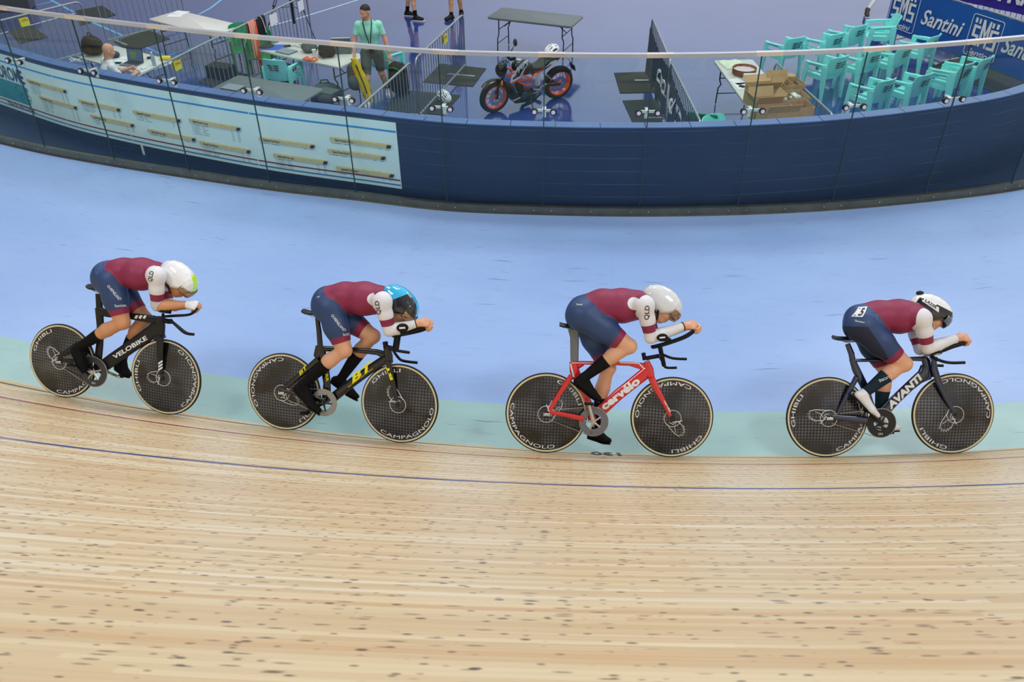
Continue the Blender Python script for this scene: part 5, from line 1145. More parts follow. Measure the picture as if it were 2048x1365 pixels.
# chairs
def chair_proto(mat, label, group, slots=True):
    t = empty('plastic_armchair'); tag(t, label, 'chair', group)
    def shell(fn, nu, nv, th):
        mb = MB(); A_ = [[fn(i / nu, j / nv) for j in range(nv + 1)] for i in range(nu + 1)]; m = nv + 1
        vs = [p for r in A_ for p in r]; N = []
        for i in range(nu + 1):
            for j in range(m):
                du = A_[min(i + 1, nu)][j] - A_[max(i - 1, 0)][j]; dv = A_[i][min(j + 1, nv)] - A_[i][max(j - 1, 0)]; N.append(du.cross(dv).normalized())
        k = len(vs); vs2 = [p - n * th for p, n in zip(vs, N)]; fs = []
        for i in range(nu):
            for j in range(nv): q = (i * m + j, (i + 1) * m + j, (i + 1) * m + j + 1, i * m + j + 1); fs.append(q); fs.append(tuple(k + x for x in q[::-1]))
        per = [i * m for i in range(nu + 1)] + [nu * m + j for j in range(1, m)] + [i * m + nv for i in range(nu - 1, -1, -1)] + [j for j in range(nv - 1, 0, -1)]
        for a, b in zip(per, per[1:] + per[:1]): fs.append((a, b, k + b, k + a))
        mb.add(vs + vs2, fs); return mb
    # x: to the front, y: left, seat .43 high
    shell(lambda u, v: Vector((-.20 + .42 * u, (v - .5) * (.40 + .06 * u), .43 - .02 * math.sin(PI * v) - .015 * (1 - u) - .03 * max(0, u - .85) / .15)), 8, 8, .012).build('seat', mat, t, angle=60)
    BX = lambda u, v: -.165 - .13 * u - .075 * (1 - (2 * v - 1) ** 2)
    bk = shell(lambda u, v: Vector((BX(u, v), (v - .5) * (.50 - .02 * u - .05 * max(0, u - .8) * 5 * (2 * v - 1) ** 2), .395 + .42 * u - .02 * (2 * v - 1) ** 4 * (u > .95))), 12, 14, .016).build('backrest', mat, t, angle=60)
    if slots:
        mb = MB()
        for i, z in enumerate((.62, .665, .71)):
            w = .075 + .012 * i
            for e in (-1, 1):
                for x_ in (.004, -.021):
                    P = []
                    for k in range(5):
                        y = e * (.012 + w * k / 4); u = (z - .395) / .42; v = y / .49 + .5; X = BX(u, v) + x_; P.append((X, y, z - .010 + .006 * (1 - (k / 4) ** 2) - .006)); P.append((X, y, z + .008))
                    mb.add(P, [(2 * k, 2 * k + 2, 2 * k + 3, 2 * k + 1) for k in range(4)])
        mb.build('back_slots', HOLE, bk, smooth=False)
    for e in (-1, 1):
        y = .255 * e; mb = MB()
        top = [(-.25, y * .95, .665), (-.16, y * .99, .655), (0, y * 1.04, .645), (.14, y * 1.04, .63), (.225, y * 1.0, .60)]; rs = []
        for (x, yy, z), w in zip(top, (.016, .026, .028, .028, .022)): rs.append([Vector((x, yy + w * c, z + h_)) for c, h_ in ((-1, -.012), (-1, .004), (-.6, .012), (.6, .012), (1, .004), (1, -.012))])
        mb.rings(rs); arm = mb.build('armrest', mat, t, angle=50)
        mb = MB(); pl = [(-.225, .64), (.195, .615), (.205, .44), (.16, .40), (0, .375), (-.15, .38), (-.215, .42)]
        mb.prism([(-.225, .645), (.20, .625), (.20, .585), (-.21, .60)], lambda x, z, q: Vector((x, y * (1.0) + q * .008 - .004, z)))
        mb.prism([(-.215, .53), (.20, .52), (.20, .485), (-.21, .495)], lambda x, z, q: Vector((x, y * .98 + q * .008 - .004, z)))
        mb.prism([(-.215, .455), (.20, .455), (.20, .40), (.12, .365), (-.12, .365), (-.21, .40)], lambda x, z, q: Vector((x, y * .94 + q * .008 - .004, z)))
        mb.build('side_slats', mat, arm, smooth=False)
        for f_, nm in ((1, 'front'), (-1, 'rear')):
            mb = MB(); x0 = .19 * f_ - (.01 if f_ < 0 else 0); x1 = .235 * f_ + (-.03 if f_ < 0 else 0); y0 = y * (1.0); y1 = y * (1.06 if f_ > 0 else .98); rs = []
            for k in range(6):
                f = k / 5; cx, cy, z = x0 + (x1 - x0) * f, y0 + (y1 - y0) * f, .64 * (1 - f); w1 = .050 - .028 * f; w2 = .032 - .012 * f
                if f_ < 0: w1 = .060 - .036 * f
                rs.append([Vector((cx + w1 * a_, cy + w2 * b_ * .8, z)) for a_, b_ in ((-1, -1), (1, -1), (1, 1), (-1, 1))])
            mb.rings(rs); mb.build('leg', mat, t, smooth=False, bevel=.004)
    return t
def put(t, px, py, z, face, label=None, up=0.0):
    """chair whose back top centre shows at the pixel; face = direction it looks, degrees"""
    p = at(px, py, ZI + .79 + up); r = math.radians(face); t.location = (p.x + .31 * math.cos(r), p.y + .31 * math.sin(r), ZI + up); t.rotation_euler = (0, 0, r)
    if label: t['label'] = label
G_ = 'turquoise chairs set out in rows'
cl = [(1595.5, 76.5, 118, 'turquoise plastic armchair at the left end of the back row, above the handrail'), (1677, 68.5, 122, 'turquoise plastic armchair second from the left in the back row'), (1722.6, 52, 124, 'turquoise plastic armchair third from the left in the back row'), (1797, 33, 172, 'turquoise plastic armchair turned sideways in front of the blue banner'),
      (1682.8, 115, 120, 'turquoise plastic armchair at the left end of the middle row, right of the boxes'), (1751.5, 103, 122, 'turquoise plastic armchair second in the middle row, behind a glass joint'), (1815, 93, 126, 'turquoise plastic armchair third in the middle row, crossed by the handrail'), (1873, 72, 132, 'turquoise plastic armchair at the right end of the middle row, back above the handrail'),
      (1778, 161, 122, 'turquoise plastic armchair at the left end of the front row, nearest the glass'), (1853, 150, 124, 'turquoise plastic armchair second in the front row'), (1935, 133, 128, 'lower turquoise armchair of the stacked pair in the front row'), (1977.6, 116, 132, 'turquoise plastic armchair at the right end of the front row beneath the banner')]
c0 = chair_proto(TURQ, cl[0][3], G_)
for i, (x, y, f, lb) in enumerate(cl):
    o = c0 if i == 0 else copy_tree(c0); put(o, x, y, 0, f, lb)
    if i == 10: o2 = copy_tree(c0); put(o2, x, y, 0, f, 'upper turquoise armchair of the stacked pair in the front row'); o2.location = (o.location.x + .015, o.location.y - .02, ZI + .055)
o = copy_tree(c0); put(o, 545, 121, 0, 75, 'turquoise plastic armchair tucked at the crowded white table'); o['group'] = 'single chairs at the tables'
o = copy_tree(c0); put(o, 748, 97, 0, 60, 'turquoise plastic armchair mostly hidden behind the standing man'); o['group'] = 'single chairs at the tables'
g0 = chair_proto(GREEN, 'green plastic armchair behind the towels hung on the barrier, left one', 'green chairs'); put(g0, 479, 49, 0, -70)
o = copy_tree(g0); put(o, 516, 60, 0, -80, 'green plastic armchair behind the black shirt hung on the barrier'); o = copy_tree(g0); put(o, 1405, 229, 0, 70, 'green plastic armchair barely showing above the wall beside the grey banner')
o = copy_tree(c0); put(o, 1424, 234, 0, -60, 'turquoise plastic armchair edge showing above the wall beside the green chair'); o['group'] = 'single chairs at the tables'
# barriers
def barrier(pa, pb, label, nb=17, h=1.1, sign=None, cut_=None):
    """crowd barrier between two top corners"""
    a = Vector((pa.x, pa.y, ZI)); b = Vector((pb.x, pb.y, ZI)); L = (b - a).length; t = empty('crowd_barrier', a, yaw_of(a, b)); tag(t, label, 'barrier', 'crowd barriers of the infield')
    r = .12; mb = MB(); arc = [(r - r * math.cos(k * PI / 8), 0, h - r + r * math.sin(k * PI / 8)) for k in range(5)]
    loop = [(0, 0, .12)] + arc + [(L - x, 0, z) for x, _, z in arc[::-1]] + [(L, 0, .12)]
    mb.tube(loop, .018, 8, True); mb.build('frame', STEEL, t)
    nb = max(3, int(L / .125)); me = None
    for k in range(1, nb):
        x = L * k / nb
        if me is None: m = MB(); m.cyl((0, 0, .12), (0, 0, h - .01), .0085, n=6); o = m.build('bar', STEEL, t); me = o.data
        else: o = bpy.data.objects.new('bar', me); COL.objects.link(o); o.parent = t
        o.location.x = x
    for x in (.28, L - .28):
        m = MB(); m.box((x - .03, -.28, .0), (x + .03, .28, .012)); m.cyl((x, 0, .01), (x, 0, .13), .016, n=8); m.build('foot', STEEL, t)
    if sign is not None:
        x = L * sign; m = MB(); m.box((x - .09, -.026, h - .20), (x + .09, -.020, h - .05)); m.box((x - .09, .020, h - .20), (x + .09, .026, h - .05)); s_ = m.build('sign', SIGNY, t, smooth=False)
        m = MB(); letter(m, 'TFN', lambda u, v: Vector((x - .07 + u, -.028, h - .12 + v)), h=.05, width=.14, bold=.02, shear=.2); letter(m, 'TFN', lambda u, v: Vector((x + .07 - u, .028, h - .12 + v)), h=.05, width=.14, bold=.02, shear=.2); m.build('lettering', SIGNR, s_, smooth=False)
    return t, L
H1 = 1.1
barrier(P0(830, 118, H1), P0(926, 28, H1), 'steel crowd barrier left of the motorbike with yellow sign, reaching up to bare legs', sign=.57)
barrier(P0(712, 221, H1), P0(822, 123, H1), 'steel crowd barrier sloping down in front of the standing man')
barrier(P0(265, 158, H1), P0(449, 67, H1), 'steel crowd barrier with yellow sign beside the laptop table', sign=.43)
barrier(P0(459, 63, H1), P0(612, -11, H1), 'steel crowd barrier with towels and sheets hung on it')
barrier(P0(-60, 56, H1), P0(160, 2, H1), 'steel crowd barrier with yellow sign at the far left', sign=.45)
b6a, b6b = P0(214, 80.5, .12), P0(300, 59, .12); d6 = (b6b - b6a).normalized(); barrier(b6a - d6 * .0, b6b + d6 * .9, 'steel crowd barrier beyond the seated man, its bottom rail crossing the dark mat')
barrier(P0(1551, 124, .98), P0(1668, 232, .98), 'steel crowd barrier between the cardboard boxes and the turquoise chairs', h=.98)
q1, q2, q3 = P0(1305, 36, H1), P0(1341, 122, H1), P0(1402, 246, H1)
g1, L1 = barrier(q1, q2, 'steel crowd barrier carrying the far half of the grey banner'); g2, L2 = barrier(q2 + (q3 - q2).normalized() * .06, q3, 'steel crowd barrier carrying the near half of the grey banner')
def banner(name, a, b, z0, z1, mat, label, wav=.015, sag=0.0, group=None, off=.03):
    L = (b - a).length; t = empty(name, (a.x, a.y, ZI), yaw_of(a, b)); tag(t, label, 'banner', group); mb = MB(); nx = max(8, int(L / .12)); nz = 7; rr = random.Random(5)
    f = lambda x, z: Vector((x, off + wav * math.sin(x * 9) * (1 - z) + wav * .6 * math.sin(x * 23 + z), z0 + (z1 - z0 - sag * math.sin(PI * (x / L * 2 % 1))) * z))
    vs = [f(L * i / nx, j / nz) for i in range(nx + 1) for j in range(nz + 1)]; k = len(vs); m = nz + 1; vs2 = [p + Vector((0, .006, 0)) for p in vs]; fs = []
    for i in range(nx):
        for j in range(nz): q = (i * m + j, (i + 1) * m + j, (i + 1) * m + j + 1, i * m + j + 1); fs += [q, tuple(k + x for x in q[::-1])]
    mb.add(vs + vs2, fs); c = mb.build('cloth', mat, t, angle=80); return t, c, L, f
GRB = M('banner_grey', (70, 84, 98), .7, noise=.12, nscale=3)
tg, cg, LG, fg = banner('grey_banner', q3, q1, .08, .98, GRB, 'dark grey fabric banner with big white letters strapped to a pair of barriers', .02, .10, off=.035)
# the face turned to the camera side is the one towards the left; letters are put on both faces
mb = MB()
for sd in (.012,):
    letter(mb, 'CYCLING', lambda u, v: Vector((LG * .72 - u, fg(LG * .72 - u, (.44 + v) / 1).y + sd, .44 + v)), h=.22, width=LG * .34, bold=.06, shear=.15)
    letter(mb, 'VPL', lambda u, v: Vector((LG * .50 - u, fg(LG * .50 - u, (.16 + v)).y + sd, .16 + v)), h=.62, width=LG * .38, bold=-.0, shear=.3)
mb.build('lettering', PAPER, tg, smooth=False)
BLB = M('banner_blue', (30, 92, 172), .55, noise=.08, nscale=2); zb = .16
ba, bb_ = P0(1768, 57, zb), P0(2060, 166.5, zb)
def hgt(p, py, px):   # height over p at which the sight line of a pixel passes
    r = ray(px, py); k = (Vector((p.x, p.y)).length) / Vector((r.x, r.y)).length; return CP.z + r.z * k - ZI
d_ = (bb_ - ba).normalized(); bc = bb_ + d_ * .5
tb, cb, LB, fb_ = banner('sponsor_banner', ba, bc, zb, zb + .95, BLB, 'long blue banner with white sponsor words and crests behind the turquoise chairs', .012, off=.0)
barrier(Vector((ba.x, ba.y, 0)) + Vector((-d_.y, d_.x, 0)) * .1, Vector((ba.x, ba.y, 0)) + d_ * LB * .49 + Vector((-d_.y, d_.x, 0)) * .1, 'steel crowd barrier behind the left half of the blue banner'); barrier(Vector((ba.x, ba.y, 0)) + d_ * LB * .51 + Vector((-d_.y, d_.x, 0)) * .1, Vector((ba.x, ba.y, 0)) + d_ * LB + Vector((-d_.y, d_.x, 0)) * .1, 'steel crowd barrier behind the right half of the blue banner')
def along(px, py, z):     # position along the banner of a pixel at height z (above the floor)
    best = (1e9, 0)
    for k in range(400):
        x = LB * k / 399; p = ba + d_ * x; p = Vector((p.x, p.y, ZI + z)); dd = p - CP; Z = dd.dot(_fw); X = 1024 + FPX * dd.dot(CR) / Z
        if abs(X - px) < best[0]: best = (abs(X - px), x)
    return best[1]
mb = MB(); W2 = lambda u, v: Vector((u, fb_(min(max(u, 0), LB), .5).y - .022, v))
for x0, x1 in ((along(1781, 25, .6), along(1834, 40, .6)), (along(1938, 80, .6), along(1998, 80, .6))):
    w = x1 - x0; z0, z1 = zb + .10, zb + .86; cr_ = .05
    pts = []
    for cx_, cz_, a0 in ((x1 - cr_, z1 - cr_, 0), (x0 + cr_, z1 - cr_, 90), (x0 + cr_, z0 + cr_, 180), (x1 - cr_, z0 + cr_, 270)):
        for k in range(5): an = math.radians(a0 + 22.5 * k); pts.append(W2(cx_ + cr_ * math.cos(an), cz_ + cr_ * math.sin(an)))
    mb.tube(pts, .007, 5, True)
    g = lambda a, b, c, e: mb.add([W2(x0 + w * a, z0 + (z1 - z0) * b), W2(x0 + w * c, z0 + (z1 - z0) * b), W2(x0 + w * c, z0 + (z1 - z0) * e), W2(x0 + w * a, z0 + (z1 - z0) * e)], [(0, 1, 2, 3)])
    for o_ in (.09, .67):     # the two letters S
        tb_ = .075
        for zz in (.72, .50, .30): g(o_, zz - .035, o_ + .24, zz + .035)
        g(o_, .50, o_ + tb_, .75); g(o_ + .24 - tb_, .27, o_ + .24, .53); g(o_, .80, o_ + .07, .92); g(o_ + .13, .80, o_ + .20, .92)
    q = lambda a, b: W2(x0 + w * a, z0 + (z1 - z0) * b)
    for pol in (((.36, .27), (.43, .27), (.43, .93), (.36, .93)), ((.57, .27), (.64, .27), (.64, .93), (.57, .93)), ((.43, .93), (.50, .62), (.50, .42), (.43, .70)), ((.57, .93), (.50, .62), (.50, .42), (.57, .70))): mb.add([q(*p) for p in pol], [(0, 1, 2, 3)])
    letter(mb, 'Santini', lambda u, v: W2(x0 + w * .10 + u, z0 + .03 + v), h=.10, width=w * .78, bold=.02, shear=.25)
for x0, x1 in ((along(1842, 45, .55), along(1924, 70, .55)), (along(2003, 95, .55), along(2085, 110, .55))): letter(mb, 'Santini', lambda u, v: W2(x0 + u, zb + .36 + v), h=.29, width=x1 - x0, bold=.018, shear=.3)
mb.build('lettering', PAPER, tb, smooth=False)
pa, pb = P0(1890, -4, .25), P0(2075, 37, .25); tp, cp_, LP_, fp_ = banner('purple_banner', pa, pb + (pb - pa).normalized() * .6, .25, 1.15, M('banner_purple', (58, 44, 150), .55), 'purple banner with white capitals behind the blue one, cut by the top of the photo', .015)
mb = MB(); letter(mb, 'AUSTRALIA', lambda u, v: Vector((.15 + u, -.03, .46 + v)), h=.5, width=LP_ * .95, bold=.03); mb.build('lettering', PAPER, tp, smooth=False)
dp = (pb - pa).normalized(); barrier(Vector((pa.x, pa.y, 0)) + Vector((-dp.y, dp.x, 0)) * .12, Vector((pb.x, pb.y, 0)) + Vector((-dp.y, dp.x, 0)) * .12, 'steel crowd barrier carrying the purple banner')
# paper, towels and shirt hung on the barrier
def hung(name, px0, px1, top, drop, mat, label, cat, fold=.01, w=None):
    a = P0(px0, top[0], H1); b = P0(px1, top[1], H1); L = (b - a).length; t = empty(name, (a.x, a.y, ZI + H1), yaw_of(a, b)); mb = MB(); n = 8; rs = []
    prof = [(-.03, -drop), (-.034, -drop * .5), (-.028, -.03), (0, .022), (.028, -.03), (.03, -drop * .35)]
    for i in range(n + 1):
        x = L * i / n; rs.append([Vector((x * (1 - .25 * (abs(z) / drop)) + .0, y + fold * math.sin(x * 40) * (abs(z) > .04), z * (1 + .08 * math.sin(x * 30)))) for y, z in prof] + [Vector((x * (1 - .25 * (abs(z) / drop)), y * .8 + fold * math.sin(x * 40) * (abs(z) > .04), z)) for y, z in prof[::-1]])
    mb.rings(rs); o = mb.build('cloth' if cat != 'paper' else 'sheet', mat, t, angle=80); tag(t, label, cat); return t, L
towel = stripes('towel_print', (226, 160, 136), (150, 70, 60), .06)
hung('towel', 494, 507, (47, 41), .62, towel, 'pink and brown patterned towel hanging on the barrier beside the green chairs', 'towel', .016)
hung('orange_towel', 500, 509, (44, 40), .80, M('towel_orange', (226, 90, 66), .8), 'orange cloth hanging lowest on the barrier next to the turquoise chair', 'towel', .012)
tbs, Lb = hung('sports_shirt', 509, 527, (39, 31), .34, M('shirt_black', (18, 18, 22), .75), 'black sports shirt with white piping over the barrier', 'shirt', .012)
mb = MB(); mb.tube([(Lb * .5, -.03, .026), (Lb * .6, -.045, -.03), (Lb * .72, -.045, -.18), (Lb * .8, -.042, -.30)], .008, 6); mb.build('piping', PAPER, tbs)
for (x0, x1, y0, y1, lb) in ((536, 551, 31, 24, 'pale sheet of paper on the barrier, nearer the black shirt'), (593, 604, 4, -2, 'white sheet of paper on the barrier in front of the tripod')):
    a = P0(x0, y0, H1 - .04); b = P0(x1, y1, H1 - .04); L = (b - a).length; t = empty('paper_sheet', (a.x, a.y, ZI + H1 - .04), yaw_of(a, b)); tag(t, lb, 'paper'); mb = MB(); mb.box((0, -.022, -.20), (L, -.020, -.0)); mb.build('sheet', PAPER, t, smooth=False)
# tripod
c = P0(592, 70); t = empty('camera_tripod', (c.x, c.y, ZI)); tag(t, 'tall black camera tripod standing behind the hung towels', 'tripod')
feet = [P0(530, 76), P0(632, 82), P0(590, 30)]; top = Vector((0, 0, 1.45)); TR = M('tripod_black', (22, 24, 28), .5)
for i, fpt_ in enumerate(feet):
    d = fpt_ - Vector((c.x, c.y, ZI)); mb = MB(); m = top.lerp(d, .55)
    for e in (-.025, .025): mb.tube([top + Vector((e, 0, 0)), m + Vector((e, 0, 0))], .009, 6)
    mb.tube([m, d], [.013, .010], 8); mb.tube([m + Vector((-.035, 0, 0)), m + Vector((.035, 0, 0))], .016, 8); mb.build('leg', TR, t)
    mb = MB(); mb.tube([m.lerp(d, .08), Vector((0, 0, .62))], .007, 6); mb.build('spreader', TR, t)
mb = MB(); mb.cyl((0, 0, .25), (0, 0, 1.5), .03, n=14); mb.ell((0, 0, 1.52), (.06, .06, .05)); mb.box((-.06, -.09, 1.56), (.06, .09, 1.60)); mb.build('column', TR, t)
mb = MB(); mb.tube([(0, 0, 1.56), (-.25, -.25, 1.42), (-.33, -.33, 1.30)], .012, 8); mb.build('pan_handle', TR, t)
# ---- small things on the tables
def slab(name, px, z, sx, sy, h, yaw, mat, label, cat, bev=.004):
    p = P0(*px, z); t = MB().box((-sx / 2, -sy / 2, 0), (sx / 2, sy / 2, h)).build(name, mat, None, smooth=False, bevel=bev); t.location = p; t.rotation_euler = (0, 0, yaw); tag(t, label, cat); return t
TY1 = yaw_of(P0(296, 38, .74), P0(426, 70.5, .74)); TY2 = yaw_of(P0(517, 99.5, .74), P0(678, 134.5, .74)); TY3 = yaw_of(P0(475.7, 150, .74), P0(648, 177, .74)); TY0 = yaw_of(P0(228, 91, .74), P0(349, 121.5, .74))
slab('paper_sheet', (362, 25), .742, .30, .21, .002, TY1 + .3, PAPER, 'sheet of white paper farther back on the upper left table', 'paper', 0); slab('paper_sheet', (350, 31), .742, .30, .21, .002, TY1 + .5, PAPER, 'sheet of white paper nearer the handrail on the upper left table', 'paper', 0)
def laptop(px, z, yaw, label, open_=True):
    p = P0(*px, z); t = empty('laptop', p, yaw); tag(t, label, 'laptop'); MB().box((-.17, -.12, 0), (.17, .12, .014)).build('base', SCR, t, smooth=False, bevel=.003)
    if open_:
        mb = MB(); mb.box((-.15, -.02, .014), (.15, .10, .016)); mb.build('keyboard', M('keys', (40, 44, 50), .6), t, smooth=False)
        m = Matrix.Translation((0, .12, .012)) @ Matrix.Rotation(math.radians(-12), 4, 'X'); l = MB(); l.box((-.17, 0, 0), (.17, .008, .23), mat=m); ld = l.build('lid', M('lid_dark', (44, 50, 58), .4), t, smooth=False)
        s_ = MB(); s_.box((-.158, -.002, .012), (.158, -.0005, .218), mat=m); s_.build('screen', M('screen', (52, 66, 90), .15, emit=((60, 76, 100), .6)), ld, smooth=False); s2 = MB(); s2.box((-.10, -.003, .06), (.03, -.002, .17), mat=m); s2.build('screen_window', M('screen_green', (70, 96, 60), .2, emit=((80, 100, 60), .5)), ld, smooth=False)
    else: MB().box((-.168, -.118, .015), (.168, .118, .022)).build('lid', M('lid_pale', (150, 162, 168), .35, metal=.4), t, smooth=False, bevel=.003)
    return t
laptop((263, 129), .742, TY0 + .25, 'open laptop with dark screen in front of the bald man')
laptop((573, 104), .742, TY2, 'closed pale grey laptop on the crowded white table', False); laptop((466, 176), .742, TY3, 'closed grey laptop lying on the grey table behind the wall', False)
slab('paper_sheet', (242, 123), .742, .30, .21, .003, TY0 + .35, PAPER, 'white sheet of paper beside the open laptop', 'paper', 0); slab('notebook', (252, 117), .742, .24, .16, .012, TY0 + .3, PAPER, 'white notebook behind the sheet of paper on the laptop table', 'notebook')
slab('mobile_phone', (234, 126), .746, .16, .08, .01, TY0 + .5, BAG, 'black phone on the white sheet beside the laptop', 'phone'); slab('computer_mouse', (288, 137), .742, .06, .10, .025, TY0, PAPER, 'white computer mouse right of the laptop', 'mouse', .01)
p = P0(309, 131, .742); t = empty('water_bottle', p); tag(t, 'clear plastic water bottle standing right of the open laptop', 'bottle'); mb = MB(); mb.lathe([(.001, 0), (.033, 0), (.035, .02), (.035, .15), (.028, .18), (.014, .205), (.013, .22)], lambda x, y, z: Vector((x, y, z)), 20); mb.build('bottle_body', M('bottle_plastic', (170, 196, 214), .1, spec=.7, trans=.6), t); MB().cyl((0, 0, .218), (0, 0, .24), .016).build('cap', PAPER, t)
p = P0(331, 120, .742); t = MB().tube([(-.10, 0, .035), (-.07, 0, .04), (.08, 0, .04), (.10, 0, .036)], [.028, .035, .035, .028], 12).build('yellow_roll', M('yellow_plastic', (240, 214, 60), .5)); t.location = p; tag(t, 'yellow rolled pouch at the right end of the laptop table', 'pouch')
slab('charger', (300, 117), .742, .10, .06, .03, .3, BAG, 'small black charger behind the water bottle', 'charger', .005)
slab('folder', (547, 95), .742, .42, .30, .008, TY2 + .5, M('folder_blue', (20, 90, 200), .4), 'bright blue folder at the left end of the crowded table', 'folder', 0); mb = MB(); mb.ell((0, 0, .0), (.15, .12, .03), 20, 8, zmin=-.01)
t = mb.build('cloth_cap', M('cap_dark', (40, 44, 54), .8)); t.location = P0(533, 93, .752); t.rotation_euler = (0, 0, .5); tag(t, 'dark cloth cap lying on the blue folder', 'cap')
slab('hard_drive', (575, 93), .742, .12, .09, .02, .4, BAG, 'black hard drive with cable behind the closed laptop', 'hard drive'); mb = MB(); q = P0(577, 93, .75); mb.tube([q + Vector(v) for v in ((0, 0, 0), (.1, .05, 0), (.2, -.05, 0), (.33, .02, 0), (.28, .12, 0), (.18, .08, 0), (.30, .18, 0), (.55, .16, 0))], .004, 6); tag(mb.build('cable', BAG), 'thin dark cable looping from the hard drive', 'cable')
def softbag(name, px, z, r, yaw, mat, label, cat, pocket=None, handle=True):
    p = P0(*px, z); t = empty(name, p, yaw); tag(t, label, cat); S = SDF(.014); sx, sy, sz = r
    S.cap(V3(-sx * .5, 0, sz * .45), V3(sx * .5, 0, sz * .45), sz * .42, sz * .42, .03, (V3(0, 1, 0), sy / sz), 'b'); S.ell(V3(0, 0, sz * .5), V3(sx * .98, sy * .95, sz * .5), None, .05, 'b'); S.ell(V3(0, -sy * .8, sz * .35), V3(sx * .55, sy * .4, sz * .28), None, .02, 'b')
    V, T = S.mesh(1); V[:, 2] = np.maximum(V[:, 2], .001); mesh_obj('bag_body', V, T, mat, t)
    if handle: mb = MB(); mb.tube([(-sx * .35, 0, sz * .85), (-sx * .2, 0, sz * 1.12), (sx * .2, 0, sz * 1.12), (sx * .35, 0, sz * .85)], .012, 8, flat=.5); mb.build('handle', STRAP, t)
    mb = MB(); mb.tube([(-sx * .7, -sy * .35, sz * .88), (0, -sy * .3, sz * .99), (sx * .7, -sy * .35, sz * .88)], .004, 5); mb.build('zip', SCR, t); return t
softbag('camera_bag', (655, 113), .742, (.17, .14, .24), TY2, BAG, 'bulging black camera bag on the crowded table', 'bag'); softbag('grey_pouch', (620, 103), .742, (.16, .12, .16), TY2 + .3, BAGG, 'grey bag behind the orange strap on the crowded table', 'bag')
t = slab('mesh_case', (686, 107), .742, .34, .12, .30, TY2 + .6, M('mesh_grey', (98, 112, 116), .6, noise=.3, nscale=40), 'grey mesh sided case standing at the right of the crowded table', 'case', .02); q = MB().tube([(-.17, -.065, 0), (-.17, -.065, .30), (.17, -.065, .30), (.17, -.065, 0)], .008, 6, True); q.build('trim', PAPER, t)
mb = MB(); mb.cyl((0, 0, 0), (0, 0, .07), .028, n=18); mb.cyl((0, 0, .07), (0, 0, .10), .04, n=18); t = mb.build('camera_lens', M('lens_white', (220, 220, 216), .4)); t.location = P0(629, 110, .742); tag(t, 'white and black camera lens between the bags', 'lens')
mb = MB(); mb.cyl((0, 0, 0), (0, 0, .06), .035, n=18); t = mb.build('camera_lens', M('lens_white', (220, 220, 216), .4)); t.location = P0(637, 113, .742); tag(t, 'white and orange ringed lens nearer the black camera bag', 'lens')
mb = MB(); mb.tube([(-.14, .02, .02), (-.08, .05, .05), (0, -.02, .03), (.07, .02, .055), (.12, -.02, .03), (.08, -.07, .02), (0, -.06, .035), (-.07, -.03, .03)], .022, 8, True, flat=.6); t = mb.build('orange_strap', ORG); t.location = P0(622, 121, .742); tag(t, 'crumpled bright orange strap on the front edge of the crowded table', 'strap')
softbag('backpack', (190, 108), .742, (.24, .17, .34), TY0, BAG, 'large black backpack lying at the left end of the laptop table', 'backpack'); softbag('dark_cap_bag', (232, 114), .742, (.08, .08, .10), TY0, M('navy_cloth', (40, 46, 80), .7, noise=.3, nscale=30), 'small navy patterned bag between the backpack and papers', 'bag', handle=False)
mb = MB(); q = P0(150, 124, .35)
for k in range(4): mb.tube([q + Vector((.1 * j - .1, .1 * math.sin(j + k), .03 * math.sin(j * 2 + k) + .02 * k)) for j in range(9)], .008, 6)
tag(mb.build('white_cable', PAPER), 'tangle of white cable hanging under the left end of the laptop table', 'cable', kind=None)
softbag('equipment_bag', (655, 208), .0, (.28, .2, .40), .2, BAGG, 'grey equipment bag with open lid standing on the floor right of the grey table', 'bag'); slab('bag_lid', (655, 183), .50, .34, .26, .02, -.5, M('lid_green_grey', (76, 92, 88), .6), 'flat grey green case lid resting on the equipment bag', 'lid', .01)
slab('storage_box', (560, 160), .0, .5, .35, .3, TY2, M('box_dark', (40, 42, 52), .6), 'dark box on the floor below the crowded table', 'box', .01); slab('equipment_case', (28, 18), .0, .9, .5, .5, .2, M('case_grey', (70, 74, 78), .5), 'dark grey flight case cut by the top left of the photo', 'case', .02); slab('equipment_case', (445, 155), .0, .5, .3, .25, -.4, M('box_dark', (40, 42, 52), .6), 'dark low case on the floor behind the left end of the grey table', 'case', .01)
# right hand table: cloths, tray, tub, papers
rr = random.Random(2); LC = M('cloth_print', (222, 230, 206), .8, noise=.15, nscale=25)
for k, (u, v) in enumerate(((.14, .26), (.28, .28), (.42, .30))):
    mb = MB(); n = 14; f = lambda a, b: t5(u + (a - .5) * .17, v + (b - .5) * .40) + Vector((0, 0, .012 + .035 * (1 - abs(2 * a - 1) ** 3) * (.6 + .4 * math.sin(b * 9 + k * 2 + a * 5)) * (1 - abs(2 * b - 1) ** 4)))
    g = [[f(i / n, j / n) for j in range(n + 1)] for i in range(n + 1)]; m = n + 1; vs = [p for r in g for p in r]; kk = len(vs); fs = []
    for i in range(n):
        for j in range(n): q = (i * m + j, (i + 1) * m + j, (i + 1) * m + j + 1, i * m + j + 1); fs += [q, tuple(kk + x for x in q[::-1])]
    per = [i * m for i in range(n + 1)] + [n * m + j for j in range(1, m)] + [i * m + n for i in range(n - 1, -1, -1)] + [j for j in range(n - 1, 0, -1)]; fs += [(a, b, kk + b, kk + a) for a, b in zip(per, per[1:] + per[:1])]
    mb.add(vs + [Vector((p.x, p.y, ZI + .742)) for p in vs], fs); tag(mb.build('folded_cloth', LC, angle=80), ('folded cloth with a yellow stripe at the far end of the right white table', 'crumpled pale printed cloth, middle of the three on the right white table', 'crumpled pale printed cloth nearest the wicker tray')[k], 'cloth', 'printed cloths on the table')
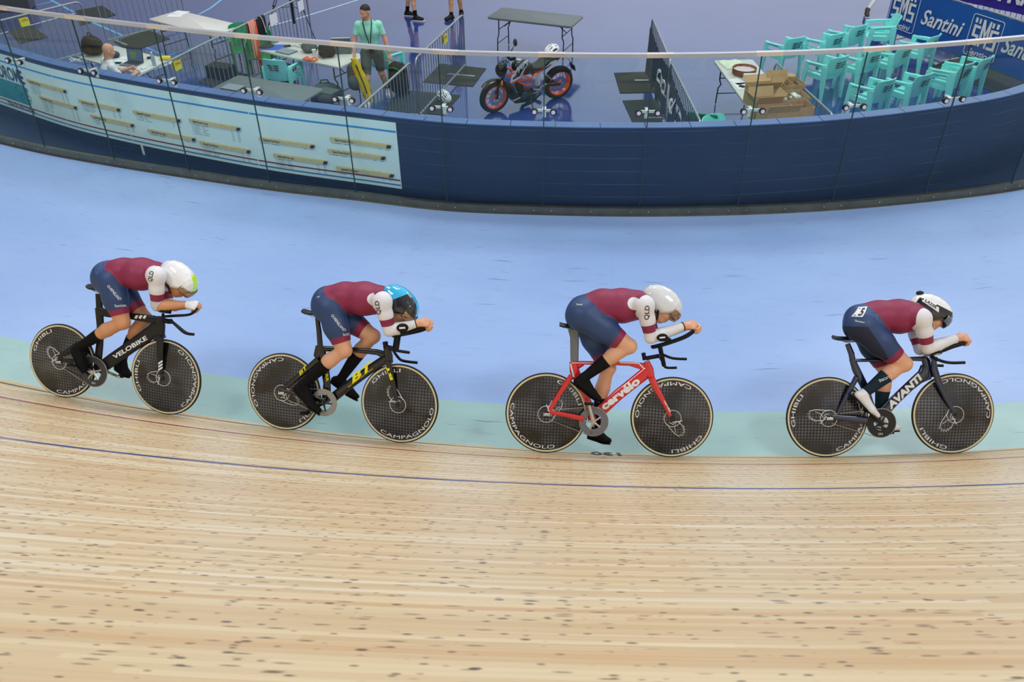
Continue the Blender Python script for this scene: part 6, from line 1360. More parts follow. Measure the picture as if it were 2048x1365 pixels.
p = t5(.74, .34); t = empty('wicker_tray', p + Vector((0, 0, .002))); tag(t, 'round brown wicker tray with pale lining on the right white table', 'tray'); WK = M('wicker', (140, 88, 56), .7, noise=.3, nscale=60, bump=.3)
mb = MB(); mb.lathe([(.001, .0), (.175, .0), (.19, .03), (.20, .10), (.208, .105), (.205, .11), (.192, .105), (.182, .03), (.001, .012)], lambda x, y, z: Vector((x, y, z)), 48); mb.build('rim', WK, t)
for z in (.03, .06, .09): MB().tube([(.197 * math.cos(k * PI / 20), .197 * math.sin(k * PI / 20), z) for k in range(40)], .007, 6, True).build('weave', WK, t)
mb = MB(); mb.lathe([(.001, .062), (.12, .060), (.186, .07)], lambda x, y, z: Vector((x, y, z + .006 * math.sin(x * 60) * math.sin(y * 50))), 48); mb.build('lining', M('lining', (216, 204, 210), .7), t)
def boxopen(c, sx, sy, h, yaw, label, flaps=(1, 0, 1, 0), inside=None, z=0.0):
    t = empty('cardboard_box', (c.x, c.y, ZI + z), yaw); tag(t, label, 'box', 'open cardboard boxes'); w = .006; mb = MB()
    mb.box((-sx / 2, -sy / 2, 0), (sx / 2, sy / 2, w)); mb.box((-sx / 2, -sy / 2, 0), (-sx / 2 + w, sy / 2, h)); mb.box((sx / 2 - w, -sy / 2, 0), (sx / 2, sy / 2, h)); mb.box((-sx / 2, -sy / 2, 0), (sx / 2, -sy / 2 + w, h)); mb.box((-sx / 2, sy / 2 - w, 0), (sx / 2, sy / 2, h)); mb.build('carton', CARD, t, smooth=False)
    for k, (f, (x, y, wx, an)) in enumerate(zip(flaps, ((sx / 2, 0, sy, 0), (0, sy / 2, sx, 90), (-sx / 2, 0, sy, 180), (0, -sy / 2, sx, 270)))):
        if not f: continue
        m = Matrix.Translation((x, y, h)) @ Matrix.Rotation(math.radians(an), 4, 'Z') @ Matrix.Rotation(math.radians(-60 + 30 * (f - 1)), 4, 'Y'); b = MB(); b.box((0, -wx / 2, -.003), (.15, wx / 2, .003), mat=m); b.build('flap', CARD, t, smooth=False)
    if inside:
        S = SDF(.012); r_ = random.Random(int(c.x * 100))
        for k in range(6): S.ell(V3(r_.uniform(-.3, .3) * sx, r_.uniform(-.3, .3) * sy, h * .55 + r_.uniform(0, .08)), V3(.06, .05, .04), None, .02, 'x')
        V, T = S.mesh(1); mesh_obj('plastic_wrap', V, T, inside, t)
    return t
yb = math.atan2(n5.y, n5.x); WRAP = M('plastic_wrap', (196, 212, 210), .2, spec=.7); WRG = M('wrap_green', (110, 204, 180), .25)
bx = [((1525, 171), .42, .34, .30, (1, 2, 0, 1), WRG, 'cardboard box with green plastic wrap inside, against the white table', .45), ((1563, 166), .34, .30, .30, (0, 1, 0, 0), None, 'narrow cardboard box with dark tape, behind the middle boxes', .45), ((1582, 162), .34, .36, .30, (0, 3, 0, 0), None, 'empty cardboard box farthest back, one flap raised', .45),
      ((1530, 200), .40, .30, .28, (1, 1, 1, 1), None, 'cardboard box with flaps folded over, nearest the white table', .3), ((1567, 194), .34, .32, .28, (0, 0, 0, 0), WRAP, 'open cardboard box with clear bottles in plastic, in the middle', .3), ((1592, 188), .32, .34, .28, (0, 0, 0, 0), WRAP, 'open cardboard box with crumpled clear plastic, near the barrier', .3),
      ((1556, 216), .50, .36, .28, (0, 0, 0, 1), None, 'wide open cardboard box at the front beside the wall', .15), ((1600, 208), .34, .34, .26, (0, 0, 0, 0), None, 'open cardboard box at the front right by the barrier foot', .15)]
for (x, y), sx, sy, h, fl, ins, lb, z in bx:
    z = .745; c = P0(x, y, z + h); boxopen(c, sx, sy, h + z, yb + PI / 2 + .12, lb, fl, ins) if 0 else boxopen(c, sx, sy, h, yb + PI / 2 + .1, lb, fl, ins, z)
def t5slab(name, u, v, sx, sy, h, rot, mat, label, cat, z=.002):
    o = MB().box((-sx / 2, -sy / 2, 0), (sx / 2, sy / 2, h)).build(name, mat, None, smooth=False, bevel=.006 if h > .02 else 0); o.location = t5(u, v) + Vector((0, 0, z)); o.rotation_euler = (0, 0, yb + rot); return tag(o, label, cat)
t5slab('plastic_tub', 1.12, .42, .26, .34, .10, 0, M('tub_clear', (206, 222, 224), .25), 'translucent white plastic tub behind the boxes on the white table', 'tub'); t5slab('paper_sheet', 1.10, .14, .28, .20, .002, .4, PAPER, 'white paper by the left edge of the right hand table, farther one', 'paper'); t5slab('paper_sheet', 1.32, .15, .30, .22, .002, .1, PAPER, 'white paper by the left edge of the right hand table, nearer one', 'paper'); t5slab('glove', 1.36, .14, .09, .05, .02, .8, BAG, 'small black glove lying on the white paper', 'glove', .006)
# ---- cycle helmets
def cyc_helmet(loc, yaw, pitch, label, roll=0.0):
    m = Matrix.Translation(loc) @ Matrix.Rotation(roll, 4, 'X') @ Matrix.Rotation(yaw, 4, 'Z') @ Matrix.Rotation(pitch, 4, 'Y'); t = empty('cycling_helmet', mat=m); tag(t, label, 'helmet')
    n, k = 32, 14; A = [[None] * n for _ in range(k + 1)]
    for i in range(k + 1):
        ph = PI / 2 * (1 - i / k) * 1.0
        for j in range(n): th = 2 * PI * j / n; r = math.cos(ph) if i < k else 1; A[i][j] = Vector((.15 * r * math.cos(th) * (1.06 if math.cos(th) < 0 else 1), .105 * r * math.sin(th), .115 * math.sin(ph) + (.0 if i else 0)))
    vs = [p for r_ in A for p in r_]; fs = [(i * n + j, i * n + (j + 1) % n, (i + 1) * n + (j + 1) % n, (i + 1) * n + j) for i in range(1, k) for j in range(n)] + [(j, n + (j + 1) % n, n + j) for j in range(0)]
    keep, vent = [], []
    for f in fs:
        c = sum((vs[q] for q in f), Vector()) / len(f); rib = abs(((c.y * 26) % 1) - .5) > .20 or c.z < .03 or abs(c.x) > .115 or abs(((c.x * 9 + 20) % 1) - .5) > .40; (keep if rib else vent).append(f)
    mb = MB(); mb.add(vs, keep + [tuple(range(n))]); s = mb.build('shell', M('helmet_gloss_white', (236, 238, 242), .25, coat=1), t, angle=80, recalc=False); sm = s.modifiers.new('th', 'SOLIDIFY'); sm.thickness = .014; sm.offset = 0
    mb = MB(); mb.add([v * .93 for v in vs], fs); mb.build('vents', HB, t)
    mb = MB(); mb.tube([(.03, .095, 0), (.04, .07, -.10), (.04, 0, -.13), (.04, -.07, -.10), (.03, -.095, 0)], .005, 6, flat=.5); mb.build('strap', STRAP, t); return t
p = P0(889, 203); cyc_helmet(Vector((p.x, p.y, ZI + .09)), 2.3, .1, 'white vented cycling helmet lying on the mat beside the barrier foot', .75)
# ---- motorbike
class MF(Frame):
    def __init__(s, c0, c1, lean, crop, scale):
        s.O = P0(*c0); F = P0(*c1); s.ex = F - s.O; s.wb = s.ex.length; s.ex.normalize(); n = Vector((s.ex.y, -s.ex.x, 0)); l = math.radians(lean); u = math.cos(l) * Vector((0, 0, 1)) + math.sin(l) * n
        s.ey = (u - s.ex * u.dot(s.ex)).normalized(); s.ez = s.ex.cross(s.ey); s.crop = crop; s.sc = scale; a, b, c, o = s.ex, s.ey, s.ez, s.O
        s.mat = Matrix(((a.x, b.x, c.x, o.x), (a.y, b.y, c.y, o.y), (a.z, b.z, c.z, o.z), (0, 0, 0, 1)))
mf = MF((988, 224), (1113, 195.5), 6, (940, 80), 8.532)
KO = M('moto_orange', (236, 88, 30), .35, coat=.6); KB = M('moto_black', (28, 32, 36), .4, coat=.4); KW = M('moto_white', (216, 216, 212), .3, coat=1); KT = M('moto_tyre', (30, 34, 38), .75)
t = empty('motorbike', mat=mf.mat.copy()); tag(t, 'black and orange naked motorbike on its side stand behind the glass', 'motorbike')
s_ = mf.wb / 1.36
def mwheel(x, r, w, spokes=10):
    wo_ = MB(); wo_.lathe([(r - .085, -w * .42), (r - .055, -w * .5), (r - .02, -w * .42), (r, -w * .15), (r, w * .15), (r - .02, w * .42), (r - .055, w * .5), (r - .085, w * .42)], lambda a, b, z: Vector((a, b, z)), 48); o = wo_.build('tyre', KT, t, recalc=False); o.location = (x, r, 0)
    m = MB(); m.lathe([(r - .080, -w * .44), (r - .10, -w * .38), (r - .108, 0), (r - .10, w * .38), (r - .080, w * .44), (r - .092, 0)], lambda a, b, z: Vector((a, b, z)), 48, closed=True)
    for k in range(spokes): a = 2 * PI * k / spokes; m.tube([(.03 * math.cos(a), .03 * math.sin(a), 0), ((r - .10) * math.cos(a + .06), (r - .10) * math.sin(a + .06), 0)], [.010, .007], 6)
    m.cyl((0, 0, -.07), (0, 0, .07), .035, n=16); q = m.build('rim', KO, o); d = MB(); d.lathe([(.075, .062), (.14, .062), (.14, .067), (.075, .067)], lambda a, b, z: Vector((a, b, z)), 40, closed=True)
    for k in range(6): a = PI * k / 3; d.tube([(.035 * math.cos(a), .035 * math.sin(a), .064), (.08 * math.cos(a), .08 * math.sin(a), .064)], .006, 6)
    d.build('brake_disc', ALU, o); return o
mwheel(0, .295, .11); mwheel(mf.wb, .306, .15)
C = lambda x, y, z=0.0: mf(x, y, z)
def plate(name, poly, z0, z1, mat, par=t, bev=.006):
    mb = MB(); P = [C(x, y, (z0 + z1) / 2) for x, y in poly]; mb.prism([(p.x, p.y) for p in P], lambda a, b, q: Vector((a, b, z0 if q == 0 else z1))); return mb.build(name, mat, par, smooth=False, bevel=bev)
mb = MB()
for z in (-.1, .1): mb.tube([C(625, 470, z), C(560, 640, z), C(480, 830, z), Vector((0, .295, z))], [.028, .028, .022, .024], 12)
mb.build('front_fork', KB, t)
f = MB(); rs = []
for k in range(9): a = math.radians(20 + 120 * k / 8); rs.append([Vector((.315 * math.cos(a) + 0, .295 + .315 * math.sin(a), 0)) + Vector((math.cos(a), math.sin(a), 0)) * .02 * (1 - (w / .07) ** 2) + Vector((0, 0, w)) for w in (-.07, -.05, -.02, .02, .05, .07)] + [Vector((.305 * math.cos(a), .295 + .305 * math.sin(a), w)) for w in (.07, 0, -.07)])
f.rings(rs); f.build('front_mudguard', KB, t)
S = SDF(.012)
tk = [C(835, 400), C(960, 440), C(1010, 500)]; S.ell(V3(*C(880, 450)), V3(.20, .13, .14), rot_axes(V3(1, -.25, 0), V3(0, 1, 0)), .05, 'a'); S.ell(V3(*C(960, 500)), V3(.14, .09, .11), None, .05, 'a')
V, T = S.mesh(2); mesh_obj('fuel_tank', V, T, KB, t); m = MB(); c = C(835, 352); m.cyl(c + Vector((0, .0, 0)), c + Vector((0, .02, 0)), .05, n=20); m.build('fuel_cap', ALU, t)
for z in (-.16, .155):
    a_, b_ = (z, z + .012) if z > 0 else (z, z + .012)
    sh = plate('tank_shroud', [(860, 420), (985, 340), (990, 420), (930, 510), (870, 640), (770, 700), (685, 735), (700, 650), (760, 560)], a_, b_, KW); zz = b_ + .002 if z > 0 else a_ - .002
    plate('shroud_trim', [(685, 735), (775, 700), (865, 640), (905, 560), (915, 560), (880, 650), (785, 712), (690, 748)], min(zz, zz + .003), max(zz, zz + .003) + .002, KO, sh, 0); plate('shroud_panel', [(790, 560), (870, 480), (960, 400), (965, 430), (900, 520), (850, 620), (800, 640), (740, 680), (730, 660)], zz - .001, zz + .002, KB, sh, 0)
    if z > 0: m = MB(); u0 = C(745, 640, zz); u1 = C(945, 440, zz); d = (u1 - u0).normalized(); n_ = Vector((-d.y, d.x, 0)); letter(m, '390', lambda a, b: u0 + d * a + n_ * b + Vector((0, 0, .005)), h=.10, width=(u1 - u0).length, bold=.02, shear=.2); m.build('lettering', KW, sh, smooth=False)
def seatm(pts, name, mat):
    mb = MB(); rs = []
    for x, y, w, h in pts: p = C(x, y); rs.append([p + Vector((0, h * math.sin(2 * PI * j / 14), w * math.cos(2 * PI * j / 14))) for j in range(14)])
    mb.rings(rs); return mb.build(name, mat, t)
seatm([(1040, 470, .06, .05), (1100, 450, .11, .045), (1180, 425, .13, .05), (1230, 370, .13, .05), (1300, 320, .12, .05), (1400, 290, .10, .045), (1490, 270, .06, .03)], 'seat', M('moto_seat', (52, 62, 62), .6)); seatm([(1050, 540, .09, .06), (1150, 510, .10, .06), (1270, 440, .09, .05), (1400, 360, .07, .035), (1520, 290, .05, .02)], 'tail_unit', KB)
for z in (-.105, .095): plate('tail_panel', [(1280, 470), (1380, 370), (1480, 335), (1470, 365), (1400, 430), (1330, 450)], z, z + .01, KW); plate('tail_flash', [(1330, 445), (1360, 415), (1400, 415), (1375, 445)], z + (.01 if z > 0 else -.004), z + (.014 if z > 0 else 0), KO)
mb = MB(); mb.rings([[C(x, y, w) + Vector((dx, 0, 0)) for w in (-.06, .06) for dx in ((0, .012) if w < 0 else (.012, 0))] for x, y in ((1560, 290), (1670, 320), (1730, 400), (1755, 520))]); mb.build('plate_holder', KB, t); plate('number_plate', [(1735, 405), (1745, 405), (1765, 500), (1755, 500)], -.09, .09, M('plate', (60, 70, 76), .4)); mb = MB(); mb.ell(tuple(C(1720, 285)), (.03, .02, .05)); mb.build('tail_lamp', RED, t)
mb = MB()
for z in (-.11, .11):
    for seq in (((620, 590), (700, 640)), ((640, 600), (720, 580)), ((670, 480), (740, 560)), ((900, 600), (1050, 660), (1085, 600)), ((820, 715), (960, 780), (1060, 745), (1050, 655)), ((820, 715), (1000, 660)), ((960, 780), (1000, 660)), ((740, 560), (900, 600)), ((700, 640), (820, 715)), ((1085, 600), (1250, 520))): mb.tube([C(x, y, z) for x, y in seq], .014 if seq[0] != (670, 480) else .024, 8)
mb.tube([C(1060, 745, -.11), C(1060, 745, .11)], .014, 8); mb.build('trellis_frame', KO, t)
S = SDF(.014); S.cap(V3(*C(940, 940)), V3(*C(1030, 900)), .11, .10, .03, (V3(0, 0, 1), 1.3), 'a'); S.cap(V3(*C(860, 840)), V3(*C(830, 760)), .075, .07, .03, (V3(0, 0, 1), 1.2), 'a'); S.cap(V3(*C(780, 990)), V3(*C(1000, 1000)), .05, .05, .03, (V3(0, 0, 1), 1.6), 'a'); V, T = S.mesh(1); mesh_obj('engine', V, T, M('engine_dark', (44, 50, 54), .45, metal=.5), t)
m = MB(); c = C(930, 940, .15); m.cyl(c, c + Vector((0, 0, .03)), .06, n=24); m.build('engine_cover', M('cover_grey', (70, 92, 104), .35, metal=.6), t)
bp = plate('belly_pan', [(665, 870), (760, 900), (880, 950), (990, 1010), (720, 1045), (690, 980)], -.1, .13, KB); plate('belly_stripe', [(720, 1038), (860, 972), (862, 990), (760, 1040)], .131, .134, KW, bp, 0); plate('belly_stripe', [(760, 1016), (850, 972), (850, 980), (780, 1016)], .134, .136, KO, bp, 0); plate('radiator', [(650, 760), (690, 740), (760, 900), (710, 900)], -.13, .13, M('radiator', (40, 48, 60), .6))
for z in (-.1, .09): mb = MB(); mb.tube([C(1070, 850, z), C(1300, 770, z), Vector((mf.wb, .306, z))], [.03, .035, .025], 8, flat=.5); mb.build('swingarm', KB, t)
mb = MB(); c0_, c1_ = C(1165, 600), C(1150, 760); mb.tube([c0_ + (c1_ - c0_) * k / 60 + Vector((.045 * math.cos(k * .8), 0, .045 * math.sin(k * .8) + .0)) for k in range(61)], .008, 6); mb.build('shock_spring', KW, t)
mb = MB(); mb.tube([C(1075, 845, .14), C(1180, 850, .15), C(1215, 800, .14), C(1300, 745, .13)], .016, 8); mb.tube([C(1080, 920, .15), C(1170, 875, .19)], .013, 8); mb.tube([C(1250, 565, .12), C(1320, 610, .14), C(1395, 680, .16)], .012, 8); mb.build('foot_peg', ALU, t)
p0 = C(1035, 930, .1); wp_ = mf.mat.inverted() @ P0(1066, 221); mb = MB(); mb.tube([p0, Vector((wp_.x, wp_.y + .01, max(wp_.z, .12)))], [.015, .011], 8); mb.build('side_stand', KB, t)
S = SDF(.012); S.ell(V3(*C(520, 510)), V3(.09, .12, .10), None, .03, 'a'); S.ell(V3(*C(560, 430)), V3(.08, .06, .08), None, .03, 'a'); V, T = S.mesh(1); hl = mesh_obj('headlamp', V, T, KB, t)
mb = MB(); mb.ell(tuple(C(470, 520)), (.03, .06, .06)); mb.build('lamp_glass', KW, hl)
mb = MB()
pts = [C(560, 370, .36), C(600, 350, .25), C(640, 380, .08), C(640, 380, -.08), C(600, 345, -.25), C(560, 365, -.36)]; mb.tube(smooth_path(pts, 4), .013, 8); mb.build('handlebar', KB, t)
for e in (1, -1):
    mb = MB(); mb.tube([C(560, 368, .30 * e), C(560, 368, .40 * e)], .018, 10); mb.build('grip', BLKR, t); mb = MB(); mb.tube([C(600, 350, .2 * e), C(735, 150, .24 * e) if e < 0 else C(600, 350, .2 * e) + Vector((.12, .25, .06))], .006, 6)
    q = (C(765, 45, -.28) if e < 0 else C(600, 350, .2) + Vector((.14, .32, .08))); mb.ell((q.x, q.y, q.z), (.02, .065, .05)); mb.build('mirror', M('mirror_dark', (60, 66, 70), .3), t)
mb = MB(); c = C(700, 300); mb.box(c + Vector((-.05, -.03, -.07)), c + Vector((.06, .03, .07))); mb.build('instrument', KB, t, bevel=.01); mb = MB(); c = C(545, 740, .13); mb.ell(tuple(c), (.02, .05, .02)); mb.build('indicator', M('amber', (236, 140, 20), .4), t)
mb = MB(); mb.tube([C(800, 800, -.12), C(900, 1010, -.12), C(1100, 1000, -.14), C(1200, 900, -.16)], .035, 10); mb.build('exhaust', DKM, t)
sh = mf.mat @ (C(1390, 235) + Vector((0, .05, 0))); cyc_helmet(sh, math.atan2(-mf.ex.y, -mf.ex.x) + .2, .12, 'white vented cycling helmet resting on the motorbike seat')
# ------------------------------------------------------------------ people of the infield
def human(root, J, skin, hair=None, h=.011, shirt=None, shorts=None, sleeve=.62, hem=.85, sock=None, shoe=None, sole=None, face=(0, -1, 0), bald=False, hands=True, trunk_min=None):
    """J: joints relative to the root, metres, z up"""
    S = SDF(h); v = {k: V3(*p) for k, p in J.items() if k != 'hemz'}; lat = v['shR'] - v['shL']; lat[2] = 0; lat /= np.linalg.norm(lat)
    S.cap(v['pel'], v['wai'], .105, .105, .04, (lat, 1.35), 'torso'); S.cap(v['wai'], v['che'], .105, .118, .04, (lat, 1.4), 'torso'); S.cap(v['che'], v['nec'] - V3(0, 0, .06), .115, .075, .05, (lat, 1.45), 'torso'); S.cap(v['nec'] - V3(0, 0, .08), v['nec'], .055, .052, .03, None, 'neck')
    for s in 'LR':
        S.cap(v['hip' + s], v['kn' + s], .088, .058, .03, None, 'thigh' + s); m = v['kn' + s] * .68 + v['an' + s] * .32 - V3(*face) * .012; S.cap(v['kn' + s], m, .052, .054, .02, None, 'calf' + s); S.cap(m, v['an' + s], .053, .036, .02, None, 'calfb' + s)
        hl = v['an' + s] - (v['toe' + s] - v['an' + s]) * .22; hl[2] = v['toe' + s][2] + .005; S.cap(v['an' + s], hl, .038, .034, .02, None, 'foot' + s); S.cap(hl, v['toe' + s], .034, .030, .02, None, 'foot' + s); S.cap(v['an' + s], v['toe' + s], .038, .028, .03, None, 'foot' + s)
        S.ell(v['sh' + s] - lat * .02 * (1 if s == 'R' else -1), V3(.052, .052, .055), None, .05, 'uarm' + s); S.cap(v['sh' + s], v['el' + s], .046, .038, .03, None, 'uarm' + s); S.cap(v['el' + s], v['wr' + s], .042, .027, .012, None, 'farm' + s)
        d = v['wr' + s] - v['el' + s]; d = d / np.linalg.norm(d); out = lat * (1 if s == 'R' else -1); hand(S, v['wr' + s], d, -out, V3(*face) * -1, 1.0, .9, .008)
    fw = V3(*J['look']) if 'look' in J else V3(*face); up = V3(*J.get('up', (0, 0, 1))); R = head(S, v['head'], fw, up, v['nec'], .052)
    V, T = S.mesh(1); nm, tt = S.labels(V); A = {'nrm': vnormals(V, T)}
    leg = np.full(len(V), -1.0); arm = np.full(len(V), -1.0)
    for s in 'LR':
        for k, o, q in (('thigh', 0, 1), ('calf', 1, .32), ('calfb', 1.32, .68), ('foot', 2, 1)): m = nm == k + s; leg[m] = o + tt[m] * q
        for k, o in (('uarm', 0), ('farm', 1)): m = nm == k + s; arm[m] = o + tt[m]
    arm[np.isin(nm, ['hand', 'finger'])] = 2.05; A['leg'] = leg; A['arm'] = arm; A['hd'] = np.where(np.isin(nm, ['head', 'lip', 'ear', 'neck']), 1.0, -1.0); A['z'] = V[:, 2] - J.get('hemz', J['pel'][2] - .02)
    Rl = (V - v['head']) @ R; A['cap'] = Rl[:, 1] - .045 - .55 * Rl[:, 0] + .006 * np.sin(Rl[:, 2] * 90)
    V, T, A = cut(V, T, A, A['leg'] - hem); V, T, A = cut(V, T, A, A['arm'] - sleeve); V, T, A = cut(V, T, A, A['leg'] - (sock[0] if sock else 1.8)); V, T, A = cut(V, T, A, A['leg'] - 1.95); V, T, A = cut(V, T, A, A['cap'])
    mesh_obj('body', V, T, skin, root); N = A['nrm'] / np.maximum(np.linalg.norm(A['nrm'], axis=1, keepdims=True), 1e-9); C_ = {k: q[T].mean(1) for k, q in A.items() if q.ndim == 1}
    isarm = C_['arm'] > -.9; hd = C_['hd'] > -.9
    if shirt: m = (C_['leg'] < .22) & (C_['arm'] < sleeve) & ~(hd) & (C_['z'] > -.03); patch('shirt', V, T, N, m, .012, shirt, root)
    if shorts: m = (C_['leg'] < hem) & ~isarm & ~hd & (C_['z'] < .09); patch('shorts', V, T, N, m, .017 if hem < 1.5 else .010, shorts, root)
    if sock:
        for s in 'LR':
            o_ = 'R' if s == 'L' else 'L'; cc = V[T].mean(1); dl = np.linalg.norm(cc - v['an' + s], axis=1); dr = np.linalg.norm(cc - v['an' + o_], axis=1); m = (C_['leg'] > sock[0]) & (C_['leg'] < 2.2) & (dl < dr); patch('sock', V, T, N, m, .004, sock[1], root)
    if shoe:
        for sgn, s in ((-1, 'L'), (1, 'R')):
            near = np.linalg.norm(V[T].mean(1) - v['toe' + s], axis=1) < np.linalg.norm(V[T].mean(1) - v['toe' + ('R' if s == 'L' else 'L')], axis=1); m = (C_['leg'] > 1.95) & near; so = patch('shoe', V, T, N, m, .010, shoe, root)
            if sole:
                d = v['toe' + s] - v['an' + s]; d[2] = 0; d /= np.linalg.norm(d); n_ = V3(-d[1], d[0], 0); a = v['an' + s].copy(); a[2] = v['toe' + s][2]; mb = MB(); rs = []
                for f_, w in ((-.075, .022), (-.04, .040), (.06, .040), (.14, .048), (.19, .040), (.215, .018)): c = a + d * f_; rs.append([Vector(c + n_ * w * k_ + V3(0, 0, zz)) for k_, zz in ((-1, -.042), (-1, -.018), (1, -.018), (1, -.042))])
                mb.rings(rs); mb.build('sole', sole, so)
    if hair: m = (C_['cap'] > 0) & (C_['hd'] > 0); patch('hair', V, T, N, m, .007, hair, root)
    return R, v
def rel(p, o): return (p.x - o.x, p.y - o.y, p.z - ZI)
MINT = M('shirt_mint', (150, 228, 200), .7, noise=.05, nscale=9, bump=.1); SHG = M('shorts_olive', (74, 88, 88), .75, noise=.06, nscale=9, bump=.1); HAIRD = M('hair_dark', (34, 28, 28), .6, noise=.2, nscale=60)
o = P0(752, 207); o.z = ZI; root = empty('person', o); tag(root, 'man in mint green shirt and grey shorts walking with a suitcase, lanyard round his neck', 'person')
fL = Vector(rel(P0(739, 213), o)); fR = Vector(rel(P0(776, 191), o)); x0 = (fL.x + fR.x) / 2 - .03
J = dict(pel=(x0, .08, .93), wai=(x0, .05, 1.08), che=(x0 + .0, .03, 1.30), nec=(x0 - .01, .01, 1.50), head=(x0 - .02, -.03, 1.645), look=(-.62, -.72, -.35), up=(-.10, -.25, 1),
    hipL=(x0 - .10, .05, .90), hipR=(x0 + .10, .08, .90), knL=(fL.x * .7 + x0 * .3 - .03, fL.y * .6 - .05, .50), knR=(fR.x * .7 + x0 * .3, fR.y * .55 - .02, .50), anL=(fL.x, fL.y + .04, .09), anR=(fR.x, fR.y + .05, .12), toeL=(fL.x - .03, fL.y - .13, .045), toeR=(fR.x + .02, fR.y - .12, .045),
    shL=(x0 - .185, .02, 1.41), shR=(x0 + .185, .04, 1.41), elL=(x0 - .265, -.02, 1.15), elR=(x0 + .27, .03, 1.14), wrL=(x0 - .28, -.12, .92), wrR=(x0 + .32, -.01, .90))
R_, v_ = human(root, J, SKIN2, HAIRD, .0095, MINT, SHG, .62, .80, (1.85, SOCK), SHOEW, SHOEW, (-.15, -1, 0))
mb = MB(); cz = v_['che']; mb.tube([(x0 - .07, -.02, 1.52), (x0 - .075, -.085, 1.46), (x0 - .045, -.135, 1.32), (x0 + .0, -.145, 1.16), (x0 + .03, -.14, 1.06), (x0 + .035, -.145, 1.16), (x0 + .06, -.13, 1.34), (x0 + .075, -.08, 1.46), (x0 + .07, -.02, 1.52)], .008, 6, flat=.5); ly = mb.build('lanyard', STRAP, root); MB().box((x0 - .01, -.155, .96), (x0 + .08, -.145, 1.08)).build('pass_card', BAG, ly, smooth=False)
d = Vector(v_['wrR'] - v_['elR']).normalized(); 
for k, mt in ((.05, YLW), (.09, M('band_green', (20, 120, 90), .7))):
    c = Vector(v_['wrR']) - d * k; a_ = d.orthogonal().normalized(); b_ = d.cross(a_); MB().tube([c + (a_ * math.cos(2 * PI * j / 16) + b_ * math.sin(2 * PI * j / 16)) * .036 for j in range(16)], .014, 6, True, flat=.5).build('wrist_band', mt, root)
# suitcase and backpack he holds
w = root.matrix_world if False else Matrix.Translation(o)
c = P0(800, 190); t = empty('wheeled_suitcase', (c.x, c.y, ZI), -.5); tag(t, 'black wheeled suitcase with green trim pulled by the man in mint shirt', 'suitcase'); S = SDF(.014); S.cap(V3(0, 0, .16), V3(0, 0, .50), .14, .13, .03, (V3(1, 0, 0), 1.45), 'a'); S.ell(V3(0, -.10, .28), V3(.14, .09, .2), None, .04, 'a'); V, T = S.mesh(1); V[:, 2] = np.maximum(V[:, 2], .02); mesh_obj('case_body', V, T, BAG, t)
hp = Vector(v_['wrR']) + o - Vector((0, 0, 0)); hp = t.matrix_world.inverted() @ hp if False else Matrix.Rotation(.5, 3, 'Z') @ (Vector(v_['wrR']) + Vector((d.x, d.y, d.z)) * .08 + o - Vector((c.x, c.y, ZI)))
mb = MB(); u = Vector((hp.x, hp.y, hp.z)); mb.tube([(-.08, .02, .6), u + Vector((-.06, 0, -.01)), u + Vector((.06, 0, -.01)), (.08, .02, .6)], .009, 8); mb.build('pull_handle', ALU, t); MB().tube([(-.13, -.12, .52), (0, -.15, .56), (.13, -.12, .52)], .006, 6).build('green_trim', M('trim_green', (30, 200, 90), .5), t)
for sx in (-.12, .12): MB().cyl((sx - .012, .1, .03), (sx + .012, .1, .03), .03, n=14).build('wheel', BLKR, t)
hw = Vector(v_['wrL']) + o; t = empty('backpack', (hw.x - .03, hw.y - .04, hw.z - .62)); tag(t, 'dark grey backpack hanging from the right hand of the man in mint shirt', 'backpack'); S = SDF(.013); S.cap(V3(0, 0, .13), V3(0, 0, .40), .12, .11, .03, (V3(1, 0, 0), 1.15), 'a'); S.ell(V3(-.02, -.10, .18), V3(.10, .08, .13), None, .03, 'a'); V, T = S.mesh(1); mesh_obj('bag_body', V, T, BAGG, t); MB().tube([(-.05, 0, .48), (0, .01, .58), (.06, 0, .48)], .012, 8, flat=.5).build('grab_loop', STRAP, t)
MB().tube([(-.04, -.13, .36), (.0, -.135, .37), (.04, -.12, .36)], .006, 6).build('red_tag', RED, t)
t = empty('yellow_jacket', (hw.x + .07, hw.y - .08, hw.z - .60)); tag(t, 'yellow and black jacket drooping beside the dark grey backpack', 'jacket'); mb = MB(); rs = []
for k in range(14): f = k / 13; cx_ = -.06 + .20 * f; w_ = .05 + .035 * math.sin(f * 3); rs.append([Vector((cx_ + w_ * math.cos(2 * PI * j / 14) * (1 + .3 * math.sin(3 * j + k)), -.07 + .028 * math.sin(2 * PI * j / 14), .60 - .78 * f)) for j in range(14)])
mb.rings(rs); mb.k = 0; q = mb.build('cloth', YLW, t, angle=80); MB().tube([(-.03, -.105, .50), (.02, -.108, .32), (.08, -.105, .12), (.11, -.105, -.02)], .010, 6, flat=.4).build('dark_panel', BAG, t)
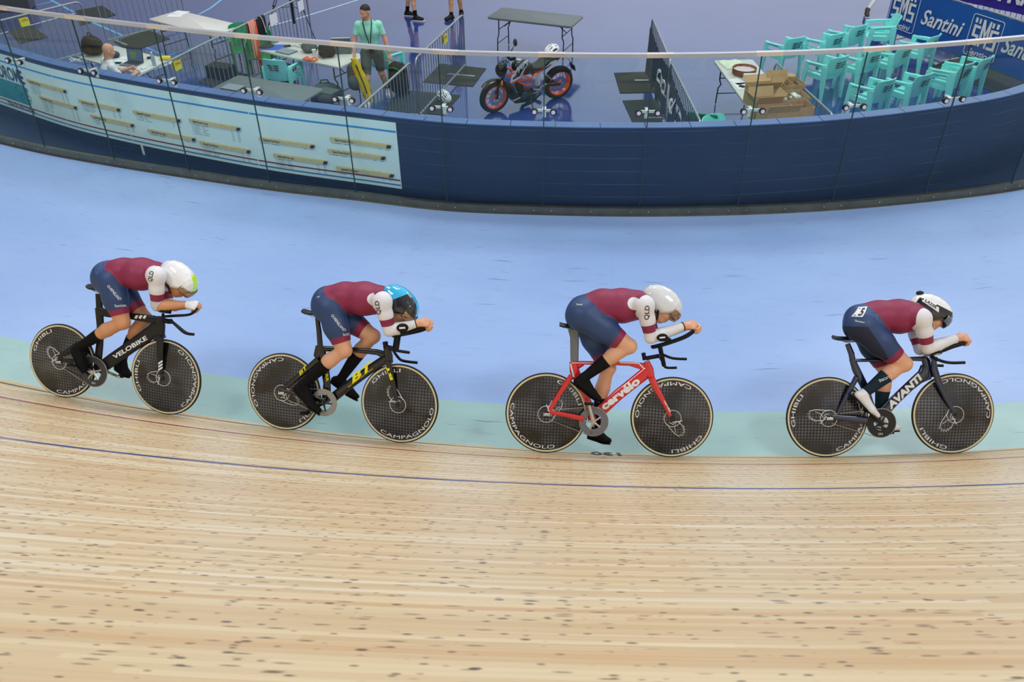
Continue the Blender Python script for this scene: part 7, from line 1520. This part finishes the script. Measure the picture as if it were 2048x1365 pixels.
# ---- seated bald man with his back half to the camera
hd_ = P0(213, 103, 1.20); o = Vector((hd_.x, hd_.y, ZI)); root = empty('person', o); tag(root, 'bald man in white polo shirt seated at the laptop table, seen from behind', 'person')
fx, fy = .80, .60; R2 = lambda a, b, z: (a * fx - b * fy * -1 * -1, a * fy + b * fx, z)
F_ = lambda f, l, z: (fx * f - fy * l * -1 * -1 if 0 else fx * f + (-fy) * l, fy * f + fx * l, z)   # f forward, l left
J = dict(pel=F_(-.10, 0, .50), wai=F_(-.08, 0, .66), che=F_(-.04, 0, .88), nec=F_(-.01, 0, 1.07), head=F_(.03, 0, 1.21), look=(fx, fy, -.35), up=(.25 * fx, .25 * fy, 1), hemz=.45,
    hipL=F_(-.05, .10, .49), hipR=F_(-.05, -.10, .49), knL=F_(.36, .12, .50), knR=F_(.36, -.12, .50), anL=F_(.34, .12, .09), anR=F_(.34, -.12, .09), toeL=F_(.48, .13, .045), toeR=F_(.48, -.13, .045),
    shL=F_(-.03, .20, .99), shR=F_(-.03, -.20, .99), elL=F_(.10, .27, .74), elR=F_(.10, -.28, .76), wrL=F_(.33, .16, .80), wrR=F_(.32, -.20, .80))
R_, v_ = human(root, J, M('skin_bald', (216, 160, 132), .45, noise=.06, nscale=10), None, .0095, M('polo_white', (226, 228, 232), .7, noise=.03, nscale=9), M('trousers_dark', (50, 54, 62), .8), .75, 1.9, (1.85, SOCK), SHOEW, None, (fx, fy, 0))
c = Vector(v_['nec']); MB().tube([c + Vector((.068 * math.cos(2 * PI * j / 18), .068 * math.sin(2 * PI * j / 18), -.045 + .02 * math.cos(2 * PI * j / 18 - .64))) for j in range(18)], .014, 6, True, flat=.6).build('collar', SOCK, root)
cs = copy_tree(c0); cs.location = (o.x - .12 * fx, o.y - .12 * fy, ZI); cs.rotation_euler = (0, 0, math.atan2(fy, fx)); cs['label'] = 'turquoise plastic armchair under the seated bald man, hidden by the wall'; cs['group'] = 'single chairs at the tables'
# ---- two standing people cut by the top of the photo, and a third at the top right
def stander(fl, fr, face, label, skin, shoe, sole, sock, look=None, shirtc=(120, 130, 140), shortc=(40, 44, 52), hem=.72):
    o = (fl + fr) / 2; o.z = ZI; root = empty('person', o); tag(root, label, 'person'); f = Vector((*face, 0)).normalized(); l = Vector((-f.y, f.x, 0)); a = fl - o; b = fr - o; a.z = b.z = 0
    q = lambda v, z: (v.x, v.y, z); J = dict(pel=(0, 0, .93), wai=(0, 0, 1.08), che=(0, 0, 1.30), nec=(0, 0, 1.50), head=q(f * .03, 1.64), look=(f.x, f.y, -.2), up=(0, 0, 1))
    for s, v, g in (('L', a, 1), ('R', b, -1)):
        J['hip' + s] = q(l * .1 * g, .90); J['kn' + s] = q(v * .6 + l * .04 * g + f * .03, .49); J['an' + s] = q(v, .09); J['toe' + s] = q(v + f * .15, .045) if 'toe' + s not in (look or {}) else q(v + Vector(look['toe' + s]) * .15, .045)
        J['sh' + s] = q(l * .2 * g, 1.42); J['el' + s] = q(l * .25 * g - f * .02, 1.13); J['wr' + s] = q(l * .23 * g + f * .12, .92)
    return human(root, J, skin, HAIRD, .0105, M('top_%d' % shirtc[0], shirtc, .7), M('bottom_%d' % shortc[0], shortc, .75), .6, hem, sock, shoe, sole, (f.x, f.y, 0))
stander(P0(815, 32), P0(832, 42), (1, -.25), 'person with bare legs, black socks, black shoes with white soles, cut by photo top', SKIN2, BAG, SHOEW, (1.62, SOCK))
stander(P0(923, 33), P0(903, 40), (-.75, -.6), 'person with tanned bare legs, short black socks and all black shoes, behind the barrier top', SKIN, BAG, None, (1.78, SOCK), {'toeL': (-.05, -1, 0)}, (70, 76, 90), (52, 56, 64))
# walking person: only the trailing lower leg shows
p = P0(1731, 33); o = Vector((p.x + .62, p.y + .5, ZI)); root = empty('person', o); tag(root, 'walking person cut by the photo top, only a white sock and brown sandal showing', 'person')
a = Vector((p.x - o.x, p.y - o.y, 0)); J = dict(pel=(-.02, 0, .90), wai=(0, 0, 1.05), che=(.04, .02, 1.27), nec=(.06, .03, 1.47), head=(.09, .05, 1.61), look=(.85, .5, -.1), hipL=(-.05, .1, .88), hipR=(0, -.1, .88), knR=(a.x * .42, a.y * .42, .50), anR=(a.x + .03, a.y + .04, .14), toeR=(a.x - .0, a.y - .10, .045), knL=(.25, .2, .50), anL=(.32, .25, .09), toeL=(.44, .32, .045),
    shL=(-.03, .22, 1.40), shR=(.12, -.17, 1.40), elL=(-.15, .25, 1.14), elR=(.2, -.22, 1.14), wrL=(-.02, .3, .95), wrR=(.34, -.12, 1.0))
human(root, J, SKIN2, HAIRD, .0105, M('top_dark', (60, 70, 110), .7), M('bottom_black', (22, 22, 26), .75), .6, .9, (1.40, M('sock_white', (226, 228, 232), .8)), M('sandal_brown', (70, 66, 62), .7), SHOEW, (.85, .5, 0))
